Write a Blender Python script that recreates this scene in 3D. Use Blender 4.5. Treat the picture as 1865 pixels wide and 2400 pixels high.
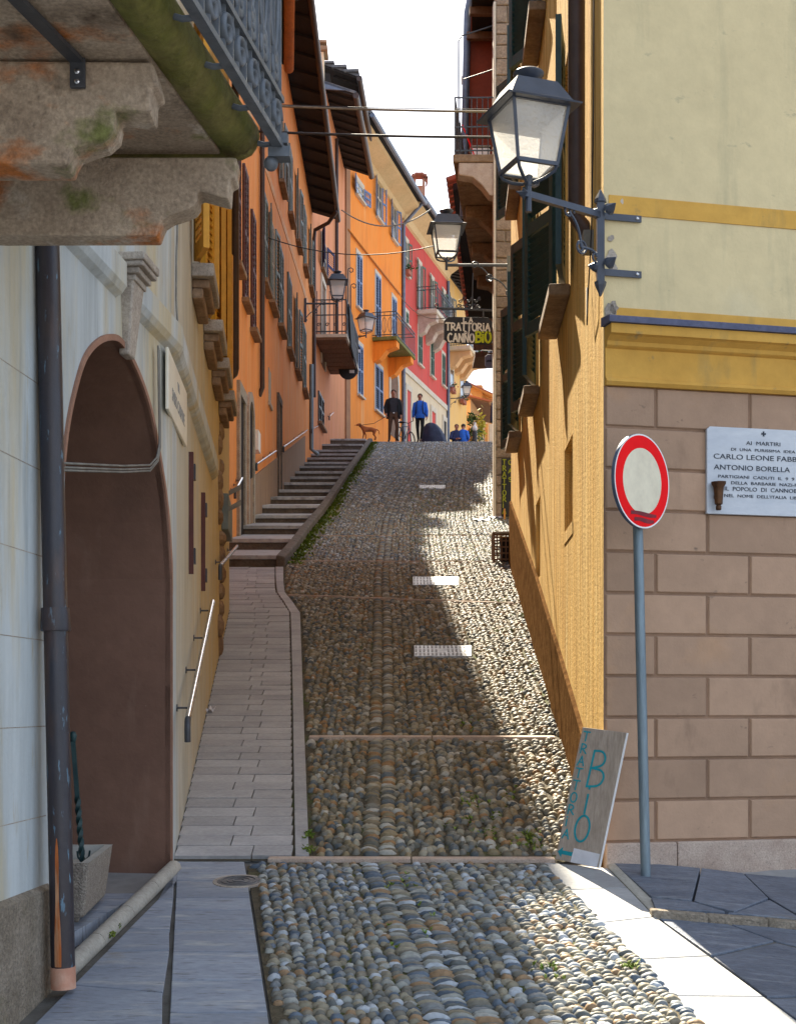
import bpy, bmesh, math, random
import numpy as np
from mathutils import Vector, Matrix
from mathutils.geometry import tessellate_polygon

for o in list(bpy.data.objects):
    bpy.data.objects.remove(o)
random.seed(7)
RN = np.random.default_rng(11)
scene = bpy.context.scene
COL = scene.collection
R = math.radians

# ------------------------------------------------------------------ camera
F, CX, HY = 3200.0, 932.5, 1650.0          # focal length, principal column and eye level in photo pixels
cam_d = bpy.data.cameras.new('camera')
cam_d.sensor_fit = 'VERTICAL'
cam_d.sensor_height = 36.0
cam_d.lens = F / 2400.0 * 36.0
cam_d.shift_y = (HY - 1200.0) / 2400.0
cam_d.clip_start = 0.05
cam_d.clip_end = 3000
cam = bpy.data.objects.new('camera', cam_d)
COL.objects.link(cam)
cam.location = (0, 0, 0)
cam.rotation_euler = (R(90), 0, 0)
scene.camera = cam

# ------------------------------------------------------------------ sky and sun
SUN_EL, SUN_AZ = R(41), R(8.6)               # the sun stands ahead of the camera, a little to the left
w = bpy.data.worlds.new('World')
scene.world = w
w.use_nodes = True
nt = w.node_tree
nt.nodes.clear()
sky = nt.nodes.new('ShaderNodeTexSky')
sky.sky_type = 'NISHITA'
sky.sun_disc = False
sky.sun_elevation = SUN_EL
sky.sun_rotation = -SUN_AZ
sky.dust_density = 2.0
sky.air_density = 1.0
tc = nt.nodes.new('ShaderNodeTexCoord')
mp = nt.nodes.new('ShaderNodeMapping')
mp.inputs['Scale'].default_value = (1.0, 1.0, 2.2)
cn = nt.nodes.new('ShaderNodeTexNoise')
cn.inputs['Scale'].default_value = 2.6
cn.inputs['Detail'].default_value = 7
cn.inputs['Roughness'].default_value = 0.55
cr = nt.nodes.new('ShaderNodeMapRange')
cr.inputs['From Min'].default_value = 0.36
cr.inputs['From Max'].default_value = 0.60
mx = nt.nodes.new('ShaderNodeMix')
mx.data_type = 'RGBA'
mx.inputs['B'].default_value = (4.6, 5.1, 5.9, 1)
bg = nt.nodes.new('ShaderNodeBackground')
bg.inputs['Strength'].default_value = 0.085
wo = nt.nodes.new('ShaderNodeOutputWorld')
L = nt.links.new
L(tc.outputs['Generated'], mp.inputs['Vector'])
L(mp.outputs['Vector'], cn.inputs['Vector'])
L(cn.outputs['Fac'], cr.inputs['Value'])
L(cr.outputs['Result'], mx.inputs['Factor'])
L(sky.outputs['Color'], mx.inputs['A'])
L(mx.outputs['Result'], bg.inputs['Color'])
L(bg.outputs['Background'], wo.inputs['Surface'])

sun_d = bpy.data.lights.new('sun', 'SUN')
sun_d.energy = 5.0
sun_d.angle = R(0.53)
sun_d.color = (1.0, 0.89, 0.70)
sun = bpy.data.objects.new('sun', sun_d)
COL.objects.link(sun)
to_sun = Vector((-math.sin(SUN_AZ) * math.cos(SUN_EL), math.cos(SUN_AZ) * math.cos(SUN_EL), math.sin(SUN_EL)))
sun.location = to_sun * 100
sun.rotation_euler = to_sun.to_track_quat('Z', 'Y').to_euler()

scene.view_settings.view_transform = 'Standard'
scene.view_settings.look = 'None'
scene.view_settings.gamma = 1.0
scene.view_settings.use_curve_mapping = False
scene.view_settings.exposure = 1.95
scene.render.engine = 'CYCLES'
scene.cycles.max_bounces = 8
scene.cycles.transparent_max_bounces = 12

# ------------------------------------------------------------------ materials
MATS = {}


def mat(name, base, base2=None, mscale=1.5, lo=.4, hi=.62, stretch=(1, 1, 1), var=.12, vscale=14, rough=.85, bump=.25,
        bscale=40, bdist=.01, metal=0, rnd=0, patches=(), spec=.35, hue=0, second=None):
    """procedural surface: two paints mixed by noise, fine variation, patches of dirt or wear, fine relief"""
    if name in MATS:
        return MATS[name]
    m = bpy.data.materials.new(name)
    m.use_nodes = True
    t = m.node_tree
    N = t.nodes
    Lk = t.links.new
    b = N['Principled BSDF']
    b.inputs['Roughness'].default_value = rough
    b.inputs['Metallic'].default_value = metal
    b.inputs['Specular IOR Level'].default_value = spec
    g = N.new('ShaderNodeNewGeometry')

    def noise(scale, st=(1, 1, 1), detail=5, off=0):
        mp_ = N.new('ShaderNodeMapping')
        mp_.inputs['Scale'].default_value = st
        mp_.inputs['Location'].default_value = (off, off * .7, off * 1.3)
        Lk(g.outputs['Position'], mp_.inputs['Vector'])
        n = N.new('ShaderNodeTexNoise')
        n.inputs['Scale'].default_value = scale
        n.inputs['Detail'].default_value = detail
        n.inputs['Roughness'].default_value = .6
        Lk(mp_.outputs['Vector'], n.inputs['Vector'])
        return n.outputs['Fac']

    def mrange(src, a, b_, c=0., d=1.):
        r = N.new('ShaderNodeMapRange')
        r.inputs['From Min'].default_value = a
        r.inputs['From Max'].default_value = b_
        r.inputs['To Min'].default_value = c
        r.inputs['To Max'].default_value = d
        Lk(src, r.inputs['Value'])
        return r.outputs['Result']

    def mix(fac, a, b_, blend='MIX'):
        x = N.new('ShaderNodeMix')
        x.data_type = 'RGBA'
        x.blend_type = blend
        for sock, val in (('Factor', fac), ('A', a), ('B', b_)):
            if isinstance(val, (int, float)):
                x.inputs[sock].default_value = val
            elif isinstance(val, tuple):
                x.inputs[sock].default_value = (*val, 1)
            else:
                Lk(val, x.inputs[sock])
        return x.outputs['Result']
    c2 = base2 or tuple(c * .8 for c in base)
    col = mix(mrange(noise(mscale, stretch), lo, hi), base, c2)
    if second:                     # a second colour that takes over farther along (y) or higher up (z), with a ragged border
        axis, a0, a1, sc = second
        sp_ = N.new('ShaderNodeSeparateXYZ')
        Lk(g.outputs['Position'], sp_.inputs[0])
        ad = N.new('ShaderNodeMath')
        ad.operation = 'MULTIPLY_ADD'
        Lk(noise(1.7, (2, 2, .5), 6, 4.4), ad.inputs[0])
        ad.inputs[1].default_value = (a1 - a0) * 1.6
        Lk(sp_.outputs[axis], ad.inputs[2])
        col = mix(mrange(ad.outputs[0], a0 + (a1 - a0) * .8, a1 + (a1 - a0) * .8), col, sc)
    for k, (pc, ps, plo, phi, pst) in enumerate(patches):
        col = mix(mrange(noise(ps, pst, 6, 5.3 + 3.1 * k), plo, phi), col, pc)
    if var:
        v = mrange(noise(vscale, stretch, 4, 2.2), .25, .75, 1 - var, 1 + var)
        cmb = N.new('ShaderNodeCombineColor')
        for s in ('Red', 'Green', 'Blue'):
            Lk(v, cmb.inputs[s])
        col = mix(1.0, col, cmb.outputs['Color'], 'MULTIPLY')
    if rnd:
        oi = N.new('ShaderNodeObjectInfo')
        hs = N.new('ShaderNodeHueSaturation')
        Lk(mrange(oi.outputs['Random'], 0, 1, 1 - rnd, 1 + rnd), hs.inputs['Value'])
        if hue:
            ml = N.new('ShaderNodeMath')
            ml.operation = 'FRACT'
            m2 = N.new('ShaderNodeMath')
            m2.operation = 'MULTIPLY'
            m2.inputs[1].default_value = 7.31
            Lk(oi.outputs['Random'], m2.inputs[0])
            Lk(m2.outputs[0], ml.inputs[0])
            Lk(mrange(ml.outputs[0], 0, 1, .5 - hue, .5 + hue), hs.inputs['Hue'])
        Lk(col, hs.inputs['Color'])
        col = hs.outputs['Color']
    Lk(col, b.inputs['Base Color'])
    if bump:
        bp = N.new('ShaderNodeBump')
        bp.inputs['Strength'].default_value = bump
        bp.inputs['Distance'].default_value = bdist
        Lk(noise(bscale, (1, 1, 1), 5, 9.1), bp.inputs['Height'])
        Lk(bp.outputs['Normal'], b.inputs['Normal'])
    MATS[name] = m
    return m


VS = (3, 3, .35)     # vertical streaks
m_left = mat('pale_plaster', (.52, .57, .585), (.41, .45, .46), 1.6, .38, .66, VS, .10, 5, .9, .35, 30, .012,
             patches=[((.50, .44, .30), 1.1, .46, .66, VS), ((.28, .31, .32), 2.2, .56, .74, (4, 4, .3)), ((.40, .36, .27), 5, .60, .75, (3, 3, .5))])
m_ochre_l = mat('bounce_tinted_ochre_plaster', (.54, .53, .46), (.46, .45, .38), 1.4, .35, .65, VS, .14, 6, .9, .35, 30, .012, second=('Y', 8.6, 12.5, (.57, .43, .20)),  # yellowing up the lane: own ochre plus bounced sun put into the colour
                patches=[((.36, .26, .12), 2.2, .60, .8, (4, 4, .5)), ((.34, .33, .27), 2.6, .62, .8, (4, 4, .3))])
m_orange = mat('orange_plaster', (.78, .25, .045), (.78, .32, .10), .9, .35, .65, VS, .12, 5, .9, .35, 28, .012,
               patches=[((.68, .38, .19), 1.3, .57, .78, VS), ((.42, .17, .06), 2.0, .62, .85, (4, 4, .5))])
m_pink = mat('salmon_plaster', (.68, .27, .13), (.64, .24, .09), 1.0, .4, .6, VS, .12, 5, .9, .2, 30,
             patches=[((.50, .19, .08), 1.2, .56, .74, VS), ((.66, .38, .25), .8, .60, .78, VS)])
m_vivid = mat('vivid_orange_plaster', (.80, .225, .018), (.78, .26, .04), .6, .35, .7, VS, .10, 4, .9, .15, 30,
              patches=[((.62, .16, .02), .9, .56, .74, (2, 2, .4)), ((.80, .36, .12), .5, .58, .76, VS)])
m_red = mat('red_plaster', (.56, .065, .05), (.50, .075, .06), .6, .35, .7, VS, .10, 4, .9, .15, 30,
            patches=[((.40, .05, .045), .9, .56, .74, (2, 2, .4)), ((.60, .16, .12), .6, .60, .78, VS)])
m_cream = mat('cream_plaster', (.62, .50, .34), (.56, .44, .30), .7, .4, .65, VS, .08, 4, .9, .15, 30)
m_yellow = mat('warm_yellow_plaster', (.72, .42, .12), (.68, .42, .17), .6, .4, .65, VS, .08, 4, .9, .15, 30)
m_cove = mat('beige_cove_plaster', (.60, .42, .22), (.52, .36, .18), .7, rough=.9, bump=.15)
m_peach = mat('peach_plaster', (.66, .40, .20), (.60, .36, .18), .6, .4, .65, VS, .08, 4, .9, .15, 30)
m_corner_up = mat('pale_yellow_plaster', (.66, .545, .315), (.60, .495, .285), .8, .35, .7, (1, 1, 1), .07, 9, .9, .3, 45, .008,
                  patches=[((.46, .40, .24), 1.6, .56, .76, (2.5, 2.5, .35)), ((.40, .35, .22), 7, .66, .76, (1, 1, 1.6)), ((.66, .58, .38), .7, .58, .74, (1, 1, 1))])
m_band = mat('ochre_paint', (.62, .355, .075), (.56, .31, .06), 1.4, .4, .65, (1, 1, 1), .1, 10, .85, .25, 40, .006,
             patches=[((.38, .25, .08), 2.4, .56, .74, (2, 2, .6)), ((.30, .21, .09), 9, .66, .76, (1, 1, 1))])
m_block = mat('taupe_block_paint', (.42, .275, .185), (.375, .245, .165), 1.6, .4, .65, (1, 1, 1), .07, 12, .88, .35, 60, .006,
              rnd=.13, patches=[((.47, .28, .155), 1.3, .58, .75, (1, 1, 1)), ((.26, .17, .115), 2.2, .58, .72, (1.5, 1.5, .6)), ((.20, .14, .10), 9, .66, .74, (1, 1, 1.5))])
m_joint = mat('taupe_joint', (.30, .19, .125), None, 2, rough=.9)
m_lit = mat('weathered_gold_plaster', (.62, .38, .12), (.70, .49, .20), 1.7, .38, .64, (4, 4, .25), .26, 7, 1.0, .6, 40, .02, spec=.03,
            patches=[((.24, .125, .04), 2.6, .54, .66, (11, 11, .2)), ((.36, .21, .07), 5, .50, .66, (14, 14, .25)), ((.66, .52, .26), 1.5, .60, .72, (5, 5, .3))])
m_dado = mat('rough_brown_render', (.15, .082, .036), (.085, .045, .02), 9, .35, .65, (1, 1, 1), .4, 50, 1.0, .45, 70, .012, spec=0)
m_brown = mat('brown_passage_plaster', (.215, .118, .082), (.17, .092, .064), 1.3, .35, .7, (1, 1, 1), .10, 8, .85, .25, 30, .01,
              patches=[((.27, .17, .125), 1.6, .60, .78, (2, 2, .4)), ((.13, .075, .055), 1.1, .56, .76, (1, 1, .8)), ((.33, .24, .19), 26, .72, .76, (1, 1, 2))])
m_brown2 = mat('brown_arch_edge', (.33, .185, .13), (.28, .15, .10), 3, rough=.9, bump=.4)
m_granite = mat('granite', (.42, .37, .31), (.30, .26, .22), 9, .35, .65, (1, 1, 1), .3, 90, .85, .5, 110, .008, rnd=.08,
                patches=[((.18, .16, .14), 60, .60, .7, (1, 1, 1))])
m_granite_p = mat('pink_granite', (.50, .40, .33), (.40, .30, .24), 7, .35, .65, (1, 1, 1), .25, 120, .85, .5, 130, .006, rnd=.05,
                  patches=[((.24, .20, .17), 70, .60, .7, (1, 1, 1))])
m_thresh = mat('grey_threshold_stone', (.40, .38, .33), (.32, .305, .27), 6, .35, .65, (1, 1, 1), .2, 60, .85, .4, 80, .006)
m_corbel = mat('stained_corbel_stone', (.50, .40, .30), (.31, .235, .17), 2.4, .35, .65, (1, 1, 1), .35, 70, .9, .7, 90, .012,
               patches=[((.46, .15, .035), 2.6, .54, .66, (1, 1, 1.6)), ((.11, .075, .05), 2.3, .55, .66, (1, 1, 1)),
                        ((.17, .18, .06), 4.2, .58, .70, (1, 1, 1)), ((.52, .45, .38), 3.1, .60, .70, (1, 1, 1))])
m_moss = mat('mossy_stone', (.13, .135, .025), (.20, .17, .06), 4, .35, .65, (1, 1, 1), .3, 25, .95, .8, 50, .02,
             patches=[((.32, .28, .21), 3, .60, .75, (1, 1, 1))])
m_plinth = mat('pebbledash_plinth', (.33, .28, .22), (.25, .21, .16), 8, .4, .6, (1, 1, 1), .35, 60, .95, 1.0, 60, .025,
               patches=[((.14, .13, .05), 2.5, .55, .72, (1, 1, 1))])
m_slate = mat('blue_grey_slab', (.20, .235, .295), (.265, .30, .36), 2.2, .35, .65, (1, 2.5, 1), .16, 20, .62, .4, 30, .008, rnd=.14,
              patches=[((.36, .37, .385), 1.9, .54, .70, (1.5, 6, 1)), ((.12, .125, .135), 5, .58, .70, (1.5, 9, 1)), ((.22, .20, .16), 2.1, .62, .76, (1, 1, 1))])
m_dslate = mat('dark_blue_slab', (.10, .118, .155), (.15, .17, .21), 2.2, .35, .65, (1, 2.5, 1), .25, 20, .6, .7, 26, .015, rnd=.16,
               patches=[((.20, .22, .25), 2.6, .56, .72, (1, 9, 1)), ((.17, .15, .11), 2, .64, .78, (1, 1, 1))])
m_plank = mat('grey_brown_paver', (.30, .295, .30), (.375, .365, .365), 3, .35, .65, (1, 2, 1), .18, 35, .75, .4, 60, .006, rnd=.13)
m_band_slab = mat('light_gneiss_slab', (.36, .36, .36), (.30, .305, .31), 2.2, .35, .65, (1, 2.5, 1), .15, 20, .6, .4, 30, .008, rnd=.1)
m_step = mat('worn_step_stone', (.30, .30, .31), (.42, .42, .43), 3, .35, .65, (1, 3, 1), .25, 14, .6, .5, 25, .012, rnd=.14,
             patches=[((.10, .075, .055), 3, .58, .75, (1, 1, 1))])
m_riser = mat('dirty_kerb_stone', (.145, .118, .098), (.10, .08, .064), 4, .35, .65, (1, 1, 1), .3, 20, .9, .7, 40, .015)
m_dirt = mat('dark_joint_soil', (.070, .058, .038), (.11, .09, .055), 5, .4, .6, (1, 1, 1), .3, 30, .98, .8, 60, .02,
             patches=[((.075, .09, .022), 1.8, .52, .66, (1, 1, 1))])
m_pave = mat('piazza_paving', (.30, .29, .28), (.24, .235, .23), 1.2, rough=.85, bump=.3, bscale=20)
m_iron = mat('dark_iron', (.035, .038, .045), (.05, .052, .06), 20, var=.2, rough=.5, bump=.1, spec=.5)
m_rail_iron = mat('grey_painted_iron', (.085, .10, .12), (.12, .135, .155), 12, var=.2, vscale=30, rough=.5, bump=.15, bscale=60, spec=.5,
                  patches=[((.25, .26, .26), 6, .63, .8, (1, 1, 1))])
m_lamp = mat('blue_grey_lamp_paint', (.045, .055, .080), (.036, .044, .065), 8, var=.08, rough=.38, bump=.04, bscale=80, spec=.5)
m_pole = mat('galvanised_pole', (.20, .26, .30), (.15, .20, .235), 5, .35, .65, (4, 4, .6), .15, 20, .45, .1, 60, metal=.35)
m_steel = mat('brushed_steel', (.62, .62, .64), (.5, .5, .52), 30, rough=.22, bump=0, metal=1.0, var=.05)
m_copper = mat('weathered_downpipe', (.020, .021, .033), (.040, .027, .027), 3, .35, .65, (3, 3, .4), .25, 18, .42, .2, 40, spec=.55,
               patches=[((.09, .17, .24), 9, .62, .66, (5, 5, .9)), ((.085, .042, .025), 2, .56, .72, (2, 2, .5))])
m_rust = mat('rust_scrape', (.42, .12, .03), (.52, .36, .22), 9, .4, .6, (3, 3, .3), .3, 30, .8, .3)
m_bare = mat('bare_copper', (.55, .27, .18), (.60, .36, .26), 12, rough=.55, metal=.2)
m_brownpipe = mat('dark_brown_pipe', (.045, .026, .022), (.06, .035, .028), 6, rough=.5, bump=.1, var=.15)
m_terra = mat('terracotta_copper', (.50, .15, .055), (.40, .12, .05), 5, .4, .6, (1, 1, 4), .2, 20, .55, .1)
m_green = mat('dark_green_shutter', (.012, .040, .045), (.018, .052, .055), 8, var=.2, vscale=30, rough=.45, bump=.1)
m_yshut = mat('yellow_shutter', (.62, .30, .025), (.56, .27, .02), 6, var=.12, rough=.55, bump=.1)
m_bshut = mat('blue_shutter', (.13, .19, .34), (.10, .15, .28), 6, var=.15, rough=.6, bump=.1)
m_gshut = mat('green_shutter', (.075, .13, .09), (.06, .10, .075), 6, var=.15, rough=.6, bump=.1)
m_gyshut = mat('grey_green_shutter', (.12, .15, .14), (.15, .17, .155), 6, var=.2, rough=.6, bump=.1)
m_rshut = mat('maroon_shutter', (.10, .03, .025), (.08, .025, .02), 6, var=.15, rough=.6, bump=.1)
m_trim = mat('stone_trim', (.58, .50, .40), (.50, .43, .34), 3, var=.12, vscale=30, rough=.9, bump=.2)
m_sill = mat('brown_stone_sill', (.20, .125, .075), (.28, .19, .12), 5, var=.25, vscale=30, rough=.9, bump=.5, bscale=50)
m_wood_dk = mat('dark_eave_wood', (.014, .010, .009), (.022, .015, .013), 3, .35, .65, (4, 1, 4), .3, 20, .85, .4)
m_wood_br = mat('brown_wood', (.19, .095, .05), (.13, .065, .035), 4, .35, .65, (6, 1, 1), .25, 25, .8, .4, rnd=.1)
m_wood_or = mat('honey_wood', (.60, .27, .06), (.48, .22, .06), 4, .35, .65, (1, 1, 4), .2, 20, .75, .3)
m_roof = mat('roof_slate', (.10, .10, .11), (.15, .14, .14), 6, rough=.85, bump=.6, bscale=12, bdist=.03, rnd=.15)
m_tile = mat('clay_roof_tile', (.36, .12, .07), (.28, .10, .07), 6, rough=.9, bump=.5, bscale=16, rnd=.15)
m_zinc = mat('zinc_sheet', (.12, .14, .19), (.15, .17, .22), 4, rough=.45, bump=.1, metal=.3)
m_flash = mat('lead_flashing', (.075, .085, .15), (.10, .11, .18), 9, rough=.6, bump=.2, var=.2, vscale=40)
m_glassd = mat('dark_window_glass', (.03, .035, .04), (.05, .06, .07), 2, rough=.12, bump=.02, bscale=3, spec=.6)
m_stonew = mat('rubble_stone', (.21, .15, .105), (.29, .215, .155), 5, .35, .65, (1, 1, 1), .3, 25, .92, .8, 30, .02, rnd=.18)
m_mortar = mat('old_mortar', (.33, .25, .17), (.25, .19, .13), 6, rough=.95, bump=.6)
m_redwall = mat('rust_red_plaster', (.30, .055, .025), (.25, .05, .025), 1.5, rough=.9, bump=.3, var=.12)
m_white = mat('white_paint', (.80, .80, .80), (.74, .74, .74), 8, var=.03, rough=.5, bump=0)
m_signwhite = mat('dull_white_sign', (.72, .66, .50), (.64, .58, .44), 9, .4, .7, (1, 1, 1), .06, 30, .5, 0,
                  patches=[((.40, .36, .28), 25, .70, .8, (1, 1, 1))])
m_signred = mat('red_sign_film', (.88, .006, .010), (.80, .005, .009), 5, var=.04, rough=.55, bump=0, spec=.1)
m_signsmear = mat('dried_sticker_residue', (.22, .02, .03), (.15, .03, .04), 30, var=.3, rough=.8, bump=0)
m_signback = mat('sign_back_steel', (.10, .13, .20), None, 10, rough=.5, metal=.3, bump=0)
m_marble = mat('white_marble', (.55, .58, .62), (.44, .48, .54), 3, .4, .7, (1, 1, 3), .05, 20, .4, .05,
               patches=[((.32, .37, .45), 2.2, .62, .72, (1, 1, 5))])
m_ink = mat('engraved_dark_letters', (.05, .06, .08), None, 20, rough=.8, bump=0)
m_bronze = mat('bronze', (.07, .035, .02), (.11, .05, .02), 20, rough=.5, metal=.5, bump=.2)
m_slateboard = mat('chalkboard', (.022, .022, .026), (.03, .03, .034), 5, rough=.8, bump=.05)
m_chalk = mat('cream_chalk_paint', (.68, .63, .55), None, 30, rough=.85, bump=0)
m_lime = mat('lime_paint', (.46, .50, .015), None, 30, rough=.8, bump=0)
m_limeb = mat('dull_lime_paint', (.28, .30, .02), None, 30, rough=.8, bump=0)
m_teal = mat('teal_paint', (.01, .30, .36), (.01, .25, .31), 30, rough=.7, bump=0)
m_board = mat('weathered_board', (.42, .35, .29), (.33, .27, .22), 4, .35, .65, (9, 9, .8), .2, 14, .8, .3, 30,
              patches=[((.17, .13, .10), 8, .64, .74, (2, 2, 1))])
m_paper = mat('white_paper', (.70, .70, .74), (.62, .62, .66), 8, rough=.8, bump=.1, bscale=12)
m_sasso = mat('cream_plaque', (.74, .70, .58), (.68, .64, .53), 4, var=.05, rough=.6, bump=.1)
m_conc = mat('exposed_aggregate', (.42, .37, .31), (.30, .26, .22), 40, .35, .65, (1, 1, 1), .45, 130, .95, 1.0, 110, .02)
m_conc_rim = mat('pale_concrete', (.45, .44, .40), (.38, .37, .33), 6, rough=.9, bump=.3)
m_box = mat('grey_green_box', (.16, .19, .18), (.13, .155, .15), 6, rough=.5, bump=.1)
m_cable = mat('grey_cable', (.21, .20, .175), (.15, .14, .125), 10, rough=.7, bump=0)
m_cableb = mat('black_cable', (.03, .03, .035), None, 10, rough=.6, bump=0)
m_cover = mat('galvanised_cover', (.30, .315, .33), (.18, .19, .20), 9, rough=.42, metal=.5, bump=.3, var=.25, vscale=30)
m_manhole = mat('cast_iron_cover', (.12, .12, .125), (.16, .16, .165), 20, rough=.55, metal=.4, bump=.3)
m_skin = mat('skin', (.45, .20, .13), (.40, .17, .11), 20, var=.05, rough=.6, bump=0)
m_hair = mat('dark_hair', (.03, .02, .016), (.05, .035, .025), 40, rough=.7, bump=.3)
m_hairb = mat('sandy_hair', (.22, .14, .08), (.16, .10, .06), 40, rough=.7, bump=.3)
m_black = mat('black_cloth', (.010, .010, .012), (.016, .016, .018), 12, rough=.9, bump=.2)
m_char = mat('charcoal_cloth', (.035, .033, .04), None, 12, rough=.9, bump=.2)
m_brtr = mat('brown_trousers', (.115, .060, .036), (.09, .048, .03), 8, rough=.9, bump=.2)
m_blue = mat('bright_blue_fleece', (.03, .15, .62), (.03, .12, .52), 10, rough=.9, bump=.2)
m_navy = mat('navy_cloth', (.02, .03, .09), (.03, .04, .11), 6, rough=.85, bump=.2)
m_khaki = mat('khaki_cloth', (.24, .17, .10), None, 8, rough=.9, bump=.2)
m_dog = mat('russet_fur', (.40, .115, .035), (.30, .085, .03), 12, rough=.9, bump=.5, bscale=80)
m_leaf = mat('weed_leaf', (.13, .21, .025), (.20, .24, .04), 6, rough=.7, bump=0, var=.3, vscale=40)
m_leafy = mat('yellow_foliage', (.42, .33, .03), (.30, .30, .04), 6, rough=.7, bump=0)
m_leafd = mat('dark_foliage', (.035, .075, .025), (.05, .09, .02), 8, rough=.7, bump=0)
m_flower = mat('red_flower', (.45, .02, .05), (.5, .04, .1), 20, rough=.8, bump=0)
m_chim = mat('brick_chimney', (.40, .14, .08), (.35, .2, .14), 6, rough=.9, bump=.5)
m_tyre = mat('black_rubber', (.012, .012, .013), None, 10, rough=.8, bump=0)

# back-lit frosted lantern glass
m_pane = bpy.data.materials.new('frosted_lamp_glass')
m_pane.use_nodes = True
t = m_pane.node_tree
t.nodes.clear()
o_ = t.nodes.new('ShaderNodeOutputMaterial')
tr = t.nodes.new('ShaderNodeBsdfTranslucent')
tr.inputs['Color'].default_value = (.86, .86, .85, 1)
tp = t.nodes.new('ShaderNodeBsdfTransparent')
tp.inputs['Color'].default_value = (.93, .94, .95, 1)
gl = t.nodes.new('ShaderNodeBsdfGlossy')
gl.inputs['Roughness'].default_value = .12
nz = t.nodes.new('ShaderNodeTexNoise')
nz.inputs['Scale'].default_value = 55
bp = t.nodes.new('ShaderNodeBump')
bp.inputs['Strength'].default_value = .6
bp.inputs['Distance'].default_value = .01
tcg = t.nodes.new('ShaderNodeTexCoord')
t.links.new(tcg.outputs['Object'], nz.inputs['Vector'])
t.links.new(nz.outputs['Fac'], bp.inputs['Height'])
a1 = t.nodes.new('ShaderNodeMixShader')
a1.inputs[0].default_value = .45
a2 = t.nodes.new('ShaderNodeMixShader')
a2.inputs[0].default_value = .12
t.links.new(bp.outputs['Normal'], gl.inputs['Normal'])
t.links.new(bp.outputs['Normal'], tr.inputs['Normal'])
t.links.new(tr.outputs[0], a1.inputs[1])
t.links.new(tp.outputs[0], a1.inputs[2])
t.links.new(a1.outputs[0], a2.inputs[1])
t.links.new(gl.outputs[0], a2.inputs[2])
t.links.new(a2.outputs[0], o_.inputs['Surface'])


def cobble_mat(name, from_object, k=.88, cool=False):
    m = bpy.data.materials.new(name)
    m.use_nodes = True
    t = m.node_tree
    b = t.nodes['Principled BSDF']
    b.inputs['Roughness'].default_value = .62
    b.inputs['Specular IOR Level'].default_value = .3
    if from_object:
        s = t.nodes.new('ShaderNodeObjectInfo')
        src = s.outputs['Random']
    else:
        s = t.nodes.new('ShaderNodeAttribute')
        s.attribute_name = 'tone'
        src = s.outputs['Fac']
    rp = t.nodes.new('ShaderNodeValToRGB')
    rp.color_ramp.interpolation = 'CONSTANT'
    cols = [(.105, .105, .092), (.16, .16, .15), (.25, .235, .19), (.13, .115, .088), (.20, .165, .105), (.075, .090, .105),
            (.30, .28, .23), (.15, .13, .095), (.245, .20, .13), (.105, .125, .145), (.18, .175, .155), (.25, .15, .075), (.36, .36, .35),
            (.19, .155, .105)]
    el = rp.color_ramp.elements
    while len(el) < len(cols):
        el.new(.5)
    for i, c in enumerate(cols):
        el[i].position = i / len(cols)
    for i, c in enumerate(cols):
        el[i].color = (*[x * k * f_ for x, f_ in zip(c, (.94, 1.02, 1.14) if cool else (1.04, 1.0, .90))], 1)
    t.links.new(src, rp.inputs['Fac'])
    g = t.nodes.new('ShaderNodeNewGeometry')
    n = t.nodes.new('ShaderNodeTexNoise')
    n.inputs['Scale'].default_value = 45
    n.inputs['Detail'].default_value = 5
    t.links.new(g.outputs['Position'], n.inputs['Vector'])
    mr = t.nodes.new('ShaderNodeMapRange')
    mr.inputs['To Min'].default_value = .55
    mr.inputs['To Max'].default_value = 1.45
    t.links.new(n.outputs['Fac'], mr.inputs['Value'])
    mm = t.nodes.new('ShaderNodeMix')
    mm.data_type = 'RGBA'
    mm.blend_type = 'MULTIPLY'
    mm.inputs['Factor'].default_value = 1
    t.links.new(rp.outputs['Color'], mm.inputs['A'])
    cc = t.nodes.new('ShaderNodeCombineColor')
    for s_ in ('Red', 'Green', 'Blue'):
        t.links.new(mr.outputs['Result'], cc.inputs[s_])
    t.links.new(cc.outputs['Color'], mm.inputs['B'])
    t.links.new(mm.outputs['Result'], b.inputs['Base Color'])
    bp = t.nodes.new('ShaderNodeBump')
    bp.inputs['Strength'].default_value = .25
    bp.inputs['Distance'].default_value = .006
    t.links.new(n.outputs['Fac'], bp.inputs['Height'])
    t.links.new(bp.outputs['Normal'], b.inputs['Normal'])
    return m


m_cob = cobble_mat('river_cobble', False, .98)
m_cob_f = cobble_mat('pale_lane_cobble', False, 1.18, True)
m_cob_c = cobble_mat('grey_river_cobble', False, 1.12, True)  # foreground stones: cooler grey, with open-sky light put into the colour too
m_cob_o = cobble_mat('grey_river_cobble_single', True, 1.12, True)  # single foreground stones, same sky-tinted colour

# ------------------------------------------------------------------ geometry helpers
ORG = {}


def V(*a):
    return Vector(a)


def P(u, v, y):
    """photo pixel and a depth in metres -> point in the place"""
    return V((u - CX) / F * y, y, (HY - v) / F * y)


def zg(x, y):
    if y > 7.57:
        if y > 47:
            k = min((y - 47) / 3, 1)
            return .25 * 47 - 2.76 + .25 * 3 * (k - k * k / 2)
        return .25 * y - 2.76
    z = -.8675 - .118 * (7.57 - y)
    if x > 1.1:
        z -= .10 * min(x - 1.1, 3) * min(1, (7.9 - y) / .4)
    return z


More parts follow.
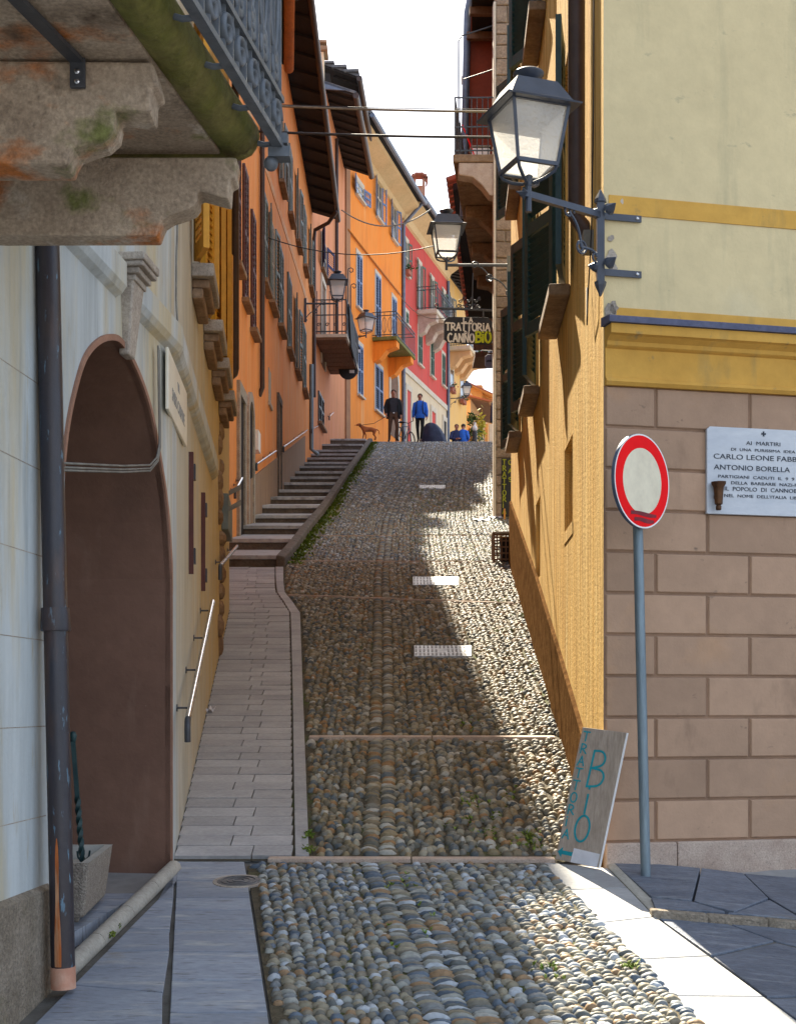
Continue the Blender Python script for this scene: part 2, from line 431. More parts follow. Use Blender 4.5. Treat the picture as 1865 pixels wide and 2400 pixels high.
def G(u, v, off=0):
    """where the line of sight through a pixel meets the ground"""
    a, b = (u - CX) / F, (HY - v) / F
    lo_, hi_ = 2.5, 47
    f = lambda y: b * y - zg(a * y, y) - off
    prev = lo_
    for i in range(1, 600):
        y = lo_ + (hi_ - lo_) * i / 600
        if f(y) <= 0:
            l, h = prev, y
            for _ in range(30):
                m = (l + h) / 2
                if f(m) <= 0:
                    h = m
                else:
                    l = m
            return V(a * h, h, b * h)
        prev = y
    return V(a * hi_, hi_, b * hi_)


class MB:
    def __init__(s):
        s.v, s.f, s.m, s.cur = [], [], [], 0

    def add(s, vs, fs):
        n = len(s.v)
        s.v += [tuple(x) for x in vs]
        s.f += [tuple(i + n for i in f) for f in fs]
        s.m += [s.cur] * len(fs)
        return s

    def hexa(s, p):   # 8 points: bottom ring then top ring
        return s.add(p, [(3, 2, 1, 0), (4, 5, 6, 7), (0, 1, 5, 4), (1, 2, 6, 5), (2, 3, 7, 6), (3, 0, 4, 7)])

    def box(s, c, sx, sy, sz, X=V(1, 0, 0), Y=V(0, 1, 0), Z=V(0, 0, 1)):
        c = V(*c)
        q = []
        for k in (-.5, .5):
            for i, j in ((-.5, -.5), (.5, -.5), (.5, .5), (-.5, .5)):
                q.append(c + X * (i * sx) + Y * (j * sy) + Z * (k * sz))
        return s.hexa(q)

    def wbox(s, W, t0, t1, n0, n1, z0, z1):
        q = []
        for z in (z0, z1):
            for t_, n_ in ((t0, n0), (t1, n0), (t1, n1), (t0, n1)):
                q.append(W.p(t_, n_, z))
        return s.hexa(q)

    def prism(s, poly, vec):
        n = len(poly)
        vec = V(*vec)
        a = [V(*p) for p in poly]
        fs = [tuple(range(n - 1, -1, -1)), tuple(range(n, 2 * n))]
        fs += [(i, (i + 1) % n, n + (i + 1) % n, n + i) for i in range(n)]
        return s.add(a + [p + vec for p in a], fs)

    def quad(s, a, b, c, d):
        return s.add([a, b, c, d], [(0, 1, 2, 3)])

    def tube(s, pts, r, n=8, r2=None, closed=False, flat=None):
        pts = [V(*p) for p in pts]
        k = len(pts)
        vs, fs = [], []
        up = None
        for i, p in enumerate(pts):
            a = pts[i - 1] if (i or closed) else p
            b = pts[(i + 1) % k] if (i < k - 1 or closed) else p
            d = (b - a)
            d = d.normalized() if d.length > 1e-9 else V(0, 0, 1)
            if up is None:
                up = V(0, 0, 1) if abs(d.z) < .9 else V(1, 0, 0)
            x = d.cross(up)
            if x.length < 1e-6:
                x = d.cross(V(1, 0, 0))
            x.normalize()
            y = x.cross(d).normalized()
            up = y
            rr = r if r2 is None else r + (r2 - r) * i / max(1, k - 1)
            if isinstance(r, (list, tuple)):
                rr = r[i]
            for j in range(n):
                an = 2 * math.pi * (j + .5) / n
                vs.append(p + x * (rr * math.cos(an)) + y * (rr * (flat or 1) * math.sin(an)))
        for i in range(k if closed else k - 1):
            for j in range(n):
                a = i * n + j
                b = i * n + (j + 1) % n
                c = ((i + 1) % k) * n + (j + 1) % n
                d = ((i + 1) % k) * n + j
                fs.append((a, b, c, d))
        if not closed:
            fs.append(tuple(range(n - 1, -1, -1)))
            fs.append(tuple((k - 1) * n + j for j in range(n)))
        return s.add(vs, fs)

    def lathe(s, prof, o, n=16, ax=V(0, 0, 1), X=None):
        o = V(*o)
        ax = ax.normalized()
        X = X or (V(1, 0, 0) if abs(ax.x) < .9 else V(0, 1, 0))
        X = (X - ax * X.dot(ax)).normalized()
        Y = ax.cross(X)
        vs, fs = [], []
        for r, z in prof:
            for j in range(n):
                an = 2 * math.pi * j / n
                vs.append(o + ax * z + X * (r * math.cos(an)) + Y * (r * math.sin(an)))
        for i in range(len(prof) - 1):
            for j in range(n):
                fs.append((i * n + j, i * n + (j + 1) % n, (i + 1) * n + (j + 1) % n, (i + 1) * n + j))
        fs.append(tuple(range(n - 1, -1, -1)))
        fs.append(tuple((len(prof) - 1) * n + j for j in range(n)))
        return s.add(vs, fs)

    def blob(s, c, rx, ry, rz, n=10, k=6, rot=None):
        c = V(*c)
        vs, fs = [], []
        for i in range(k + 1):
            th = math.pi * i / k
            for j in range(n):
                ph = 2 * math.pi * j / n
                q = V(rx * math.sin(th) * math.cos(ph), ry * math.sin(th) * math.sin(ph), -rz * math.cos(th))
                if rot:
                    q = rot @ q
                vs.append(c + q)
        for i in range(k):
            for j in range(n):
                fs.append((i * n + j, i * n + (j + 1) % n, (i + 1) * n + (j + 1) % n, (i + 1) * n + j))
        return s.add(vs, fs)


def link(o):
    COL.objects.link(o)
    return o


def tag(o, label=None, cat=None, group=None, kind=None):
    if label:
        o['label'] = label
    if cat:
        o['category'] = cat
    if group:
        o['group'] = group
    if kind:
        o['kind'] = kind
    return o


def root(name, loc, label, cat, group=None):
    o = link(bpy.data.objects.new(name, None))
    o.empty_display_size = .1
    o.location = loc
    ORG[o] = V(*loc)
    return tag(o, label, cat, group)


def build(mb, name, m, parent=None, smooth=False, bevel=0, sub=0, fix=True):
    me = bpy.data.meshes.new(name)
    vs = np.array(mb.v, dtype=np.float64).reshape(-1, 3)
    lo_, hi_ = vs.min(0), vs.max(0)
    org = V((lo_[0] + hi_[0]) / 2, (lo_[1] + hi_[1]) / 2, lo_[2])
    me.from_pydata((vs - np.array(org)).tolist(), [], mb.f)
    ms = m if isinstance(m, (list, tuple)) else [m]
    for x in ms:
        me.materials.append(x)
    if len(ms) > 1:
        me.polygons.foreach_set('material_index', mb.m)
    if fix:
        bm = bmesh.new()
        bm.from_mesh(me)
        bmesh.ops.remove_doubles(bm, verts=bm.verts, dist=1e-6)
        bmesh.ops.recalc_face_normals(bm, faces=bm.faces)
        bm.to_mesh(me)
        bm.free()
    if smooth:
        me.polygons.foreach_set('use_smooth', [True] * len(me.polygons))
        if smooth != 'all':
            try:
                me.set_sharp_from_angle(angle=R(40))
            except Exception:
                pass
    me.update()
    o = link(bpy.data.objects.new(name, me))
    ORG[o] = org
    if parent:
        o.parent = parent
        o.location = org - ORG[parent]
    else:
        o.location = org
    if bevel:
        b = o.modifiers.new('bevel', 'BEVEL')
        b.width = bevel
        b.segments = 2
        b.limit_method = 'ANGLE'
        b.angle_limit = R(40)
    return o


def inst(name, me, M4, parent):
    """another object with shared mesh data, placed by a world matrix under an unrotated parent"""
    o = link(bpy.data.objects.new(name, me))
    o.parent = parent
    o.matrix_local = Matrix.Translation(-ORG[parent]) @ M4
    ORG[o] = M4.translation.copy()
    return o


def frame(o, X, Y, Z):
    return Matrix(((X[0], Y[0], Z[0], o[0]), (X[1], Y[1], Z[1], o[1]), (X[2], Y[2], Z[2], o[2]), (0, 0, 0, 1)))


def unit_mesh(name, m, bev=.04):
    me = bpy.data.meshes.new(name)
    bm = bmesh.new()
    bmesh.ops.create_cube(bm, size=1)
    if bev:
        bmesh.ops.bevel(bm, geom=bm.edges[:] + bm.verts[:], offset=bev, segments=1, affect='EDGES')
    bm.to_mesh(me)
    bm.free()
    me.materials.append(m)
    return me


class Wall:
    """a vertical plane over a plan line; t runs along it, n stands out of it to the street, z is up"""

    def __init__(s, p0, p1, side='R'):
        s.p0 = V(p0[0], p0[1], 0)
        s.d = V(p1[0] - p0[0], p1[1] - p0[1], 0)
        s.len = s.d.length
        s.d.normalize()
        s.n = V(s.d.y, -s.d.x, 0) if side == 'R' else V(-s.d.y, s.d.x, 0)

    def p(s, t, n=0, z=0):
        q = s.p0 + s.d * t + s.n * n
        return V(q.x, q.y, z)

    def hit(s, u, v, n=0):
        a, b = (u - CX) / F, (HY - v) / F
        q = s.p0 + s.n * n
        t = (a * q.y - q.x) / (s.d.x - a * s.d.y)
        y = q.y + t * s.d.y
        return t, b * y

    def ty(s, y):
        return (y - s.p0.y) / s.d.y


def walled(W, t0, t1, z0, z1, holes, depth, mb=None, n=0):
    """wall face with real openings and reveals"""
    mb = mb or MB()
    ts = sorted({t0, t1, *[h[0] for h in holes], *[h[1] for h in holes]})
    zs = sorted({z0, z1, *[h[2] for h in holes], *[h[3] for h in holes]})
    for a, b in zip(ts, ts[1:]):
        for c, d in zip(zs, zs[1:]):
            tm, zm = (a + b) / 2, (c + d) / 2
            if any(h[0] < tm < h[1] and h[2] < zm < h[3] for h in holes):
                continue
            mb.quad(W.p(a, n, c), W.p(b, n, c), W.p(b, n, d), W.p(a, n, d))
    for a, b, c, d in holes:
        q = [(a, c), (b, c), (b, d), (a, d)]
        for i in range(4):
            (x0, y0), (x1, y1) = q[i], q[(i + 1) % 4]
            mb.quad(W.p(x0, n, y0), W.p(x1, n, y1), W.p(x1, n - depth, y1), W.p(x0, n - depth, y0))
    return mb


def leaf_mesh(mb, o, X, N, w_, h, slats, th=.035):
    """a louvred shutter leaf: o bottom hinge corner, X along its width, N its face normal"""
    Z = V(0, 0, 1)
    o = V(*o)
    st = min(.06, w_ * .16)
    for a in (st / 2, w_ - st / 2):
        mb.box(o + X * a + Z * (h / 2), st, th, h, X, N, Z)
    for a in (.04, h * .5, h - .04):
        mb.box(o + X * (w_ / 2) + Z * a, w_ - 2 * st, th * .9, .08, X, N, Z)
    Zt = (Z * .6 - N * .8).normalized()
    Nt = X.cross(Zt).normalized()
    for half in (0, 1):
        for i in range(slats // 2):
            z = .09 + half * (h * .5 - .01) + (h * .5 - .14) * (i + .5) / (slats // 2)
            mb.box(o + X * (w_ / 2) + Z * z, w_ - 2 * st, .008, .045, X, Nt, Zt)
    return mb


def text_mesh(body, size):
    cu = bpy.data.curves.new('t', 'FONT')
    cu.body = body
    cu.size = size
    cu.align_x = 'CENTER'
    cu.extrude = .0012
    cu.resolution_u = 3
    ob = link(bpy.data.objects.new('t', cu))
    dg = bpy.context.evaluated_depsgraph_get()
    me = bpy.data.meshes.new_from_object(ob.evaluated_get(dg))
    bpy.data.objects.remove(ob)
    vs = [v.co.copy() for v in me.vertices]
    fs = [tuple(p.vertices) for p in me.polygons]
    bpy.data.meshes.remove(me)
    return vs, fs


def put_text(mb, body, size, o, X, Z, width=None):
    vs, fs = text_mesh(body, size)
    k = 1
    if width:
        xs = [v.x for v in vs]
        k = width / (max(xs) - min(xs))
    N = X.cross(Z).normalized()
    mb.add([o + X * (v.x * k) + Z * v.y + N * v.z for v in vs], fs)


def arc(cx, cy, rx, ry, a0, a1, n=10):
    return [(cx + rx * math.cos(R(a0 + (a1 - a0) * i / n)), cy + ry * math.sin(R(a0 + (a1 - a0) * i / n))) for i in range(n + 1)]


GLY = {   # hand-painted capitals as brush strokes in a unit cell
    'T': [[(.0, 1), (1, 1)], [(.5, 1), (.48, 0)]],
    'R': [[(.1, 0), (.12, 1)], [(.12, 1), (.5, 1.0), (.8, .85), (.8, .65), (.5, .48), (.12, .45)], [(.4, .45), (.95, 0)]],
    'A': [[(.0, 0), (.5, 1), (.95, 0)], [(.2, .38), (.78, .36)]],
    'O': [arc(.5, .5, .46, .52, 90, 450, 16)],
    'I': [[(.5, 0), (.5, .74)], [(.49, .95), (.5, 1.02)]],
    'C': [arc(.55, .5, .5, .52, 50, 310, 12)],
    'N': [[(.05, 0), (.08, 1), (.88, 0), (.92, 1)]],
    'B': [[(.08, 0), (.12, 1)], [(.12, 1), (.6, 1.02), (.85, .85), (.75, .62), (.15, .52)], [(.15, .52), (.8, .5), (.98, .28), (.75, .05), (.05, 0)]],
    'D': [[(.1, 0), (.1, 1)], [(.1, 1), (.7, .85), (.9, .5), (.7, .12), (.1, 0)]],
    'L': [[(.15, 1), (.1, 0), (.85, .03)]],
    'S': [arc(.5, .75, .4, .25, 40, 270, 8) + arc(.5, .25, .42, .25, 90, -140, 8)],
    'P': [[(.1, 0), (.12, 1)], [(.12, 1), (.6, 1), (.85, .78), (.6, .5), (.12, .48)]],
}


def smooth_line(p):
    for _ in range(2):
        if len(p) < 4:
            return p
        q = [p[0]]
        for a, b in zip(p, p[1:]):
            q += [a.lerp(b, .25), a.lerp(b, .75)]
        p = q + [p[-1]]
    return p


def ribbon(mb, pts, N, hw, th=.0015):
    """a flat brush stroke lying on a surface of normal N"""
    k = len(pts)
    vs, fs = [], []
    for i, p in enumerate(pts):
        d = (pts[min(i + 1, k - 1)] - pts[max(i - 1, 0)])
        d = d.normalized() if d.length > 1e-9 else V(0, 0, 1)
        if i in (0, k - 1):
            p = p + d * (hw * (-.6 if i == 0 else .6))
        s_ = d.cross(N).normalized() * hw
        vs += [p + s_, p - s_, p - s_ + N * th, p + s_ + N * th]
    for i in range(k - 1):
        a = i * 4
        fs += [(a + j, a + (j + 1) % 4, a + 4 + (j + 1) % 4, a + 4 + j) for j in range(4)]
    fs += [(3, 2, 1, 0), tuple((k - 1) * 4 + j for j in range(4))]
    mb.add(vs, fs)


def stroke_text(mb, body, o, X, Z, w_, h, step, r, down=None):
    """letters of width w_ and height h from corner o; down = spacing for vertical writing"""
    N = X.cross(Z).normalized()
    pos = 0
    lay = 0
    for i, ch in enumerate(body):
        ww = w_ * (.35 if ch == 'I' else 1)
        q = o + (X * pos if down is None else -Z * (down * i))
        pos += step * (.5 if ch == 'I' else 1)
        for st in GLY[ch]:
            lay += 1
            pl_ = [q + X * (x * ww) + Z * (y_ * h) + N * (.0008 + .0002 * (lay % 3)) for x, y_ in st]
            if ch in 'ANL':
                for j_, (a_, b_) in enumerate(zip(pl_, pl_[1:])):
                    ribbon(mb, [a_ + N * (.0003 * j_), b_ + N * (.0003 * j_)], N, r)
            else:
                ribbon(mb, smooth_line(pl_), N, r)


# ------------------------------------------------------------------ plan of the place
Bc = (-1.232, 7.42)
Cc = (-1.876, 15.2)
W1 = Wall((-1.855 + .084 * 1.0, 1.0), Bc)                # left house front, towards the square
W2 = Wall(Bc, Cc)                                        # left house, along the lane
W3 = Wall((-2.5, 15.3), (-2.5, 40.0))                    # orange house
W4 = Wall((-2.5, 40.0), (-1.95, 50.2))                   # salmon house
W5 = Wall((-1.94, 50.25), (.15, 59.0))                   # vivid orange house
W6 = Wall((.155, 59.02), (2.43, 67.5))                   # red house
W7 = Wall((2.44, 67.55), (3.62, 72.0))                   # warm yellow house
WF = Wall((1.127, 7.5), (1.127 + 12, 7.5 + 12 * .2295))  # corner house, front to the square
WR = Wall((1.127, 7.5), (1.555, 18.8), 'L')              # corner house, side to the lane

# ------------------------------------------------------------------ ground and lane (setting)


def ip(x, xs, ys):
    return float(np.interp(x, xs, ys))


def lane_l(y):
    if y < 7.57:
        return -.84 - .148 * (y - 7.57)
    return ip(y, [7.57, 12.35, 15.1, 16.5, 18.5, 18.6, 22.4, 25, 33, 40, 47.8, 60], [-.49, -.865, -1.08, -1.38, -1.55, -1.52, -1.43, -1.33, -1.2, -1.06, -.92, -.9])


def lane_r(y):
    if y < 7.57:
        return .79 - .13 * (y - 7.57)
    if y < 18.8:
        return .842 + .038 * y
    return ip(y, [18.8, 18.9, 24.15, 24.25, 31, 47.8, 60], [1.6, 2.1, 2.1, 1.76, 2.5, 3.9, 5])


gb = MB()
ys = [-90, -50, -25, -12, -6, -2, 1, 3, 4, 4.6, 5.2, 5.8, 6.4, 7, 7.3, 7.57] + [7.57 + .75 * i for i in range(1, 53)] + [48, 49, 50, 55, 60, 70, 90, 140, 250]
xs = [-80, -40, -20, -8, -3, -2, -1.5, -1, -.5, 0, .5, 1, 1.1, 1.4, 1.7, 2.0, 2.6, 3.2, 4.2, 8, 20, 40, 80]
gv = [(x, y, zg(x, max(y, -9)) - .035) for y in ys for x in xs]
nx = len(xs)
gf = [(j * nx + i, j * nx + i + 1, (j + 1) * nx + i + 1, (j + 1) * nx + i) for j in range(len(ys) - 1) for i in range(nx - 1)]
gb.add(gv, gf)
ground = build(gb, 'ground', m_pave)
tag(ground, kind='structure')

sb = MB()
yy = [3.2 + .25 * i for i in range(int((56 - 3.2) / .25))]
for a, b in zip(yy, yy[1:]):
    for k in range(4):
        def q(y, f_):
            x = lane_l(y) + (lane_r(y) - lane_l(y)) * f_
            return V(x, y, zg(0, y) - (.005 if y < 7.57 else .006))
        sb.quad(q(a, k / 4), q(a, k / 4 + .25), q(b, k / 4 + .25), q(b, k / 4))
street = build(sb, 'street', m_dirt)
tag(street, kind='structure')

# granite strips across the lane and drain covers keep cobbles away
strip_px = [((628, 2017), (1300, 2018)), ((724, 1730), (1300, 1731)), ((676, 1396), (1203, 1416)), ((700, 1257), (1160, 1256)), ((672, 1316), (1130, 1318))]
strips = []
for (a, b) in strip_px:
    pa, pb = G(*a), G(*b)
    strips.append((pa, pb))
covers_px = [(970, 1105, 1516, 1541), (967, 1075, 1354, 1373), (982, 1043, 1138, 1146)]
covers = []
for u0, u1, v0, v1 in covers_px:
    covers.append([G(u0, v1), G(u1, v1), G(u1, v0), G(u0, v0)])


def guide_x(y):
    return ip(y, [4, 7.57, 10, 14, 18, 21, 24, 29, 38, 47], [.36, -.09, -.10, -.14, -.20, -.18, -.15, .10, .64, 1.0])


stones = []
# stones set on edge in loose files along the lane
cols = []
for zone, (ya, yb, wmin, wmax, pmin, pmax) in enumerate([(4.3, 7.53, .042, .078, .028, .046), (7.61, 26, .042, .070, .036, .058), (26, 52, .068, .10, .08, .12)]):
    off = -3.0
    while off < 4.2:
        wd = random.uniform(wmin, wmax)
        if abs(off + wd / 2 - .0) < .105 and zone < 3:     # the two guide files of longer stones
            wd = .098
        guide = abs(off + wd / 2) < .14 and wd == .098
        y = ya + random.uniform(0, pmax)
        skew0 = random.uniform(-.01, .01)
        while y < yb:
            pt = random.uniform(pmin, pmax) * (.8 if guide else 1)
            jx = .004 if guide else (.007 if zone == 0 else .011)
            wf_ = random.uniform(.95, 1.08) if guide else random.uniform(.72, 1.2)
            x = guide_x(y) + off + wd / 2 + skew0 + random.gauss(0, jx)
            if y < 7.57:
                x = off + wd / 2 - .126 * (y - 7.57) - .09 + random.gauss(0, jx)
            if lane_l(y) + .02 < x - wd * .2 and x + wd * .3 < lane_r(y) - (0.0 if y < 7.57 else -.03):
                stones.append((x, y + pt / 2, wd * wf_ * .52, pt * random.uniform(.50, .64), random.gauss(0, .10 if guide else (.2 if zone == 0 else .3)),
                               random.uniform(.016, .028) * (1.0, 1.35, 1.5)[zone], random.random(), zone))
            y += pt
        off += wd * .97


def blocked(x, y):
    for pa, pb in strips:
        if pa.x - .1 < x < pb.x + .1:
            f_ = (x - pa.x) / (pb.x - pa.x)
            if abs(y - (pa.y + (pb.y - pa.y) * f_)) < .075:
                return True
    for c in covers:
        if c[0].x - .04 < x < c[1].x + .04 and c[0].y - .05 < y < c[2].y + .05:
            return True
    return False


stones = [s for s in stones if not blocked(s[0], s[1])]


def dome(nseg, rings):
    vs = []
    for k in range(rings):
        ph = (math.pi / 2) * k / rings
        for j in range(nseg):
            an = 2 * math.pi * j / nseg
            c_, s_ = math.cos(an), math.sin(an)
            vs.append((math.copysign(abs(c_) ** .85, c_) * math.cos(ph), math.copysign(abs(s_) ** .85, s_) * math.cos(ph), math.sin(ph)))
    vs.append((0, 0, 1))
    fs = []
    for k in range(rings - 1):
        for j in range(nseg):
            a, b = k * nseg + j, k * nseg + (j + 1) % nseg
            fs += [(a, b, b + nseg), (a, b + nseg, a + nseg)]
    k = (rings - 1) * nseg
    for j in range(nseg):
        fs.append((k + j, k + (j + 1) % nseg, len(vs) - 1))
    return np.array(vs), np.array(fs)


def slope_at(y):
    return .118 if y < 7.57 else (.25 if y < 47 else max(0, .25 * (1 - (y - 47) / 3)))


stones.sort(key=lambda s: s[1])
# the 300 that show largest: nearest ones inside the frame
vis = [s for s in stones if 4.95 < s[1] and abs(s[0] / s[1]) < .29]
single = vis[:300]
sset = set(id(s) for s in single)
rest = [s for s in stones if id(s) not in sset]
lod = [(dome(10, 3), lambda y: y < 10.5), (dome(8, 2), lambda y: 10.5 <= y < 20), (dome(6, 2), lambda y: y >= 20)]
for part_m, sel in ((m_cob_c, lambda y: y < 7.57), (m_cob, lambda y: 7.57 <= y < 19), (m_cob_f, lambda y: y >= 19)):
    allv, allf, allt = [], [], []
    base = 0
    for (dv, df), test in lod:
        grp = [s for s in rest if test(s[1]) and sel(s[1])]
        if not grp:
            continue
        A = np.array([[s[0], s[1], s[2], s[3], s[4], s[5], s[6]] for s in grp])
        n = len(grp)
        v = np.repeat(dv[None], n, 0)
        jit = 1 + RN.normal(0, .07, v.shape)
        v = v * jit
        X = v[..., 0] * A[:, 2, None]
        Y = v[..., 1] * A[:, 3, None]
        Z = v[..., 2] * A[:, 5, None]
        tl = RN.normal(0, .12, (n, 1))
        Z = Z + tl * X
        ca, sa = np.cos(A[:, 4, None]), np.sin(A[:, 4, None])
        x2 = X * ca - Y * sa
        y2 = X * sa + Y * ca
        sl = np.array([slope_at(y) for y in A[:, 1]])[:, None]
        gz = np.array([zg(0, y) for y in A[:, 1]])[:, None]
        W_ = np.stack([A[:, 0, None] + x2, A[:, 1, None] + y2 - Z * sl, gz - .008 + y2 * sl + Z], -1)
        allv.append(W_.reshape(-1, 3))
        f_ = np.repeat(df[None], n, 0) + (np.arange(n) * dv.shape[0])[:, None, None] + base
        allf.append(f_.reshape(-1, 3))
        allt.append(np.repeat(A[:, 6], dv.shape[0]))
        base += n * dv.shape[0]
    allv, allf, allt = np.concatenate(allv), np.concatenate(allf), np.concatenate(allt)
    me = bpy.data.meshes.new('cobble_paving')
    me.vertices.add(len(allv))
    me.vertices.foreach_set('co', (allv - np.array(ORG[street])).ravel())
    me.loops.add(allf.size)
    me.loops.foreach_set('vertex_index', allf.ravel().astype(np.int32))
    me.polygons.add(len(allf))
    me.polygons.foreach_set('loop_start', np.arange(0, allf.size, 3, dtype=np.int32))
    me.polygons.foreach_set('use_smooth', np.ones(len(allf), dtype=bool))
    at = me.attributes.new('tone', 'FLOAT', 'POINT')
    at.data.foreach_set('value', allt.astype(np.float32))
    me.update(calc_edges=True)
    me.materials.append(part_m)
    cp = link(bpy.data.objects.new('cobble_paving', me))
    cp.parent = street
    tag(cp, kind='stuff')
    print('tris', len(allf))
print('cobbles', len(stones))
cob_meshes = []
for k in range(6):
    dv, df = dome(12, 4)
    v = dv * (1 + RN.normal(0, .06, dv.shape))
    m_ = bpy.data.meshes.new('cobble')
    m_.from_pydata(v.tolist(), [], df.tolist())
    m_.polygons.foreach_set('use_smooth', [True] * len(df))
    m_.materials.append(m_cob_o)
    cob_meshes.append(m_)
for i, s in enumerate(single):
    x, y, rx, ry, an, h, tone, zn = s
    sl = slope_at(y)
    Yv = V(0, 1, sl).normalized()
    Zv = V(0, -sl, 1).normalized()
    Xv = V(1, 0, random.gauss(0, .1)).normalized()
    ca, sa = math.cos(an), math.sin(an)
    X_ = (Xv * ca + Yv * sa) * rx
    Y_ = (Yv * ca - Xv * sa) * ry
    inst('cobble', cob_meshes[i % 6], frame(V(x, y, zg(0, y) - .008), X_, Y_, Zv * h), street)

# granite strips in pieces
um_gran = unit_mesh('granite_strip', m_granite_p, .02)
for pa, pb in strips:
    L_ = (pb - pa)
    n = max(2, round(L_.length / .75))
    for i in range(n):
        a, b = pa + L_ * (i / n), pa + L_ * ((i + 1) / n)
        d = (b - a)
        X_ = d.normalized()
        c = (a + b) / 2
        sl = slope_at(c.y)
        Y_ = V(0, 1, sl).normalized()
        inst('granite_strip', um_gran, frame(c + V(0, 0, -.02), X_ * (d.length - .008), Y_ * .085, V(0, 0, 1) * .075), street)

# ------------------------------------------------------------------ walkway of planks, edge strip, foreground slabs
wk = MB()


def walk_l(y):
    return -.6177 - .0828 * y if y < 15.2 else -2.45


def walk_r(y):
    return ip(y, [7.57, 12.35, 15.1, 16.5, 18.5], [-.573, -.96, -1.19, -1.475, -1.66])


yw = [7.6 + .2 * i for i in range(56)]
for a, b in zip(yw, yw[1:]):
    wk.quad(V(walk_l(a) - .05, a, zg(0, a) - .012), V(lane_l(a), a, zg(0, a) - .012), V(lane_l(b), b, zg(0, b) - .012), V(walk_l(b) - .05, b, zg(0, b) - .012))
walkway = build(wk, 'pavement', m_dirt)
tag(walkway, kind='structure')
um_plank = unit_mesh('paving_plank', m_plank, .012)
y = 7.62
row = 0
ph = .168
Ysl = V(0, 1, .25).normalized()
Zsl = V(0, -.25, 1).normalized()
while y < 18.35:
    yc = y + ph / 2
    xl, xr = walk_l(yc) + .004, walk_r(yc) - .008
    wd = xr - xl
    cut = xr - (.36 if row % 2 else .24) * (1 + random.uniform(-.06, .06))
    segs = [(xl, cut), (cut, xr)]
    if wd > .85:
        cut2 = cut - .42
        segs = [(xl, cut2), (cut2, cut), (cut, xr)]
    for a, b in segs:
        c = V((a + b) / 2, yc, zg(0, yc) - .012 + random.gauss(0, .0012))
        inst('paving_plank', um_plank, frame(c, V(1, random.gauss(0, .004), random.gauss(0, .004)) * (b - a - .007), Ysl * (ph * 1.03 - .009), Zsl * .04), walkway)
    y += ph
    row += 1
# edge strip stones
yk = [7.62]
while yk[-1] < 18.3:
    yk.append(min(18.4, yk[-1] + random.uniform(.55, .8)))
for a, b in zip(yk, yk[1:]):
    e = MB()
    q0 = [V(walk_r(a) + .004, a + .004, 0), V(lane_l(a) - .002, a + .004, 0), V(lane_l(b) - .002, b - .004, 0), V(walk_r(b) + .004, b - .004, 0)]
    lo_ = [V(p.x, p.y, zg(0, p.y) - .05) for p in q0]
    hi_ = [V(p.x, p.y, zg(0, p.y) + .012) for p in q0]
    e.hexa(lo_ + hi_)
    build(e, 'edge_stone', m_plank, walkway, bevel=.004)


def slab(px, m, parent, name, off=.0, gap=.006, th=.06, pts=None):
    pts = pts or [G(u, v, off) for u, v in px]
    c = sum(pts, V(0, 0, 0)) / len(pts)
    q = []
    for p in pts:
        d = (c - p)
        q.append(p + d.normalized() * gap)
    mb = MB()
    mb.prism([p - V(0, 0, th) for p in q], (0, 0, th))
    return build(mb, name, m, parent, bevel=.004)


# left foreground: band of slabs beside the cobbles and an irregular field next to the house
fp = MB()
pl = [G(90, 2400), G(640, 2400), G(577, 2024), G(415, 2024)]
fp.add([p - V(0, 0, .02) for p in [V(-1.6, 3.2, zg(0, 3.2)), V(-.2, 3.2, zg(0, 3.2)), V(-.82, 7.57, zg(0, 7.57)), V(-1.28, 7.57, zg(0, 7.57))]], [(0, 1, 2, 3)])
m_grout = mat('grey_joint_mortar', (.13, .125, .115), (.09, .085, .075), 8, rough=.95, bump=.4)
forepave = build(fp, 'pavement', m_grout)
tag(forepave, kind='structure')


def xb(y, f_):     # band between its left and right edge
    a = -1.225 - .150 * (y - 7.57)
    b = -.848 - .148 * (y - 7.57)
    return a + (b - a) * f_


by = [7.55, 7.12, 6.78, 6.55, 6.22, 5.88, 5.5, 5.12, 4.75, 4.3, 3.8]
for a, b in zip(by, by[1:]):
    slab(None, m_slate, forepave, 'slab', pts=[V(xb(y_, f_), y_, zg(0, y_)) for y_, f_ in ((a, 0), (a, 1), (b, 1), (b, 0))])


def xw1(y):
    return -1.855 + .084 * y + .1


fy = [7.35, 6.75, 6.25, 5.9, 5.45, 4.95, 4.3, 3.6]
for i, (a, b) in enumerate(zip(fy, fy[1:])):
    sk = [.02, -.1, .08, -.05, .3, .15, -.1, 0]
    p4 = [V(xw1(a), a, 0), V(xb(a, 0) - .012, a - sk[i] * .3, 0), V(xb(b, 0) - .012, b - sk[i + 1] * .3, 0), V(xw1(b), b, 0)]
    p4 = [V(p.x, p.y, zg(0, p.y) - .003) for p in p4]
    if p4[1].x - p4[0].x > .45:
        f_ = .5 + .12 * (-1) ** i
        ma, mb_ = p4[0].lerp(p4[1], f_), p4[3].lerp(p4[2], f_ + .08)
        slab(None, m_slate, forepave, 'slab', pts=[p4[0], ma, mb_, p4[3]])
        slab(None, m_slate, forepave, 'slab', pts=[ma, p4[1], p4[2], mb_])
    else:
        slab(None, m_slate, forepave, 'slab', pts=p4)

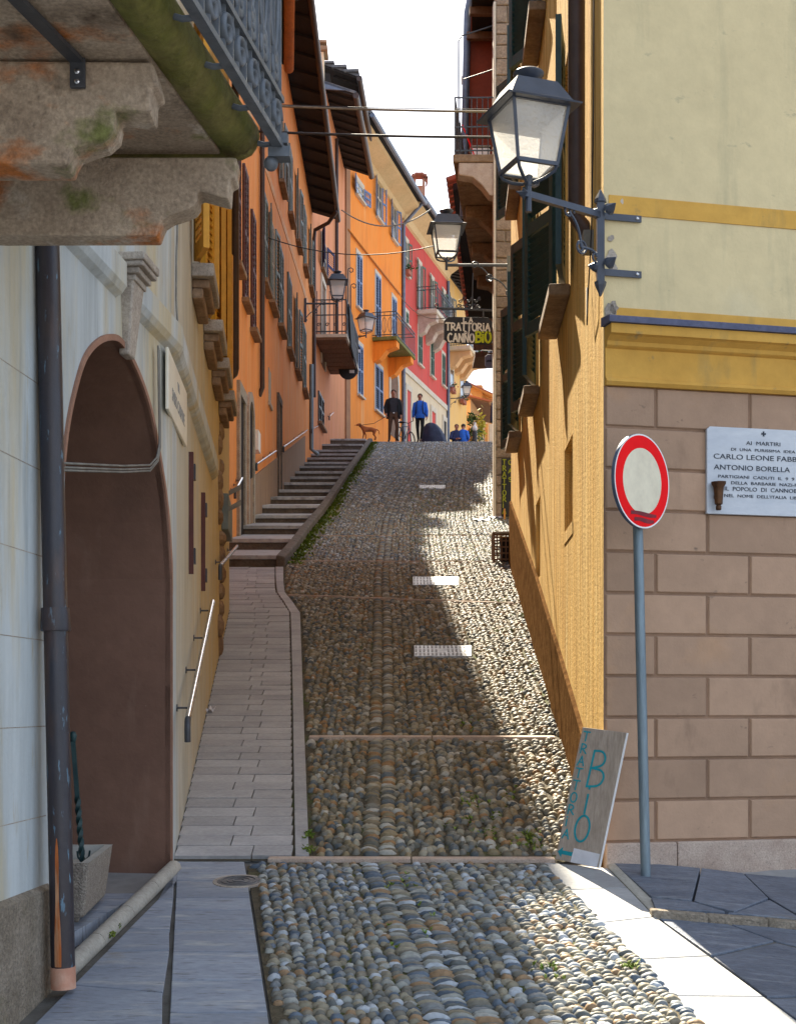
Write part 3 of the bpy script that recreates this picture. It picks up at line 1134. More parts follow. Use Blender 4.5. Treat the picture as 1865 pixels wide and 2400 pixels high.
# right foreground: band of slabs, lower field, raised pavement with kerb
rp_ = MB()
rp_.add([V(.79, 7.55, zg(0, 7.55) - .02), V(1.2, 3.4, zg(1.2, 3.4) - .02), V(2.4, 3.4, zg(2.4, 3.4) - .02), V(4.6, 5.4, zg(4.6, 5.4) - .02), V(4.4, 8.2, zg(4.4, 7.5) - .02), V(1.15, 7.6, zg(1.1, 7.56) - .02)],
        [(0, 1, 2, 3, 4, 5)])
rpave = build(rp_, 'pavement', m_grout)
tag(rpave, kind='structure')
bandL = [(1271, 2020), (1330, 2085), (1405, 2162), (1490, 2248), (1575, 2333), (1660, 2420), (1760, 2520)]
bandR = [(1424, 2034), (1470, 2080), (1535, 2148), (1660, 2240), (1790, 2335), (1920, 2430), (2060, 2535)]
for i in range(6):
    slab([bandL[i], bandR[i], bandR[i + 1], bandL[i + 1]], m_band_slab, rpave, 'slab')
low = [[(1540, 2150), (1700, 2163), (1815, 2205), (1665, 2238)], [(1703, 2163), (1900, 2176), (1960, 2240), (1818, 2206)],
       [(1668, 2242), (1817, 2209), (1962, 2244), (2010, 2330), (1795, 2335)], [(1798, 2340), (2012, 2334), (2150, 2450), (1925, 2432)]]
for p in low:
    slab(p, m_dslate, rpave, 'slab', off=-.004)
RS = .030
kerb_l = [(1428, 2034), (1527, 2132)]
up = [[(1424, 2010), (1513, 2022), (1640, 2034), (1620, 2110), (1524, 2100)], [(1524, 2103), (1622, 2112), (1700, 2136), (1534, 2128)],
      [(1643, 2034), (1740, 2046), (1800, 2104), (1720, 2136), (1625, 2111)], [(1742, 2047), (1905, 2060), (1990, 2130), (1880, 2150), (1802, 2105)],
      [(1703, 2138), (1722, 2138), (1802, 2108), (1878, 2152), (1860, 2152)]]
for p in up:
    slab(None, m_dslate, rpave, 'slab', th=.07, gap=.003, pts=[G(u_, v_, RS * max(.1, min(1, (u_ - 1440) / 160))) for u_, v_ in p])
slab([(1424, 2032), (1427, 2010), (1526, 2102), (1537, 2130), (1534, 2145)], m_thresh, rpave, 'kerb_stone', off=.004, gap=.002)
kf = [(1527, 2134), (1660, 2146), (1800, 2156), (1920, 2168)]
for a, b in zip(kf, kf[1:]):
    pa, pb = G(*a, RS), G(*b, RS)
    mb = MB()
    dn = V(0, .07, 0)
    mb.prism([pa - V(0, 0, .1), pb - V(0, 0, .1), pb + dn - V(0, 0, .1), pa + dn - V(0, 0, .1)], (0, 0, .104))
    build(mb, 'kerb_stone', m_plinth, rpave, bevel=.008)

# ------------------------------------------------------------------ staircase
stv = [1325, 1288, 1252, 1225, 1203, 1181, 1163, 1147, 1131, 1118, 1106, 1094, 1085, 1075, 1066, 1057.5, 1046, 1034, 1021]
sty = [2.76 * F / (v - 850) for v in stv]


def stair_l(y):
    return ip(y, [18, 20.4, 40, 44, 50, 55], [-2.47, -2.5, -2.5, -2.3, -1.97, -1.8])


stairs = root('staircase', (-2.0, 18.6, zg(0, 18.6)), 'long worn stone staircase climbing along the orange house', 'staircase')
for i in range(len(sty)):
    a = sty[i]
    b = sty[i + 1] if i + 1 < len(sty) else a + 3
    za, zb = zg(0, a), zg(0, b)
    rise = zb - za if i + 1 < len(sty) else .3
    ris = rise * .36
    la, lb = stair_l(a), stair_l(b)
    ra, rb = lane_l(a) - .09, lane_l(b) - .09
    nose = .035
    mb = MB()
    z0, z1 = za + ris - .005, zb + .0
    mb.hexa([V(la, a - nose, z0 - .06), V(ra, a - nose, z0 - .06), V(rb, b + .02, z1 - .06), V(lb, b + .02, z1 - .06),
             V(la, a - nose, z0), V(ra, a - nose, z0), V(rb, b + .02, z1), V(lb, b + .02, z1)])
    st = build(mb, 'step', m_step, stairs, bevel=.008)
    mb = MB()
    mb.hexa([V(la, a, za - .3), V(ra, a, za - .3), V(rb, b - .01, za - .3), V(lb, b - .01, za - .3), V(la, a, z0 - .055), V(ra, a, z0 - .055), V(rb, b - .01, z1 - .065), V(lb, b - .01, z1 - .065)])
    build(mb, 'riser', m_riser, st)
ky = [18.45]
while ky[-1] < 50:
    ky.append(ky[-1] + random.uniform(1.3, 2.0))
for a, b in zip(ky, ky[1:]):
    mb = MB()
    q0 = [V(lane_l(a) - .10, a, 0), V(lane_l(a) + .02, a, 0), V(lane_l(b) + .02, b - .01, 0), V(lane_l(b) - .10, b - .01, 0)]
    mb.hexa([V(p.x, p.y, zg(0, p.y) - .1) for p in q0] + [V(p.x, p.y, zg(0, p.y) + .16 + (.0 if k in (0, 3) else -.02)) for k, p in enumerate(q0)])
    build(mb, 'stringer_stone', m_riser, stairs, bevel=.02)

# ------------------------------------------------------------------ left house with the archway
lh = root('arch_house', (-1.6, 9.0, zg(0, 9)), 'pale plastered house with brown archway, mossy stone balcony and yellow shutters at left', 'house')
right_px = [(417, 2015), (413, 1703), (403, 1451), (397, 1300), (388, 1178), (370, 1066), (353, 972), (330, 899), (304, 842), (282, 806), (264, 796), (234, 802), (205, 830),
            (187, 870), (161, 976), (148, 1082), (140, 1250), (136, 1500)]
rp2 = [V(u, v, 0) for u, v in right_px]
for _ in range(2):
    qn = [rp2[0]]
    for a, b in zip(rp2, rp2[1:]):
        qn += [a.lerp(b, .25), a.lerp(b, .75)]
    rp2 = qn + [rp2[-1]]
right_px = [(p.x, p.y) for p in rp2]
arch = []
for u, v in right_px:
    t_, z_ = W1.hit(u, v)
    arch.append((min(t_, W1.len - .012), z_))
tl, _ = W1.hit(136, 1500)
arch[0] = (W1.len - .012, zg(0, 7.4) - .15)
arch.append((tl, -1.4))
outer = [(0, -2.2), (W1.len, -2.2), (W1.len, 7.2), (0, 7.2)]
polyo = [V(a, b, 0) for a, b in outer]
polyh = [V(a, b, 0) for a, b in arch]
tris = tessellate_polygon([polyo, polyh])
allp = polyo + polyh
mb = MB()
mb.add([W1.p(p.x, 0, p.y) for p in allp], [tuple(t_) for t_ in tris])
# upper part and body behind
bk = -5.0
body = [W1.p(0, 0, 0), W1.p(W1.len, 0, 0), W2.p(W2.len, 0, 0), V(-7.5, 15.2, 0), V(-7.5, 1.0, 0)]
build(mb, 'wall', m_left, lh)
mb = MB()
# side wall along the lane with window openings
sills = [((447, 600), 8.98), ((475, 757), 10.26), ((488, 853), 11.2), ((510, 906), 12.55)]
wins2 = []
for (uv, y_) in sills:
    wins2.append(W2.ty(y_))
holes = [(t_ + .12, t_ + .85, 2.92, 4.55) for t_ in (wins2[0], wins2[1] + .05, wins2[2] + .25, wins2[3] + .1)]
tcut = W2.ty(7.9)
walled(W2, 0, tcut, -2.2, 7.2, [], .2, mb)
build(mb, 'wall', m_left, lh)
mb = MB()
walled(W2, tcut, W2.len, -2.2, 7.2, holes, .2, mb)
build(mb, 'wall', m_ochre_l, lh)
mb = MB()
mb.quad(V(*body[2].xy, -2), V(*body[3].xy, -2), V(*body[3].xy, 7.2), V(*body[2].xy, 7.2))
mb.quad(V(*body[3].xy, -2), V(*body[4].xy, -2), V(*body[4].xy, 7.2), V(*body[3].xy, 7.2))
mb.quad(V(*body[4].xy, -2), V(*body[0].xy, -2), V(*body[0].xy, 7.2), V(*body[4].xy, 7.2))
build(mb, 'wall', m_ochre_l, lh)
# tunnel of the archway running into the house
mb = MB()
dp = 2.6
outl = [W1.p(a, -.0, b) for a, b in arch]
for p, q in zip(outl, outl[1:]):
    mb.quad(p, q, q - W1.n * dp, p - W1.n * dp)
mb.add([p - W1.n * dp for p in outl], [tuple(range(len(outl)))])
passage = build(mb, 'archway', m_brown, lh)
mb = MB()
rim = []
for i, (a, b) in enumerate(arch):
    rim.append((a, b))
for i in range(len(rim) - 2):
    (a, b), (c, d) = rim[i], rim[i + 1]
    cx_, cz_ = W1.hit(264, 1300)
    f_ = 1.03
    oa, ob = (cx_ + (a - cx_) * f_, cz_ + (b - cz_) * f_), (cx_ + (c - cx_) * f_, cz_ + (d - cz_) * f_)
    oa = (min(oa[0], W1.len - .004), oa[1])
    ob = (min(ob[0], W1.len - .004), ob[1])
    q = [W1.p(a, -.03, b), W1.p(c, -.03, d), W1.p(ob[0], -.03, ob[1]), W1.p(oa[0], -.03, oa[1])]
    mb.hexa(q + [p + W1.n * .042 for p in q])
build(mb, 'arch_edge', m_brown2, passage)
# floor of the passage
mb = MB()
for i in range(4):
    for j in range(5):
        a0, a1 = 4.35 + .55 * i, 4.35 + .55 * (i + 1) - .01
        b0, b1 = -.05 - .5 * j, -.05 - .5 * (j + 1) + .01
        q = [W1.p(a0, b0), W1.p(a1, b0), W1.p(a1, b1), W1.p(a0, b1)]
        mb2 = MB()
        mb2.prism([V(p.x, p.y, -1.06 + .02 * (p.y - 6)) for p in q], (0, 0, .07))
        build(mb2, 'floor_slab', m_slate, passage)
# rounded granite threshold
thr = []
ta, tb = W1.ty(5.55), W1.len - .03
for i in range(4):
    a, b = ta + (tb - ta) * i / 4, ta + (tb - ta) * (i + 1) / 4 - .006
    mb = MB()
    pts = []
    for tt in (a, b):
        p = W1.p(tt, .025)
        pts.append(V(p.x, p.y, zg(0, p.y) + .004))
    mb.tube(pts, .042, 14)
    build(mb, 'threshold_stone', m_thresh, lh, smooth=True)
# plinth
mb = MB()
pz = -.715
tA, tB = 0, W1.hit(112, 2100)[0]
for a, b in ((tA, 2.0), (2.0, 3.0), (3.0, tB)):
    q = [W1.p(a, 0, -2), W1.p(b, 0, -2), W1.p(b, .035, -2), W1.p(a, .035, -2)]
    q2 = [W1.p(a, 0, pz), W1.p(b, 0, pz), W1.p(b, .025, pz - .02), W1.p(a, .025, pz - .02)]
    mb.hexa(q + q2)
build(mb, 'plinth', m_plinth, lh)
# shallow ashlar joints left of the downpipe
for v_ in (839, 1055, 1273, 1487, 1707, 1937):
    t_, z_ = W1.hit(0, v_)
    mb = MB()
    mb.wbox(W1, 0, tB - .02, -.004, .001, z_ - .0018, z_ + .0018)
    build(mb, 'ashlar_joint', m_granite, lh)
# string course round the corner
mb = MB()
t_k = W1.hit(271, 683)[0]
for W_, a, b in ((W1, 0, t_k), (W1, t_k + .16, W1.len + .05), (W2, .005, W2.ty(11.6))):
    mb.prism([W_.p(a, 0, 1.90), W_.p(a, .035, 1.92), W_.p(a, .055, 1.95), W_.p(a, .055, 2.06), W_.p(a, .0, 2.10)], W_.d * (b - a))
build(mb, 'string_course', m_left, lh)
# keystone with its small capital
tk0, tk1 = W1.hit(271, 840)[0], W1.hit(312, 840)[0]
mb = MB()
zk0, zk1 = 1.665, 2.02
tm = (tk0 + tk1) / 2 + .03
q = [W1.p(tm - .055, -.02, zk0), W1.p(tm + .055, -.02, zk0), W1.p(tm + .055, .03, zk0), W1.p(tm - .055, .03, zk0),
     W1.p(tm - .095, -.02, zk1), W1.p(tm + .095, -.02, zk1), W1.p(tm + .095, .065, zk1), W1.p(tm - .095, .065, zk1)]
mb.hexa(q)
ks = build(mb, 'keystone', m_granite, lh, bevel=.01)
mb = MB()
for z0, z1, a, n_ in ((2.005, 2.035, .098, .075), (2.035, 2.065, .112, .095), (2.065, 2.09, .13, .118), (2.09, 2.13, .138, .128)):
    mb.wbox(W1, tm - a, tm + a, 0, n_, z0, z1 - .001)
build(mb, 'capital', m_granite, ks, bevel=.006)

# street-name plaque near the corner
Wp = Wall((-1.222, 7.20), (-1.290, 8.27))
ca, cb_ = 0, Wp.len
pz0, pz1 = 1.555, 1.885
mb = MB()
mb.wbox(Wp, ca, cb_, -.004, .014, pz0, pz1)
sp = build(mb, 'street_name_plaque', m_sasso, None, bevel=.006)
tag(sp, 'cream street-name plaque with faded dark letters beside the archway', 'plaque')
mb = MB()
put_text(mb, 'VIA', .07, Wp.p((ca + cb_) / 2, .0155, pz1 - .12), Wp.d, V(0, 0, 1))
put_text(mb, 'SASSO CARMINE', .1, Wp.p((ca + cb_) / 2, .0155, pz0 + .09), Wp.d, V(0, 0, 1), width=.72)
tag(build(mb, 'lettering', mat('faded_grey_letters', (.34, .33, .31), None, 20, rough=.8, bump=0), sp, fix=False), kind='stuff')

# sills with corbels and yellow louvred shutters
slat_me = unit_mesh('slat', m_yshut, 0)
for k, t_ in enumerate((wins2[0], wins2[1] + .05, wins2[2] + .25, wins2[3] + .1)):
    mb = MB()
    mb.wbox(W2, t_ + .04, t_ + .80, 0, .15, 2.83, 2.92)
    s_ = build(mb, 'window_sill', m_granite, lh, bevel=.01)
    mb = MB()
    for z0, z1, n_ in ((2.77, 2.829, .12), (2.70, 2.769, .075)):
        mb.wbox(W2, t_ + .10, t_ + .74, 0, n_, z0, z1)
    build(mb, 'sill_moulding', m_sill, s_, bevel=.012)
    mb = MB()
    mb.wbox(W2, t_ + .12, t_ + .85, -.19, -.17, 2.92, 4.55)
    build(mb, 'window_pane', m_glassd, lh)
    for side, (hh, ang) in enumerate(((t_ + .12, 164), (t_ + .86, 9))):
        # leaf hinged at its wall edge and swung out to the lane
        X = (W2.d * math.cos(R(ang)) + W2.n * math.sin(R(ang))).normalized()
        N = X.cross(V(0, 0, 1)).normalized()
        o0 = W2.p(hh, .03, 2.95)
        wd, hh_ = .30, 1.58
        mb = MB()
        for a in (.03, wd - .03):
            mb.box(o0 + X * a + V(0, 0, hh_ / 2), .06, .04, hh_, X, N)
        for a in (.05, hh_ * .48, hh_ - .05):
            mb.box(o0 + X * (wd / 2) + V(0, 0, a), wd - .12, .036, .1, X, N)
        lf = build(mb, 'shutter', m_yshut, lh)
        Zt = (V(0, 0, 1) * .7 - N * .7).normalized()
        for half in (0, 1):
            for i in range(11):
                z = .12 + half * (hh_ * .48) + (hh_ * .48 - .16) * (i + .5) / 11
                inst('slat', slat_me, frame(o0 + X * (wd / 2) + V(0, 0, z), X * (wd - .12), X.cross(Zt) * .008, Zt * .055), lf)
# iron shutter stays on the ochre wall
for (u, v0, v1) in ((443, 1060, 1345), (472, 1155, 1385)):
    t_, z1 = W2.hit(u, v0)
    _, z0 = W2.hit(u, v1)
    mb = MB()
    mb.wbox(W2, t_ - .02, t_ + .02, 0, .03, z0, z1)
    b_ = build(mb, 'shutter_bar', m_rshut, lh)
    for z in (z0 + .12, z1 - .12):
        mb = MB()
        mb.wbox(W2, t_ + .02, t_ + .09, 0, .04, z - .05, z + .05)
        build(mb, 'hinge', m_iron, b_)
# exposed rough edge of the wall: stones showing through the plaster near the house end
for i in range(15):
    y_ = 12.9 + random.uniform(-.18, .18)
    z_ = -.1 + zg(0, 13) + i * .17
    mb = MB()
    mb.blob(W2.p(W2.ty(y_), .0, z_), .05 * random.uniform(.7, 1.3), .14 * random.uniform(.7, 1.4), .10 * random.uniform(.7, 1.3), 8, 5)
    build(mb, 'exposed_stone', m_sill, lh)
# eave and terracotta-coloured gutter
mb = MB()
gx = .66
ra, rb = W2.ty(9.0), W2.len - .02
mb.hexa([W2.p(ra, -.2, 7.2), W2.p(rb, -.2, 7.2), W2.p(rb, gx - .02, 7.13), W2.p(ra, gx - .02, 7.13),
         W2.p(ra, -.2, 7.3), W2.p(rb, -.2, 7.3), W2.p(rb, gx - .02, 7.19), W2.p(ra, gx - .02, 7.19)])
build(mb, 'eave_boards', m_wood_dk, lh)
mb = MB()
mb.tube([W2.p(ra, gx, 7.13), W2.p(rb + .02, gx, 7.10)], .058, 12)
build(mb, 'gutter', m_terra, lh, smooth=True)
mb = MB()
rc = [W1.p(0, .3, 7.25), W1.p(W1.len, .3, 7.25), W2.p(W2.len, .5, 7.25), V(-7.6, 15.2, 7.25), V(-7.6, 1.0, 7.25)]
cx_ = V(-4.5, 8, 9.2)
mb.add(rc + [cx_], [(i, (i + 1) % 5, 5) for i in range(5)] + [(4, 3, 2, 1, 0)])
build(mb, 'roof', m_roof, lh)

# downpipes
def pipe(pts, r, m, parent, name='downpipe', n=12):
    mb = MB()
    mb.tube(pts, r, n)
    return build(mb, name, m, parent, smooth=True)


ptop, pbot = P(106, 300, 5.32), P(149, 2292, 5.34)
ptop = pbot.lerp(ptop, 1.6)
dpipe = pipe([pbot, ptop], .0465, m_copper, lh)
dirp = (ptop - pbot).normalized()
pc_ = P(118, 1452, 5.33)
pc_ = pbot + dirp * ((pc_.z - pbot.z) / dirp.z)
mb = MB()
mb.tube([pc_ - dirp * .045, pc_ - dirp * .035, pc_ + dirp * .035, pc_ + dirp * .045], [.058, .06, .056, .056], 14)
build(mb, 'collar', m_copper, dpipe, smooth=True)
mb = MB()
mb.tube([pbot - dirp * .04, pbot + dirp * .045], .0495, 14)
build(mb, 'base_sleeve', m_bare, dpipe, smooth=True)
# rust scrape: a thin peeled flake on the street side of the pipe
mb = MB()
pts = []
rr = .0472
N_ = 14
sc = []
for i in range(N_ + 1):
    f_ = i / N_
    c = pbot + dirp * (.05 + .50 * f_)
    wv = (.34 * (1 - f_) ** .6 + .02) + .05 * math.sin(9 * f_)
    a0 = -1.75 + .12 * f_
    row_ = []
    for k in range(5):
        an = a0 + wv * (k / 4 - .5) * 2 * .8
        row_.append(c + V(math.cos(an) * rr, math.sin(an) * rr, 0))
    sc.append(row_)
vv = [p for r_ in sc for p in r_]
mb.add(vv, [(i * 5 + k, i * 5 + k + 1, (i + 1) * 5 + k + 1, (i + 1) * 5 + k) for i in range(N_) for k in range(4)])
build(mb, 'rust_scrape', m_rust, dpipe, smooth='all')
pp = lambda u, v, n=.06: W2.p(W2.hit(u, v, n)[0], n, W2.hit(u, v, n)[1])
pa = W2.p(W2.len - .06, .07, 3.72)
pipe([W2.p(W2.len - .06, .07, 7.1), pa, pa + V(-.01, -.02, -.06), pa + V(-.05, -.1, -.12), pa + V(-.1, -.2, -.14)], .042, m_brownpipe, lh)

# balcony: moulded slab, two stone brackets, iron strut, wrought railing
yb0, yb1 = 1.6, 4.76
ed = lambda y: -.484 + .165 * (y - 4.76)      # outer edge of the slab


def sbox(mb, y0, y1, xa0, xa1, xb0, xb1, z0, z1):
    mb.hexa([V(xa0, y0, z0), V(xb0, y0, z0), V(xb1, y1, z0), V(xa1, y1, z0), V(xa0, y0, z1), V(xb0, y0, z1), V(xb1, y1, z1), V(xa1, y1, z1)])


mb = MB()
sbox(mb, yb0, yb1 - .07, -1.9, -1.6, ed(yb0) - .12, ed(yb1) - .12, 1.885, 2.06)
bal = build(mb, 'balcony_slab', m_corbel, lh, bevel=.01)
mb = MB()
pts = [V(ed(yb0) - .065, yb0, 1.955)] + [V(ed(y_) - .065, y_, 1.955) for y_ in (2.5, 3.2, 4.0, 4.5)] + [V(ed(yb1) - .07, yb1 - .06, 1.955)]
mb.tube(pts, .078, 14)
mb.tube([V(ed(yb1) - .07, yb1 - .06, 1.955), V(-1.0, yb1 - .06, 1.955), V(-1.6, yb1 - .06, 1.955)], .072, 14)
mb.blob((ed(yb1) - .07, yb1 - .06, 1.955), .079, .079, .079, 12, 8)
build(mb, 'moulded_edge', m_moss, bal, smooth='all')


def bracket(y0, y1, zb, xr, prof_px, yface):
    poly = [P(u, v, yface) for u, v in prof_px]
    mb = MB()
    mb.prism(poly, (0, y1 - y0, 0))
    return build(mb, 'balcony_bracket', m_corbel, lh, bevel=.012)


ybf = 4.62
far_px = [(-160, 560), (0, 566), (366, 565), (372, 548), (380, 530), (398, 518), (430, 508), (452, 498), (462, 484), (462, 466), (470, 462), (535, 480), (536, 468), (538, 436), (552, 430), (556, 384), (545, 368), (-160, 368)]
bracket(ybf, ybf + .11, 0, 0, [(u, min(v, 566) - (14 if v > 375 else 0)) for u, v in far_px], ybf)
near_px = [(-260, 385), (0, 384), (155, 385), (160, 366), (172, 345), (205, 332), (240, 322), (264, 300), (270, 272), (266, 254), (352, 262), (354, 205), (372, 200), (358, 143), (-260, 138)]
bracket(3.98, 4.12, 0, 0, near_px, 3.98)
mb = MB()
fb = 3.965
pA, pB = V(-.93, fb + .005, 1.868), V(-1.09, 3.2, 1.852)
mb.box((pA + pB) / 2, .042, .014, (pA - pB).length, V(1, .2, 0).normalized(), V(0, 0, 1), (pA - pB).normalized())
strut = build(mb, 'iron_strut', m_iron, lh)
mb = MB()
p0, p1 = P(165, 136, fb), P(201, 207, fb)
mb.box((p0 + p1) / 2, abs(p1.x - p0.x), .014, abs(p1.z - p0.z))
build(mb, 'strut_plate', m_iron, strut, bevel=.003)
for v_ in (170, 193):
    mb = MB()
    mb.lathe([(.008, 0), (.008, .008), (.004, .011)], P(182, v_, fb - .007), 8, V(0, -1, 0))
    build(mb, 'bolt', m_steel, strut)
# railing stands a hand's breadth outside the slab
rx = lambda y: ed(y) + .082
rl = root('balcony_railing', (rx(4.6), 4.6, 1.92), 'grey wrought-iron railing with scrolls on the mossy stone balcony', 'railing')
yr0, yr1 = 2.2, 4.72
for z_, th in ((1.925, .022), (2.085, .020), (2.75, .022), (2.95, .03)):
    mb = MB()
    a, b = V(rx(yr0), yr0, z_), V(rx(yr1), yr1, z_)
    mb.box((a + b) / 2, .034, (b - a).length, th, V(1, -.165, 0).normalized(), (b - a).normalized())
    build(mb, 'rail', m_rail_iron, rl)
sd = V(.165, 1, 0).normalized()


def spiral(c, r, turns, a0, dirn, n=20, U=sd, Wv=V(0, 0, 1)):
    out = []
    for i in range(n + 1):
        f_ = i / n
        a = a0 + dirn * turns * 2 * math.pi * f_
        rr_ = r * (1 - .75 * f_)
        out.append(c + U * (rr_ * math.cos(a)) + Wv * (rr_ * math.sin(a)))
    return out


y_ = yr1 - .02
k = 0
while y_ > yr0:
    p = V(rx(y_), y_, 0)
    mb = MB()
    mb.box(p + V(0, 0, 2.43), .016 if k % 2 else .022, .016 if k % 2 else .022, 1.02)
    bar = build(mb, 'baluster', m_rail_iron, rl)
    if k % 2 == 0:
        mb = MB()
        mb.tube(spiral(p + V(0, 0, 2.005) - sd * .055, .055, 1.3, 0, 1), .0085, 6, flat=2.2)
        build(mb, 'scroll', m_rail_iron, bar, smooth='all')
        mb = MB()
        mb.tube(spiral(p + V(0, 0, 2.175) - sd * .05, .05, 1.4, R(90), -1), .008, 6, flat=2.2)
        build(mb, 'scroll', m_rail_iron, bar, smooth='all')
        mb = MB()
        mb.tube([p + V(0, 0, 2.22) - sd * .06 + sd * (.055 * math.cos(a)) + V(0, 0, .26 + .26 * math.sin(a)) for a in [R(-90 + 18 * i) for i in range(21)]], .007, 6)
        build(mb, 'lens_bar', m_rail_iron, bar, smooth='all')
        if k % 4 == 0:
            mb = MB()
            mb.tube([p + V(0, 0, 1.93), p + V(-.05, 0, 1.925), p + V(-.10, 0, 1.94), p + V(-.13, 0, 1.98)], .010, 6)
            build(mb, 'slab_tie', m_rail_iron, bar, smooth='all')
    y_ -= .072
    k += 1
mb = MB()
for dz in (0, .05):
    mb.box(V(rx(yr1), yr1, 1.90 + dz), .075 - dz * .4, .06 - dz * .4, .035)
mb.blob(V(rx(yr1) - .03, yr1, 1.868), .026, .026, .026, 10, 6)
build(mb, 'end_post_foot', m_rail_iron, rl, smooth=True)

# cable bundle over the arch and up the wall
def cable(label, pts, r, m, cat='cable', group=None, sag=None):
    mb = MB()
    mb.tube(pts, r, 6)
    o = build(mb, 'cable', m, None, smooth='all')
    return tag(o, label, cat, group)


w1p = lambda u, v, n=.03: W1.p(W1.hit(u, v, n)[0], n, W1.hit(u, v, n)[1])
for i, dz in enumerate((0, .017, .029)):
    pts = [w1p(140, 1085, .03), w1p(200, 1088), w1p(290, 1092), w1p(352, 1090), w1p(368, 1072), w1p(374, 1040), w1p(374, 1000), w1p(372, 900), w1p(371, 810)]
    pts = [p + V(0, 0, -dz * (1 if j < 4 else .6)) + W1.d * (dz * .6 if j >= 4 else 0) + W1.n * .0 for j, p in enumerate(pts)]
    cable(('topmost', 'middle', 'lowest')[i] + ' grey cable of the bundle crossing the brown archway', pts, .0052, m_cable, group='cables over the archway')
wq = lambda u, v: W2.p(max(.03, W2.hit(u, v, .02)[0]), .02, W2.hit(u, v, .02)[1])
cable('thin grey cable running up the pale wall above the street-name plaque', [P(384, 790, 7.28), P(381, 760, 7.27), P(412, 800, 7.40), P(417, 770, 7.42), P(413, 700, 7.42), P(414, 600, 7.42), P(416, 540, 7.42), P(416, 400, 7.42)], .006, m_cable)

# planter with twisted iron post inside the passage
zf = -.985
pln = root('planter', (-1.575, 6.40, zf), 'rough aggregate concrete planter trough inside the archway', 'planter')
Xd = V(-.074, 1, 0).normalized()
Nd = V(1, .074, 0).normalized()
c0 = V(-1.575, 6.40, zf)


def ring(l, w_, z):
    return [c0 + Xd * (a * l) + Nd * (b * w_) + V(0, 0, z) for a, b in ((-.5, -.5), (.5, -.5), (.5, .5), (-.5, .5))]


mb = MB()
r0, r1 = ring(.68, .31, .03), ring(.80, .37, .285)
r2, r3 = ring(.73, .30, .285), ring(.68, .28, .22)
mb.add(r0 + r1, [(3, 2, 1, 0)] + [(i, (i + 1) % 4, 4 + (i + 1) % 4, 4 + i) for i in range(4)])
build(mb, 'trough', m_conc, pln, bevel=.02)
mb = MB()
mb.add(r1 + r2 + r3, [(i, (i + 1) % 4, 4 + (i + 1) % 4, 4 + i) for i in range(4)] + [(4 + i, 4 + (i + 1) % 4, 8 + (i + 1) % 4, 8 + i) for i in range(4)] + [(8, 9, 10, 11)])
build(mb, 'rim', m_conc_rim, pln)
for a in (-.2, .2):
    mb = MB()
    mb.box(c0 + Xd * a + V(0, 0, .0125), .06, .22, .035, Xd, Nd)
    build(mb, 'foot', m_conc, pln)
pb_ = c0 + Xd * .12 + Nd * .078 + V(0, 0, .225)
tw = root('twisted_post', pb_, 'dark green twisted iron post standing in the concrete planter', 'post')
tp_ = pb_ + V(-.045, 0, .58)
mb = MB()
n = 40
vs, fs = [], []
for i in range(n + 1):
    f_ = i / n
    c = pb_.lerp(tp_, f_)
    an = f_ * 6 * math.pi if .0 < f_ < .55 else (.55 * 6 * math.pi)
    rr_ = .0155
    for k in range(4):
        vs.append(c + V(math.cos(an + k * math.pi / 2) * rr_, math.sin(an + k * math.pi / 2) * rr_, 0))
for i in range(n):
    for k in range(4):
        fs.append((i * 4 + k, i * 4 + (k + 1) % 4, (i + 1) * 4 + (k + 1) % 4, (i + 1) * 4 + k))
mb.add(vs, fs)
build(mb, 'twisted_shaft', m_green, tw, smooth=True)
mb = MB()
mb.lathe([(.012, 0), (.016, .01), (.019, .03), (.014, .045), (.004, .05)], tp_, 12)
build(mb, 'finial', m_green, tw, smooth=True)
mb = MB()
for k in range(3):
    a = k * 2.1
    mb.tube([pb_ + V(0, 0, .0), pb_ + V(math.cos(a) * .03, math.sin(a) * .03, .03), pb_ + V(math.cos(a) * .035, math.sin(a) * .035, .06)], .005, 5)
build(mb, 'leaf_collar', m_green, tw)

# grey meter box with two half-open steel flaps on the ochre wall
mb = MB()
ta_, z1_ = W2.hit(500, 1152)
tb_, _ = W2.hit(517, 1152)
z0_ = W2.hit(500, 1238)[1]
ta_, tb_ = W2.ty(13.3), W2.ty(14.3)
z1_, z0_ = (HY - 1152) / F * 13.2, (HY - 1238) / F * 13.2
mbx = root('meter_box', W2.p(ta_, .05, z0_), 'grey-green metal meter box with two open flaps on the ochre wall', 'meter box')
mb.wbox(W2, ta_, tb_, 0, .07, z0_, z1_)
build(mb, 'housing', m_box, mbx, bevel=.01)
for k, zz in enumerate((z1_ - .02, z0_ + .18)):
    mb = MB()
    p = W2.p(ta_ + .02, .07, zz)
    q = p + W2.n * .11 + V(0, .06, .07)
    mb.add([p, p + V(0, .02, .05), q + V(0, .02, .06), q, p + W2.n * .004, p + V(.004, .02, .05), q + V(.004, .02, .06), q + V(.004, 0, 0)],
           [(0, 1, 2, 3), (7, 6, 5, 4), (0, 3, 7, 4), (1, 5, 6, 2), (3, 2, 6, 7), (0, 4, 5, 1)])
    build(mb, 'flap', m_cable, mbx)

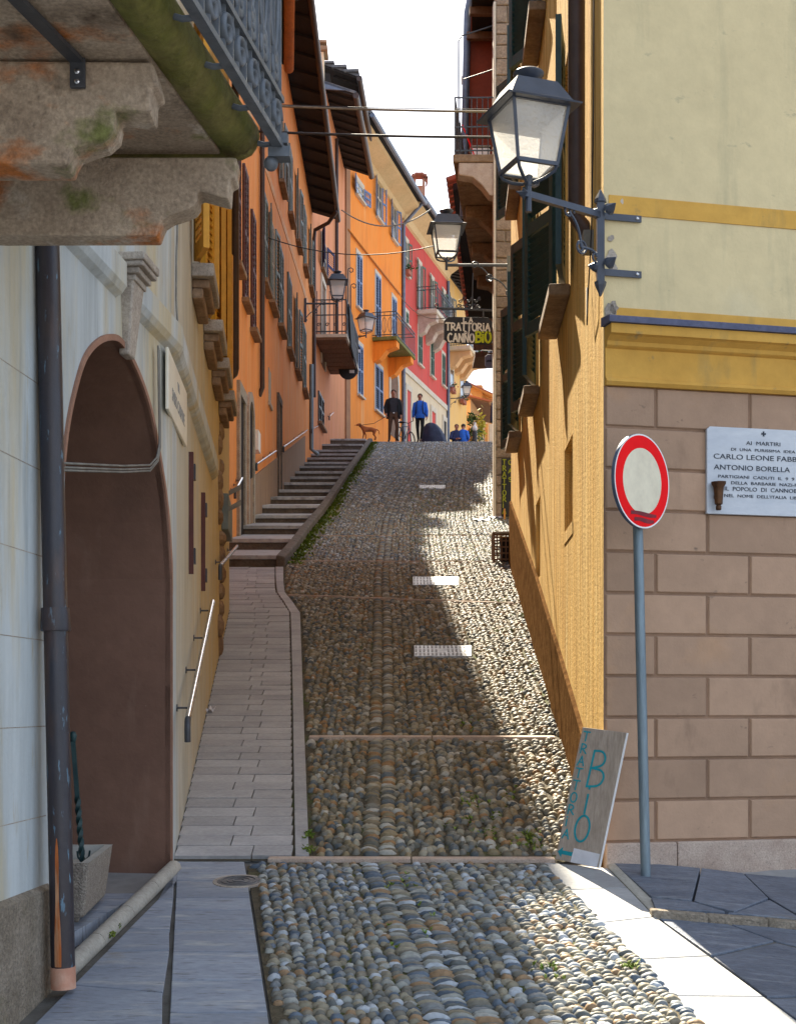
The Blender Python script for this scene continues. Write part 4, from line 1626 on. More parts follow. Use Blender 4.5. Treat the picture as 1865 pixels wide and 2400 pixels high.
# handrails
def handrail(label, a, b, W_, stand=.07, hook=True, n_br=3, r=.017):
    a, b = V(*a), V(*b)
    o = root('handrail', a - V(0, 0, .1), label, 'handrail', 'steel handrails along the left walls')
    mb = MB()
    pts = [b, a]
    d = (a - b).normalized()
    if hook:
        pts += [a + d * .03 + V(0, 0, -.01), a + d * .04 + V(0, 0, -.05), a + d * .03 + V(0, 0, -.12)]
    mb.tube(pts[:2], r, 10)
    build(mb, 'rail', m_steel, o, smooth=True)
    if hook:
        mb = MB()
        mb.tube(pts[1:], r * 1.05, 10)
        build(mb, 'end_bend', m_iron, o, smooth=True)
    for i in range(n_br):
        p = b.lerp(a, (i + .3) / (n_br - .4 + .0001) if n_br > 1 else .5)
        mb = MB()
        mb.tube([p - V(0, 0, .012), p - W_.n * stand - V(0, 0, .012)], .006, 6)
        mb.lathe([(.022, 0), (.022, .006)], p - W_.n * stand - V(0, 0, .012), 10, W_.n)
        build(mb, 'wall_bracket', m_iron, o)
    return o


def on(W_, u, v, n):
    t_, z_ = W_.hit(u, v, n)
    return W_.p(t_, n, z_)


def rail_y(W_, y0, y1, h, n):
    return W_.p(W_.ty(y0), n, zg(0, y0) + h), W_.p(W_.ty(y1), n, zg(0, y1) + h)


a, b = on(W2, 441, 1684, .08), on(W2, 499, 1410, .08)
handrail('long brushed-steel handrail nearest the archway on the ochre wall', a, b, W2, .08, True, 4)
a, b = on(W2, 517, 1325, .08), W2.p(W2.len + .2, .08, on(W2, 517, 1325, .08).z + .62)
handrail('short steel handrail at the end of the ochre wall beside the first steps', a, b, W2, .08, True, 2)
for lab, u0, v0, u1, v1 in (('steel handrail below the granite doorway on the orange house', 552, 1149, 567, 1121), ('steel handrail with shadow just past the stone doorway of the orange house', 602, 1087, 646, 1057),
                            ('longest steel handrail in the middle of the orange wall', 665, 1047, 720, 1008), ('short steel handrail under the small dark window by the stairs', 731, 1006, 750, 995)):
    handrail(lab, on(W3, u0, v0, .08), on(W3, u1, v1, .08), W3, .08, True, 3, .02)
handrail('farthest tiny steel handrail on the salmon wall near the stair top', on(W4, 772, 976, .08), on(W4, 781, 967, .08), W4, .08, True, 2, .022)

# ------------------------------------------------------------------ helpers for street fronts


def window(W_, parent, u0, u1, v0, v1, style='shut', msh=m_bshut, trim=True, sill=True, slats=14, name='window', n=0, open_a=None):
    """window given by its photo columns u0..u1 and rows v0..v1 at the near edge"""
    t0, z1 = W_.hit(u0, v0)
    _, z0 = W_.hit(u0, v1)
    t1, _ = W_.hit(u1, v0)
    return window_t(W_, parent, t0, t1, z0, z1, style, msh, trim, sill, slats, name)


def window_t(W_, parent, t0, t1, z0, z1, style='shut', msh=m_bshut, trim=True, sill=True, slats=14, name='window', leaf_a=168):
    mb = MB()
    fw = .09
    if trim:
        mb.wbox(W_, t0 - fw, t0, 0, .03, z0 - .02, z1 + .16)
        mb.wbox(W_, t1, t1 + fw, 0, .03, z0 - .02, z1 + .16)
        mb.wbox(W_, t0, t1, 0, .03, z1, z1 + .16)
    else:
        mb.wbox(W_, t0, t1, 0, .012, z0, z1)
    wnd = build(mb, name, m_trim if trim else m_glassd, parent)
    if trim:
        mb = MB()
        mb.wbox(W_, t0, t1, 0, .006, z0, z1)
        build(mb, 'pane', m_glassd, wnd)
    if sill:
        mb = MB()
        mb.wbox(W_, t0 - .08, t1 + .08, 0, .13, z0 - .10, z0 - .022)
        build(mb, 'sill', m_trim if trim else m_sill, wnd, bevel=.01)
    wd = (t1 - t0) / 2
    if style == 'shut':
        for k in (0, 1):
            mb = MB()
            leaf_mesh(mb, W_.p(t0 + wd * k + .004, .03, z0), W_.d, W_.n, wd - .008, z1 - z0, slats, .03)
            build(mb, 'shutter', msh, wnd)
    elif style == 'open':
        mb = MB()
        for k in (0, .5, 1):
            mb.wbox(W_, t0 + (t1 - t0 - .05) * k, t0 + (t1 - t0 - .05) * k + .05, .007, .02, z0, z1)
        for z in (z0, z0 + (z1 - z0) * .5, z1 - .05):
            mb.wbox(W_, t0, t1, .007, .018, z, z + .05)
        build(mb, 'frame', m_trim, wnd)
        for k, (tt, an) in enumerate(((t0, leaf_a), (t1, 180 - leaf_a))):
            mb = MB()
            X = (W_.d * math.cos(R(an)) + W_.n * math.sin(R(an))).normalized()
            leaf_mesh(mb, W_.p(tt, .045, z0), X, W_.n, wd, z1 - z0, slats, .03)
            build(mb, 'shutter', msh, wnd)
    return wnd


def house_body(W_, z0, z1, depth, m, parent, holes=(), hd=.2, top=True):
    mb = MB()
    walled(W_, 0, W_.len, z0, z1, list(holes), hd, mb)
    a, b, c, d = W_.p(0), W_.p(W_.len), W_.p(W_.len, -depth), W_.p(0, -depth)
    for p, q in ((b, c), (c, d), (d, a)):
        mb.quad(V(p.x, p.y, z0), V(q.x, q.y, z0), V(q.x, q.y, z1), V(p.x, p.y, z1))
    if top:
        mb.quad(*[V(p.x, p.y, z1) for p in (a, b, c, d)])
    return build(mb, 'wall', m, parent)


def eave(W_, t0, t1, z, over, parent, msof=m_wood_dk, rafters=0, gut=m_wood_dk, pitch=.35, depth=5, mroof=m_roof, gr=.07, th=.06):
    """sloping roof slab with rafters below and a round gutter along its lower edge"""
    mb = MB()
    q = []
    for zz in (0, th):
        for t_, n_ in ((t0, -depth), (t1, -depth), (t1, over), (t0, over)):
            q.append(W_.p(t_, n_, z + zz + (over - n_) * pitch))
    mb.hexa(q)
    r_ = build(mb, 'roof', msof, parent)
    mb = MB()
    q = []
    for zz in (th + .004, th + .09):
        for t_, n_ in ((t0 - .05, -depth), (t1 + .05, -depth), (t1 + .05, over + .05), (t0 - .05, over + .05)):
            q.append(W_.p(t_, n_, z + zz + (over - n_) * pitch))
    mb.hexa(q)
    build(mb, 'roof_covering', mroof, r_)
    for i in range(rafters):
        t_ = t0 + (t1 - t0) * (i + .5) / rafters
        mb = MB()
        q = []
        for zz in (-.07, -.004):
            for tt, n_ in ((t_ - .05, -.1), (t_ + .05, -.1), (t_ + .05, over - .03), (t_ - .05, over - .03)):
                q.append(W_.p(tt, n_, z + zz + (over - n_) * pitch))
        mb.hexa(q)
        build(mb, 'rafter', msof, r_)
    mb = MB()
    mb.tube([W_.p(t0 - .05, over + .04, z), W_.p(t1 + .05, over + .04, z)], gr, 10)
    build(mb, 'gutter', gut, r_, smooth=True)
    return r_


# ------------------------------------------------------------------ orange house along the stairs
oh = root('orange_house', (-2.6, 28, zg(0, 28)), 'weathered orange house with dark deep eave above the staircase', 'house')
wy = [26.5, 28.5, 30.8, 33.2, 35.8]
house_body(W3, -1, 14.3, 6, m_orange, oh)
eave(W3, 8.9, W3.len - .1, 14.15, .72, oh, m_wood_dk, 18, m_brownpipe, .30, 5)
eave(W3, 0, 8.8, 12.5, .66, oh, m_wood_dk, 6, m_brownpipe, .30, 5)  # unseen near eave, set lower to move the sun's edge on the cobbles
for i, y_ in enumerate([24.95] + wy):
    t_ = W3.ty(y_)
    zz = ip(y_, [24.9, 36], [7.80, 8.32])
    window_t(W3, oh, t_, t_ + .95, zz, zz + 1.68, 'open' if i in (1, 4) else 'shut', m_gyshut, False, True, 20, leaf_a=175)
for i, y_ in enumerate([26.4, 28.7, 31.1, 33.5, 36.0, 38.4]):
    t_ = W3.ty(y_)
    zz = ip(y_, [28.7, 38.6], [11.05, 11.82])
    window_t(W3, oh, t_, t_ + .9, zz, zz + 1.55, 'open' if i % 2 else 'shut', m_gyshut, False, True, 18, leaf_a=175)
for y_, z0, z1 in ((20.85, 6.78, 8.9), (21.95, 6.55, 8.7), (23.15, 6.40, 8.4)):
    t_ = W3.ty(y_)
    window_t(W3, oh, t_, t_ + .6, z0, z1, 'shut', m_rshut, False, True, 18)
# faded band between the storeys
mb = MB()
q = []
for n_ in (0, .012):
    for (y_, z_) in ((17, 9.35), (39.5, 11.15), (39.5, 11.33), (17, 9.53)):
        q.append(W3.p(W3.ty(y_), n_, z_))
mb.add(q, [(0, 1, 2, 3), (7, 6, 5, 4), (0, 4, 5, 1), (1, 5, 6, 2), (2, 6, 7, 3), (3, 7, 4, 0)])
build(mb, 'faded_band', mat('faded_band_plaster', (.66, .40, .22), (.72, .30, .10), 1.2, .40, .6, (1, 1, 3), .2, 9, .9, .3), oh)
# rough dado following the stairs
mb = MB()
ys_ = [22.6, 26, 30, 34, 36.6]
for a, b in zip(ys_, ys_[1:]):
    q = []
    for z_ in (-.4, .80):
        for y_, n_ in ((a, 0), (b, 0), (b, .02), (a, .02)):
            q.append(W3.p(W3.ty(y_), n_, zg(0, y_) + z_))
    mb.hexa(q)
build(mb, 'dado', mat('grey_brown_dado', (.34, .23, .155), (.27, .18, .12), 2, .35, .65, VS, .2, 12, .95, .6, 30, .015), oh)
# granite-framed doorway, arched doorway, slot window, recesses


def doorway(W_, parent, y0, y1, zb, zt, mfr, mdoor, arched=False, fw=.16, name='door'):
    t0, t1 = W_.ty(y0), W_.ty(y1)
    mb = MB()
    mb.wbox(W_, t0 - fw, t0, 0, .05, zb - .5, zt)
    mb.wbox(W_, t1, t1 + fw, 0, .05, zb - .5, zt)
    if arched:
        c = (t0 + t1) / 2
        r0, r1 = (t1 - t0) / 2, (t1 - t0) / 2 + fw
        for i in range(8):
            a, b = R(180 * i / 8), R(180 * (i + 1) / 8)
            q = []
            for n_ in (0, .05):
                for r_, an in ((r0, a), (r1, a), (r1, b), (r0, b)):
                    q.append(W_.p(c + r_ * math.cos(an), n_, zt + r_ * math.sin(an)))
            mb.hexa(q)
    else:
        mb.wbox(W_, t0 - fw, t1 + fw, 0, .055, zt, zt + fw * 1.2)
    d_ = build(mb, name, mfr, parent)
    mb = MB()
    if arched:
        c = (t0 + t1) / 2
        r0 = (t1 - t0) / 2
        pts = [W_.p(t0, .004, zb - .5), W_.p(t1, .004, zb - .5)] + [W_.p(c + r0 * math.cos(R(15 * i)), .004, zt + r0 * math.sin(R(15 * i))) for i in range(13)]
        mb.prism(pts, W_.n * .012)
    else:
        mb.wbox(W_, t0, t1, .003, .016, zb - .5, zt)
    build(mb, 'door_leaf', mdoor, d_)
    return d_


doorway(W3, oh, 21.35, 22.0, zg(0, 21.6), zg(0, 21.6) + 2.2, m_granite, m_wood_dk)
doorway(W3, oh, 22.65, 23.35, zg(0, 23), zg(0, 23) + 1.75, m_granite, m_wood_dk, True)
mb = MB()
mb.wbox(W3, W3.ty(26.35), W3.ty(26.85), 0, .01, 5.85, 6.5)
mb.wbox(W3, W3.ty(26.3), W3.ty(26.9), 0, .04, 5.77, 5.85)
build(mb, 'slot_window', m_granite, oh)
doorway(W3, oh, 28.3, 28.9, zg(0, 28.6), zg(0, 28.6) + 1.9, m_riser, m_wood_br, fw=.12)
mb = MB()
mb.wbox(W3, W3.ty(23.7), W3.ty(24.1), 0, .08, zg(0, 23.9) + 1.2, zg(0, 23.9) + 1.55)
build(mb, 'white_panel', m_white, oh)
pipe([W3.p(W3.ty(24.6), .06, 14.1), W3.p(W3.ty(24.6), .06, 5.7), W3.p(W3.ty(24.6), .0, 5.55)], .045, m_brownpipe, oh)
pipe([W3.p(W3.ty(38.9), .76, 14.05), W3.p(W3.ty(39.3), .5, 13.85), W3.p(W3.ty(39.6), .1, 13.75), W3.p(W3.ty(39.6), .07, 13.5), W3.p(W3.ty(39.6), .07, 8.9)], .055, m_brownpipe, oh)
pipe([W3.p(W3.ty(38.6), .06, 9.6), W3.p(W3.ty(38.6), .06, 7.2), W3.p(W3.ty(38.6), .25, 7.05)], .06, m_pole, oh)
window_t(W3, oh, W3.ty(39.95) - .55, W3.ty(39.95) - .05, 8.35, 9.25, 'flat', m_iron, False, False)

# ------------------------------------------------------------------ salmon house with balcony
ph_ = root('salmon_house', (-2.3, 45, 8.7), 'narrow salmon-pink house with metal balcony beyond the orange house', 'house')
house_body(W4, 2, 19.6, 6, m_pink, ph_)
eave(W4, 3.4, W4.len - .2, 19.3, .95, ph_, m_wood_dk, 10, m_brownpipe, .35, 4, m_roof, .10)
# zinc verge of the gable and second, higher roof
mb = MB()
q = [W4.p(3.35, .85, 19.45), W4.p(3.35, -2.6, 20.75), W4.p(3.35, -2.6, 20.3), W4.p(3.35, -.2, 19.55)]
mb.prism(q, W4.d * .06)
build(mb, 'gable_verge', m_zinc, ph_)
eave(W4, 6.8, W4.len + 2.0, 21.4, .78, ph_, m_wood_dk, 6, m_brownpipe, .38, 3.5, m_roof, .10)
mb = MB()
walled(W4, 6.8, W4.len + 1.6, 19.5, 21.6, [], .1, mb, n=-.2)
mb.quad(W4.p(6.8, -.2, 19.5), W4.p(6.8, -4, 19.5), W4.p(6.8, -4, 22.6), W4.p(6.8, -.2, 21.6))
build(mb, 'upper_wall', m_wood_dk, ph_)
for i in range(9):       # slates along the upper verge
    mb = MB()
    n_ = .8 - .42 * i
    mb.wbox(W4, 6.66, 7.3, n_ - .5, n_, 21.62 + .38 * (.78 - n_) - .01, 21.67 + .38 * (.78 - n_) + random.uniform(0, .03))
    build(mb, 'slate', m_roof, ph_)
mb = MB()
cpos = P(741, 145, 43.5)
mb.box(cpos + V(0, 0, -.9), .5, .5, 2.2)
ch = build(mb, 'chimney', m_cream, ph_)
mb = MB()
mb.box(cpos + V(0, 0, .28), .75, .75, .12)
mb.box(cpos + V(0, 0, .50), .7, .7, .07)
mb.box(cpos + V(0, 0, .38), .4, .4, .2)
build(mb, 'chimney_cap', m_sill, ch)
window(W4, ph_, 752, 764, 542, 625, 'open', m_navy, False, True, 12)
window(W4, ph_, 745, 757, 915, 985, 'shut', m_iron, False, True, 10)
doorway(W4, ph_, 42.2, 43.2, 11.05, 13.1, m_trim, m_wood_br)
pipe([W4.p(6.4, .08, 19.2), W4.p(6.4, .08, 11.5)], .06, m_brownpipe, ph_)
# balcony
t0, t1 = W4.ty(40.6), W4.ty(44.9)
zb = 11.0
mb = MB()
mb.wbox(W4, t0, t1, 0, .96, zb - .10, zb)
bs = build(mb, 'balcony_slab', m_trim, ph_, bevel=.01)
for i in range(8):
    a = t0 + (t1 - t0) * i / 8
    mb = MB()
    mb.wbox(W4, a + .02, t0 + (t1 - t0) * (i + 1) / 8 - .02, .02, .93, zb - .17, zb - .102)
    build(mb, 'balcony_joist', m_wood_br, bs)
mb = MB()
for z_ in (zb + .06, zb + .55, zb + 1.0):
    mb.wbox(W4, t0, t1, .92, .95, z_, z_ + .03)
    mb.wbox(W4, t0, t0 + .03, 0, .92, z_, z_ + .03)
    mb.wbox(W4, t1 - .03, t1, 0, .92, z_, z_ + .03)
bra = build(mb, 'balcony_rail', m_iron, ph_)
for i in range(7):
    n_ = .05 + .125 * i
    mb = MB()
    mb.wbox(W4, t0 + .004, t0 + .026, n_, n_ + .022, zb, zb + (1.0 if i % 3 else 1.28))
    build(mb, 'baluster', m_iron, bra)
    if i % 2 == 0:
        mb = MB()
        mb.tube(spiral(W4.p(t0 + .015, n_ + .07, zb + .28), .06, 1.3, 0, 1, 12, W4.n), .012, 5)
        build(mb, 'scroll', m_iron, bra)
for i in range(30):
    tt = t0 + .1 + (t1 - t0 - .2) * i / 29
    mb = MB()
    mb.wbox(W4, tt, tt + .022, .925, .947, zb, zb + 1.0)
    build(mb, 'baluster', m_iron, bra)
for (uu, vv, dy) in ((815, 637, 41.0), (822, 674, 41.6)):
    pt = P(uu, vv, dy)
    pb2 = V(pt.x, pt.y, zb + .1)
    mb = MB()
    mb.tube([pb2, pt] + [pt + V(.0, 0, .0) + q for q in [V(.02, 0, .09), V(.10, 0, .12), V(.16, 0, .08), V(.15, 0, .0), V(.09, 0, -.02), V(.06, 0, .03)]], .016, 5)
    build(mb, 'scroll_post', m_iron, bra)
# dark banner hung along the balcony and two round dark signs below
mb = MB()
mb.prism([W4.p(t0 + .25, .97, zb + .95), W4.p(t0 + 1.5, .97, zb + .95), W4.p(t0 + 2.6, 1.0, zb + .1), W4.p(t0 + 2.6, 1.0, zb - .35), W4.p(t0 + .9, .98, zb - .15)], W4.n * .03)
tag(build(mb, 'banner', m_slateboard), 'dark cloth banner hanging over the salmon house balcony railing', 'banner')
for (uu, vv, ru, dy, lab) in ((816, 868, 22, 44.2, 'larger round black hanging sign under the salmon balcony'), (830, 820, 14, 45.0, 'smaller round black sign behind the edge of the salmon balcony')):
    c = P(uu, vv, dy)
    r_ = ru / F * dy
    o = root('hanging_sign', c - V(0, 0, r_), lab, 'sign')
    mb = MB()
    mb.lathe([(r_, 0), (r_, .05)], c, 24, V(0, -1, 0))
    build(mb, 'disc', m_slateboard, o)
    mb = MB()
    mb.box(c + V(.12, -.055, -.05), .16, .012, .1)
    build(mb, 'price_tag', m_paper, o)
    mb = MB()
    mb.tube([c + V(0, 0, r_), c + V(0, 0, r_ + .35)], .015, 6)
    build(mb, 'hanger', m_iron, o)

# ------------------------------------------------------------------ vivid orange house
vh = root('vivid_orange_house', (-.9, 54.6, 9.3), 'vivid orange house with blue shutters and iron balcony at the hilltop', 'house')
ze5 = 21.5
house_body(W5, 7, ze5, 7, m_vivid, vh)
mb = MB()
mb.wbox(W5, -.02, .55, 0, .05, 8, ze5 - .8)
build(mb, 'corner_pilaster', mat('brown_pilaster', (.36, .17, .08), (.30, .14, .07), 2, rough=.9, bump=.4), vh)
# cove cornice and eave carried on by the red house
for W_, par, te in ((W5, vh, W5.len), (W6, None, W6.len)):
    if par is None:
        continue
mb = MB()
mb.prism([W5.p(0, 0, ze5 - .55), W5.p(0, .10, ze5 - .52), W5.p(0, .2, ze5 - .36), W5.p(0, .75, ze5 - .1), W5.p(0, .8, ze5), W5.p(0, 0, ze5)], W5.d * W5.len)
build(mb, 'cornice', m_cove, vh)
eave(W5, 0, W5.len, ze5 + .06, 1.0, vh, m_wood_dk, 0, m_zinc, .4, 5, m_roof, .09)
for a in ((830, 855, 418, 452), (878, 897, 412, 505), (914, 932, 474, 556)):
    window(W5, vh, a[0] + 3, a[1] - 4, a[2], a[3], 'open', m_bshut, True, True, 14)
window(W5, vh, 835, 847, 592, 716, 'shut', m_bshut, True, True, 18)
window(W5, vh, 879, 891, 640, 786, 'shut', m_bshut, True, False, 22)
window(W5, vh, 918, 928, 695, 790, 'shut', m_bshut, True, False, 20)
window(W5, vh, 838, 849, 806, 922, 'shut', m_bshut, True, True, 18)
window(W5, vh, 878, 896, 852, 958, 'shut', m_bshut, True, True, 18)
doorway(W5, vh, W5.p(W5.hit(914, 880)[0]).y, W5.p(W5.hit(931, 880)[0]).y, W5.hit(914, 990)[1], W5.hit(914, 890)[1], m_trim, m_wood_br, True, .25)
# balcony
tb0, zb5 = W5.hit(872, 790)
tb1, _ = W5.hit(935, 790)
tb1 = tb0 + 3.4
mb = MB()
mb.wbox(W5, tb0, tb1, 0, 1.0, zb5 - .14, zb5)
b5 = build(mb, 'balcony_slab', m_moss, vh, bevel=.02)
for a in (tb0 + .15, tb1 - .7):
    mb = MB()
    mb.prism([W5.p(a, 0, zb5 - .95), W5.p(a, .25, zb5 - .85), W5.p(a, .55, zb5 - .5), W5.p(a, .95, zb5 - .38), W5.p(a, .95, zb5 - .145), W5.p(a, 0, zb5 - .145)], W5.d * .5)
    build(mb, 'balcony_bracket', m_vivid, b5)


def balcony_rail(W_, t0, t1, n1, z, parent, h=.95, pitch=.13, style=0):
    mb = MB()
    for z_ in (z + .05, z + h * .85, z + h):
        mb.wbox(W_, t0, t1, n1 - .03, n1, z_, z_ + .028)
        mb.wbox(W_, t0, t0 + .03, 0, n1 - .03, z_, z_ + .028)
        mb.wbox(W_, t1 - .03, t1, 0, n1 - .03, z_, z_ + .028)
    r_ = build(mb, 'balcony_rail', m_iron, parent)
    k = int((t1 - t0) / pitch)
    for i in range(k + 1):
        tt = t0 + .005 + (t1 - t0 - .03) * i / k
        mb = MB()
        mb.wbox(W_, tt, tt + .018, n1 - .024, n1 - .006, z, z + h)
        build(mb, 'baluster', m_iron, r_)
    k = int(n1 / pitch)
    for i in range(1, k):
        nn = n1 * i / k
        mb = MB()
        mb.wbox(W_, t0 + .006, t0 + .024, nn, nn + .018, z, z + h)
        build(mb, 'baluster', m_iron, r_)
        if style:
            mb = MB()
            mb.tube([W_.p(t0 + .015, nn + .09 * math.cos(a), z + .45 + .3 * math.sin(a)) for a in [R(30 * j) for j in range(12)]], .011, 4, closed=True)
            build(mb, 'ornament', m_iron, r_)
    return r_


balcony_rail(W5, tb0, tb1, .98, zb5, vh, .95, .2, 1)

# ------------------------------------------------------------------ red house
rh = root('red_house', (1.3, 63, 9.3), 'raspberry-red house with cream ground floor and green shutters', 'house')
ze6 = W6.hit(944, 520)[1] + .75
zsp = W6.hit(944, 862)[1]
mb = MB()
walled(W6, 0, W6.len, zsp, ze6, [], .1, mb)
a, b, c, d = W6.p(0), W6.p(W6.len), W6.p(W6.len, -7), W6.p(0, -7)
for p, q in ((b, c), (c, d), (d, a)):
    mb.quad(V(p.x, p.y, 7), V(q.x, q.y, 7), V(q.x, q.y, ze6), V(p.x, p.y, ze6))
mb.quad(*[V(p.x, p.y, ze6) for p in (a, b, c, d)])
build(mb, 'wall', m_red, rh)
mb = MB()
walled(W6, 0, W6.len, 7, zsp, [], .1, mb)
build(mb, 'ground_floor_wall', m_cream, rh)
mb = MB()
mb.wbox(W6, 0, W6.len, 0, .06, zsp - .12, zsp + .12)
build(mb, 'string_course', m_trim, rh)
mb = MB()
mb.prism([W6.p(0, 0, ze6 - .75), W6.p(0, .10, ze6 - .70), W6.p(0, .2, ze6 - .45), W6.p(0, .75, ze6 - .1), W6.p(0, .8, ze6), W6.p(0, 0, ze6)], W6.d * W6.len)
build(mb, 'cornice', m_cove, rh)
eave(W6, .02, W6.len, ze6 + .06, 1.0, rh, m_wood_dk, 0, m_zinc, .4, 5, m_roof, .09)
window(W6, rh, 948, 956, 560, 640, 'open', m_gshut, True, True, 14)
window(W6, rh, 978, 987, 612, 722, 'open', m_gshut, True, False, 18)
window(W6, rh, 1008, 1016, 648, 724, 'open', m_gshut, True, False, 16)
window(W6, rh, 1036, 1043, 680, 730, 'open', m_gshut, True, False, 12)
window(W6, rh, 950, 956, 730, 757, 'shut', m_gshut, True, True, 8)
window(W6, rh, 979, 988, 768, 850, 'shut', m_gshut, True, True, 16)
window(W6, rh, 1008, 1016, 796, 878, 'shut', m_gshut, True, True, 16)
window(W6, rh, 1035, 1042, 828, 900, 'shut', m_gshut, True, True, 16)
zf6 = 9.3
for (u0, u1, vt) in ((952, 961, 912), (1010, 1019, 962), (1038, 1044, 985)):
    t0_, zt_ = W6.hit(u0, vt)
    t1_, _ = W6.hit(u1, vt)
    doorway(W6, rh, W6.p(t0_).y, W6.p(t1_).y, zf6, zt_, m_trim, m_red if u0 < 1030 else m_wood_dk, fw=.2)
tb0, zb6 = W6.hit(976, 726)
mb = MB()
mb.wbox(W6, tb0, tb0 + 3.8, 0, .95, zb6 - .2, zb6)
b6 = build(mb, 'balcony_slab', m_trim, rh, bevel=.03)
for a in (tb0 + .2, tb0 + 1.7, tb0 + 3.1):
    mb = MB()
    mb.prism([W6.p(a, 0, zb6 - 1.1), W6.p(a, .3, zb6 - .95), W6.p(a, .5, zb6 - .6), W6.p(a, .85, zb6 - .5), W6.p(a, .88, zb6 - .205), W6.p(a, 0, zb6 - .205)], W6.d * .45)
    build(mb, 'balcony_bracket', m_granite_p, b6)
balcony_rail(W6, tb0, tb0 + 3.8, .93, zb6, rh, 1.0, .16)
pipe([W6.p(.05, 1.0, ze6), W6.p(.05, .1, ze6 - .9), W6.p(.05, .08, ze6 - 1.1), W6.p(.05, .08, 9.5)], .075, m_zinc, rh)
pipe([W6.p(W6.len - .1, .08, ze6 - .8), W6.p(W6.len - .1, .08, 9.5)], .075, m_zinc, rh)
cpos = P(982, 450, 63)
mb = MB()
mb.box(cpos + V(0, 0, -.3), .55, .55, 1.0)
for i in (-1, 1):
    mb.box(cpos + V(.21 * i, 0, .35), .12, .5, .35)
chm = build(mb, 'chimney', m_chim, rh)
mb = MB()
for i in range(7):
    an = R(-10 + 200 * i / 6)
    mb.box(cpos + V(.36 * math.cos(an), 0, .52 + .22 * math.sin(an)), .22, .7, .07, V(math.sin(an), 0, -math.cos(an)), V(0, 1, 0), V(math.cos(an), 0, math.sin(an)))
build(mb, 'chimney_hood', m_tile, chm)

# ------------------------------------------------------------------ warm yellow house and the houses beyond
yh = root('yellow_house', (3.0, 70, 9.4), 'small warm yellow house with flower boxes right of the red house', 'house')
ze7 = W7.hit(1047, 655)[1] + .3
house_body(W7, 7, ze7, 6, m_yellow, yh)
eave(W7, -.02, W7.len + .3, ze7 - .1, 1.3, yh, m_wood_dk, 8, m_zinc, .3, 4, m_tile, .08)
window(W7, yh, 1053, 1060, 690, 745, 'open', m_gyshut, False, True, 10)
wnA = window(W7, yh, 1054, 1062, 862, 908, 'flat', m_gyshut, True, True)
wnB = window(W7, yh, 1078, 1086, 882, 935, 'flat', m_gyshut, True, True)
tb0, zb7 = W7.hit(1050, 812)
mb = MB()
mb.wbox(W7, tb0, tb0 + 4.2, 0, 1.1, zb7 - .18, zb7)
b7 = build(mb, 'balcony_slab', m_cream, yh)
for a in (tb0 + .3, tb0 + 1.5, tb0 + 2.7):
    mb = MB()
    mb.prism([W7.p(a, 0, zb7 - 1.0), W7.p(a, .3, zb7 - .9), W7.p(a, .6, zb7 - .5), W7.p(a, 1.05, zb7 - .4), W7.p(a, 1.05, zb7 - .185), W7.p(a, 0, zb7 - .185)], W7.d * .5)
    build(mb, 'balcony_bracket', m_peach, b7)
balcony_rail(W7, tb0, tb0 + 4.2, 1.06, zb7, yh, 1.0, .12)


def foliage(name, label, cat, c, rx_, ry_, rz_, n, m, size, flowers=None, parent=None, group=None):
    mb = MB()
    for i in range(n):
        p = V(random.gauss(0, .42) * rx_, random.gauss(0, .42) * ry_, random.gauss(0, .42) * rz_)
        q = V(*c) + p
        a, b = V(random.gauss(0, 1), random.gauss(0, 1), random.gauss(0, 1)).normalized(), V(random.gauss(0, 1), random.gauss(0, 1), random.gauss(0, 1))
        b = (b - a * b.dot(a)).normalized()
        mb.cur = 1 if flowers and random.random() < .3 else 0
        s_ = size * random.uniform(.6, 1.3)
        mb.add([q - a * s_, q + b * s_ * .5, q + a * s_, q - b * s_ * .5], [(0, 1, 2, 3)])
    ob = build(mb, name, [m, flowers] if flowers else m, parent, fix=False)
    if label:
        tag(ob, label, cat, group)
    return ob


for lab, u, v in (('red flowers in a box at the upper left window of the yellow house', 1058, 914), ('red flowers in a box at the lower window of the yellow house', 1083, 940)):
    t_, z_ = W7.hit(u, v, .15)
    c = W7.p(t_, .2, z_)
    o = root('flower_box', c - V(0, 0, .15), lab, 'flower box')
    mb = MB()
    mb.box(c + V(0, 0, -.05), .75, .2, .18, W7.d, W7.n)
    build(mb, 'trough', m_tile, o)
    foliage('flowers', None, None, c + V(0, 0, .15), .4, .2, .25, 60, m_leafd, .08, m_flower, o)
t_, z_ = W6.hit(952, 640, .12)
c = W6.p(t_, .2, z_)
o = root('flower_box', c - V(0, 0, .1), 'red geraniums in a pot on the top left sill of the red house', 'flower box')
mb = MB()
mb.box(c, .5, .2, .18, W6.d, W6.n)
build(mb, 'trough', m_tile, o)
foliage('flowers', None, None, c + V(0, 0, .2), .35, .2, .25, 50, m_leafd, .08, m_flower, o)
foliage('hanging_plant', 'green trailing plant with red blooms on the balcony behind the inn sign', 'plant', P(1132, 816, 66), .35, .3, .35, 80, m_leafd, .12, m_flower)

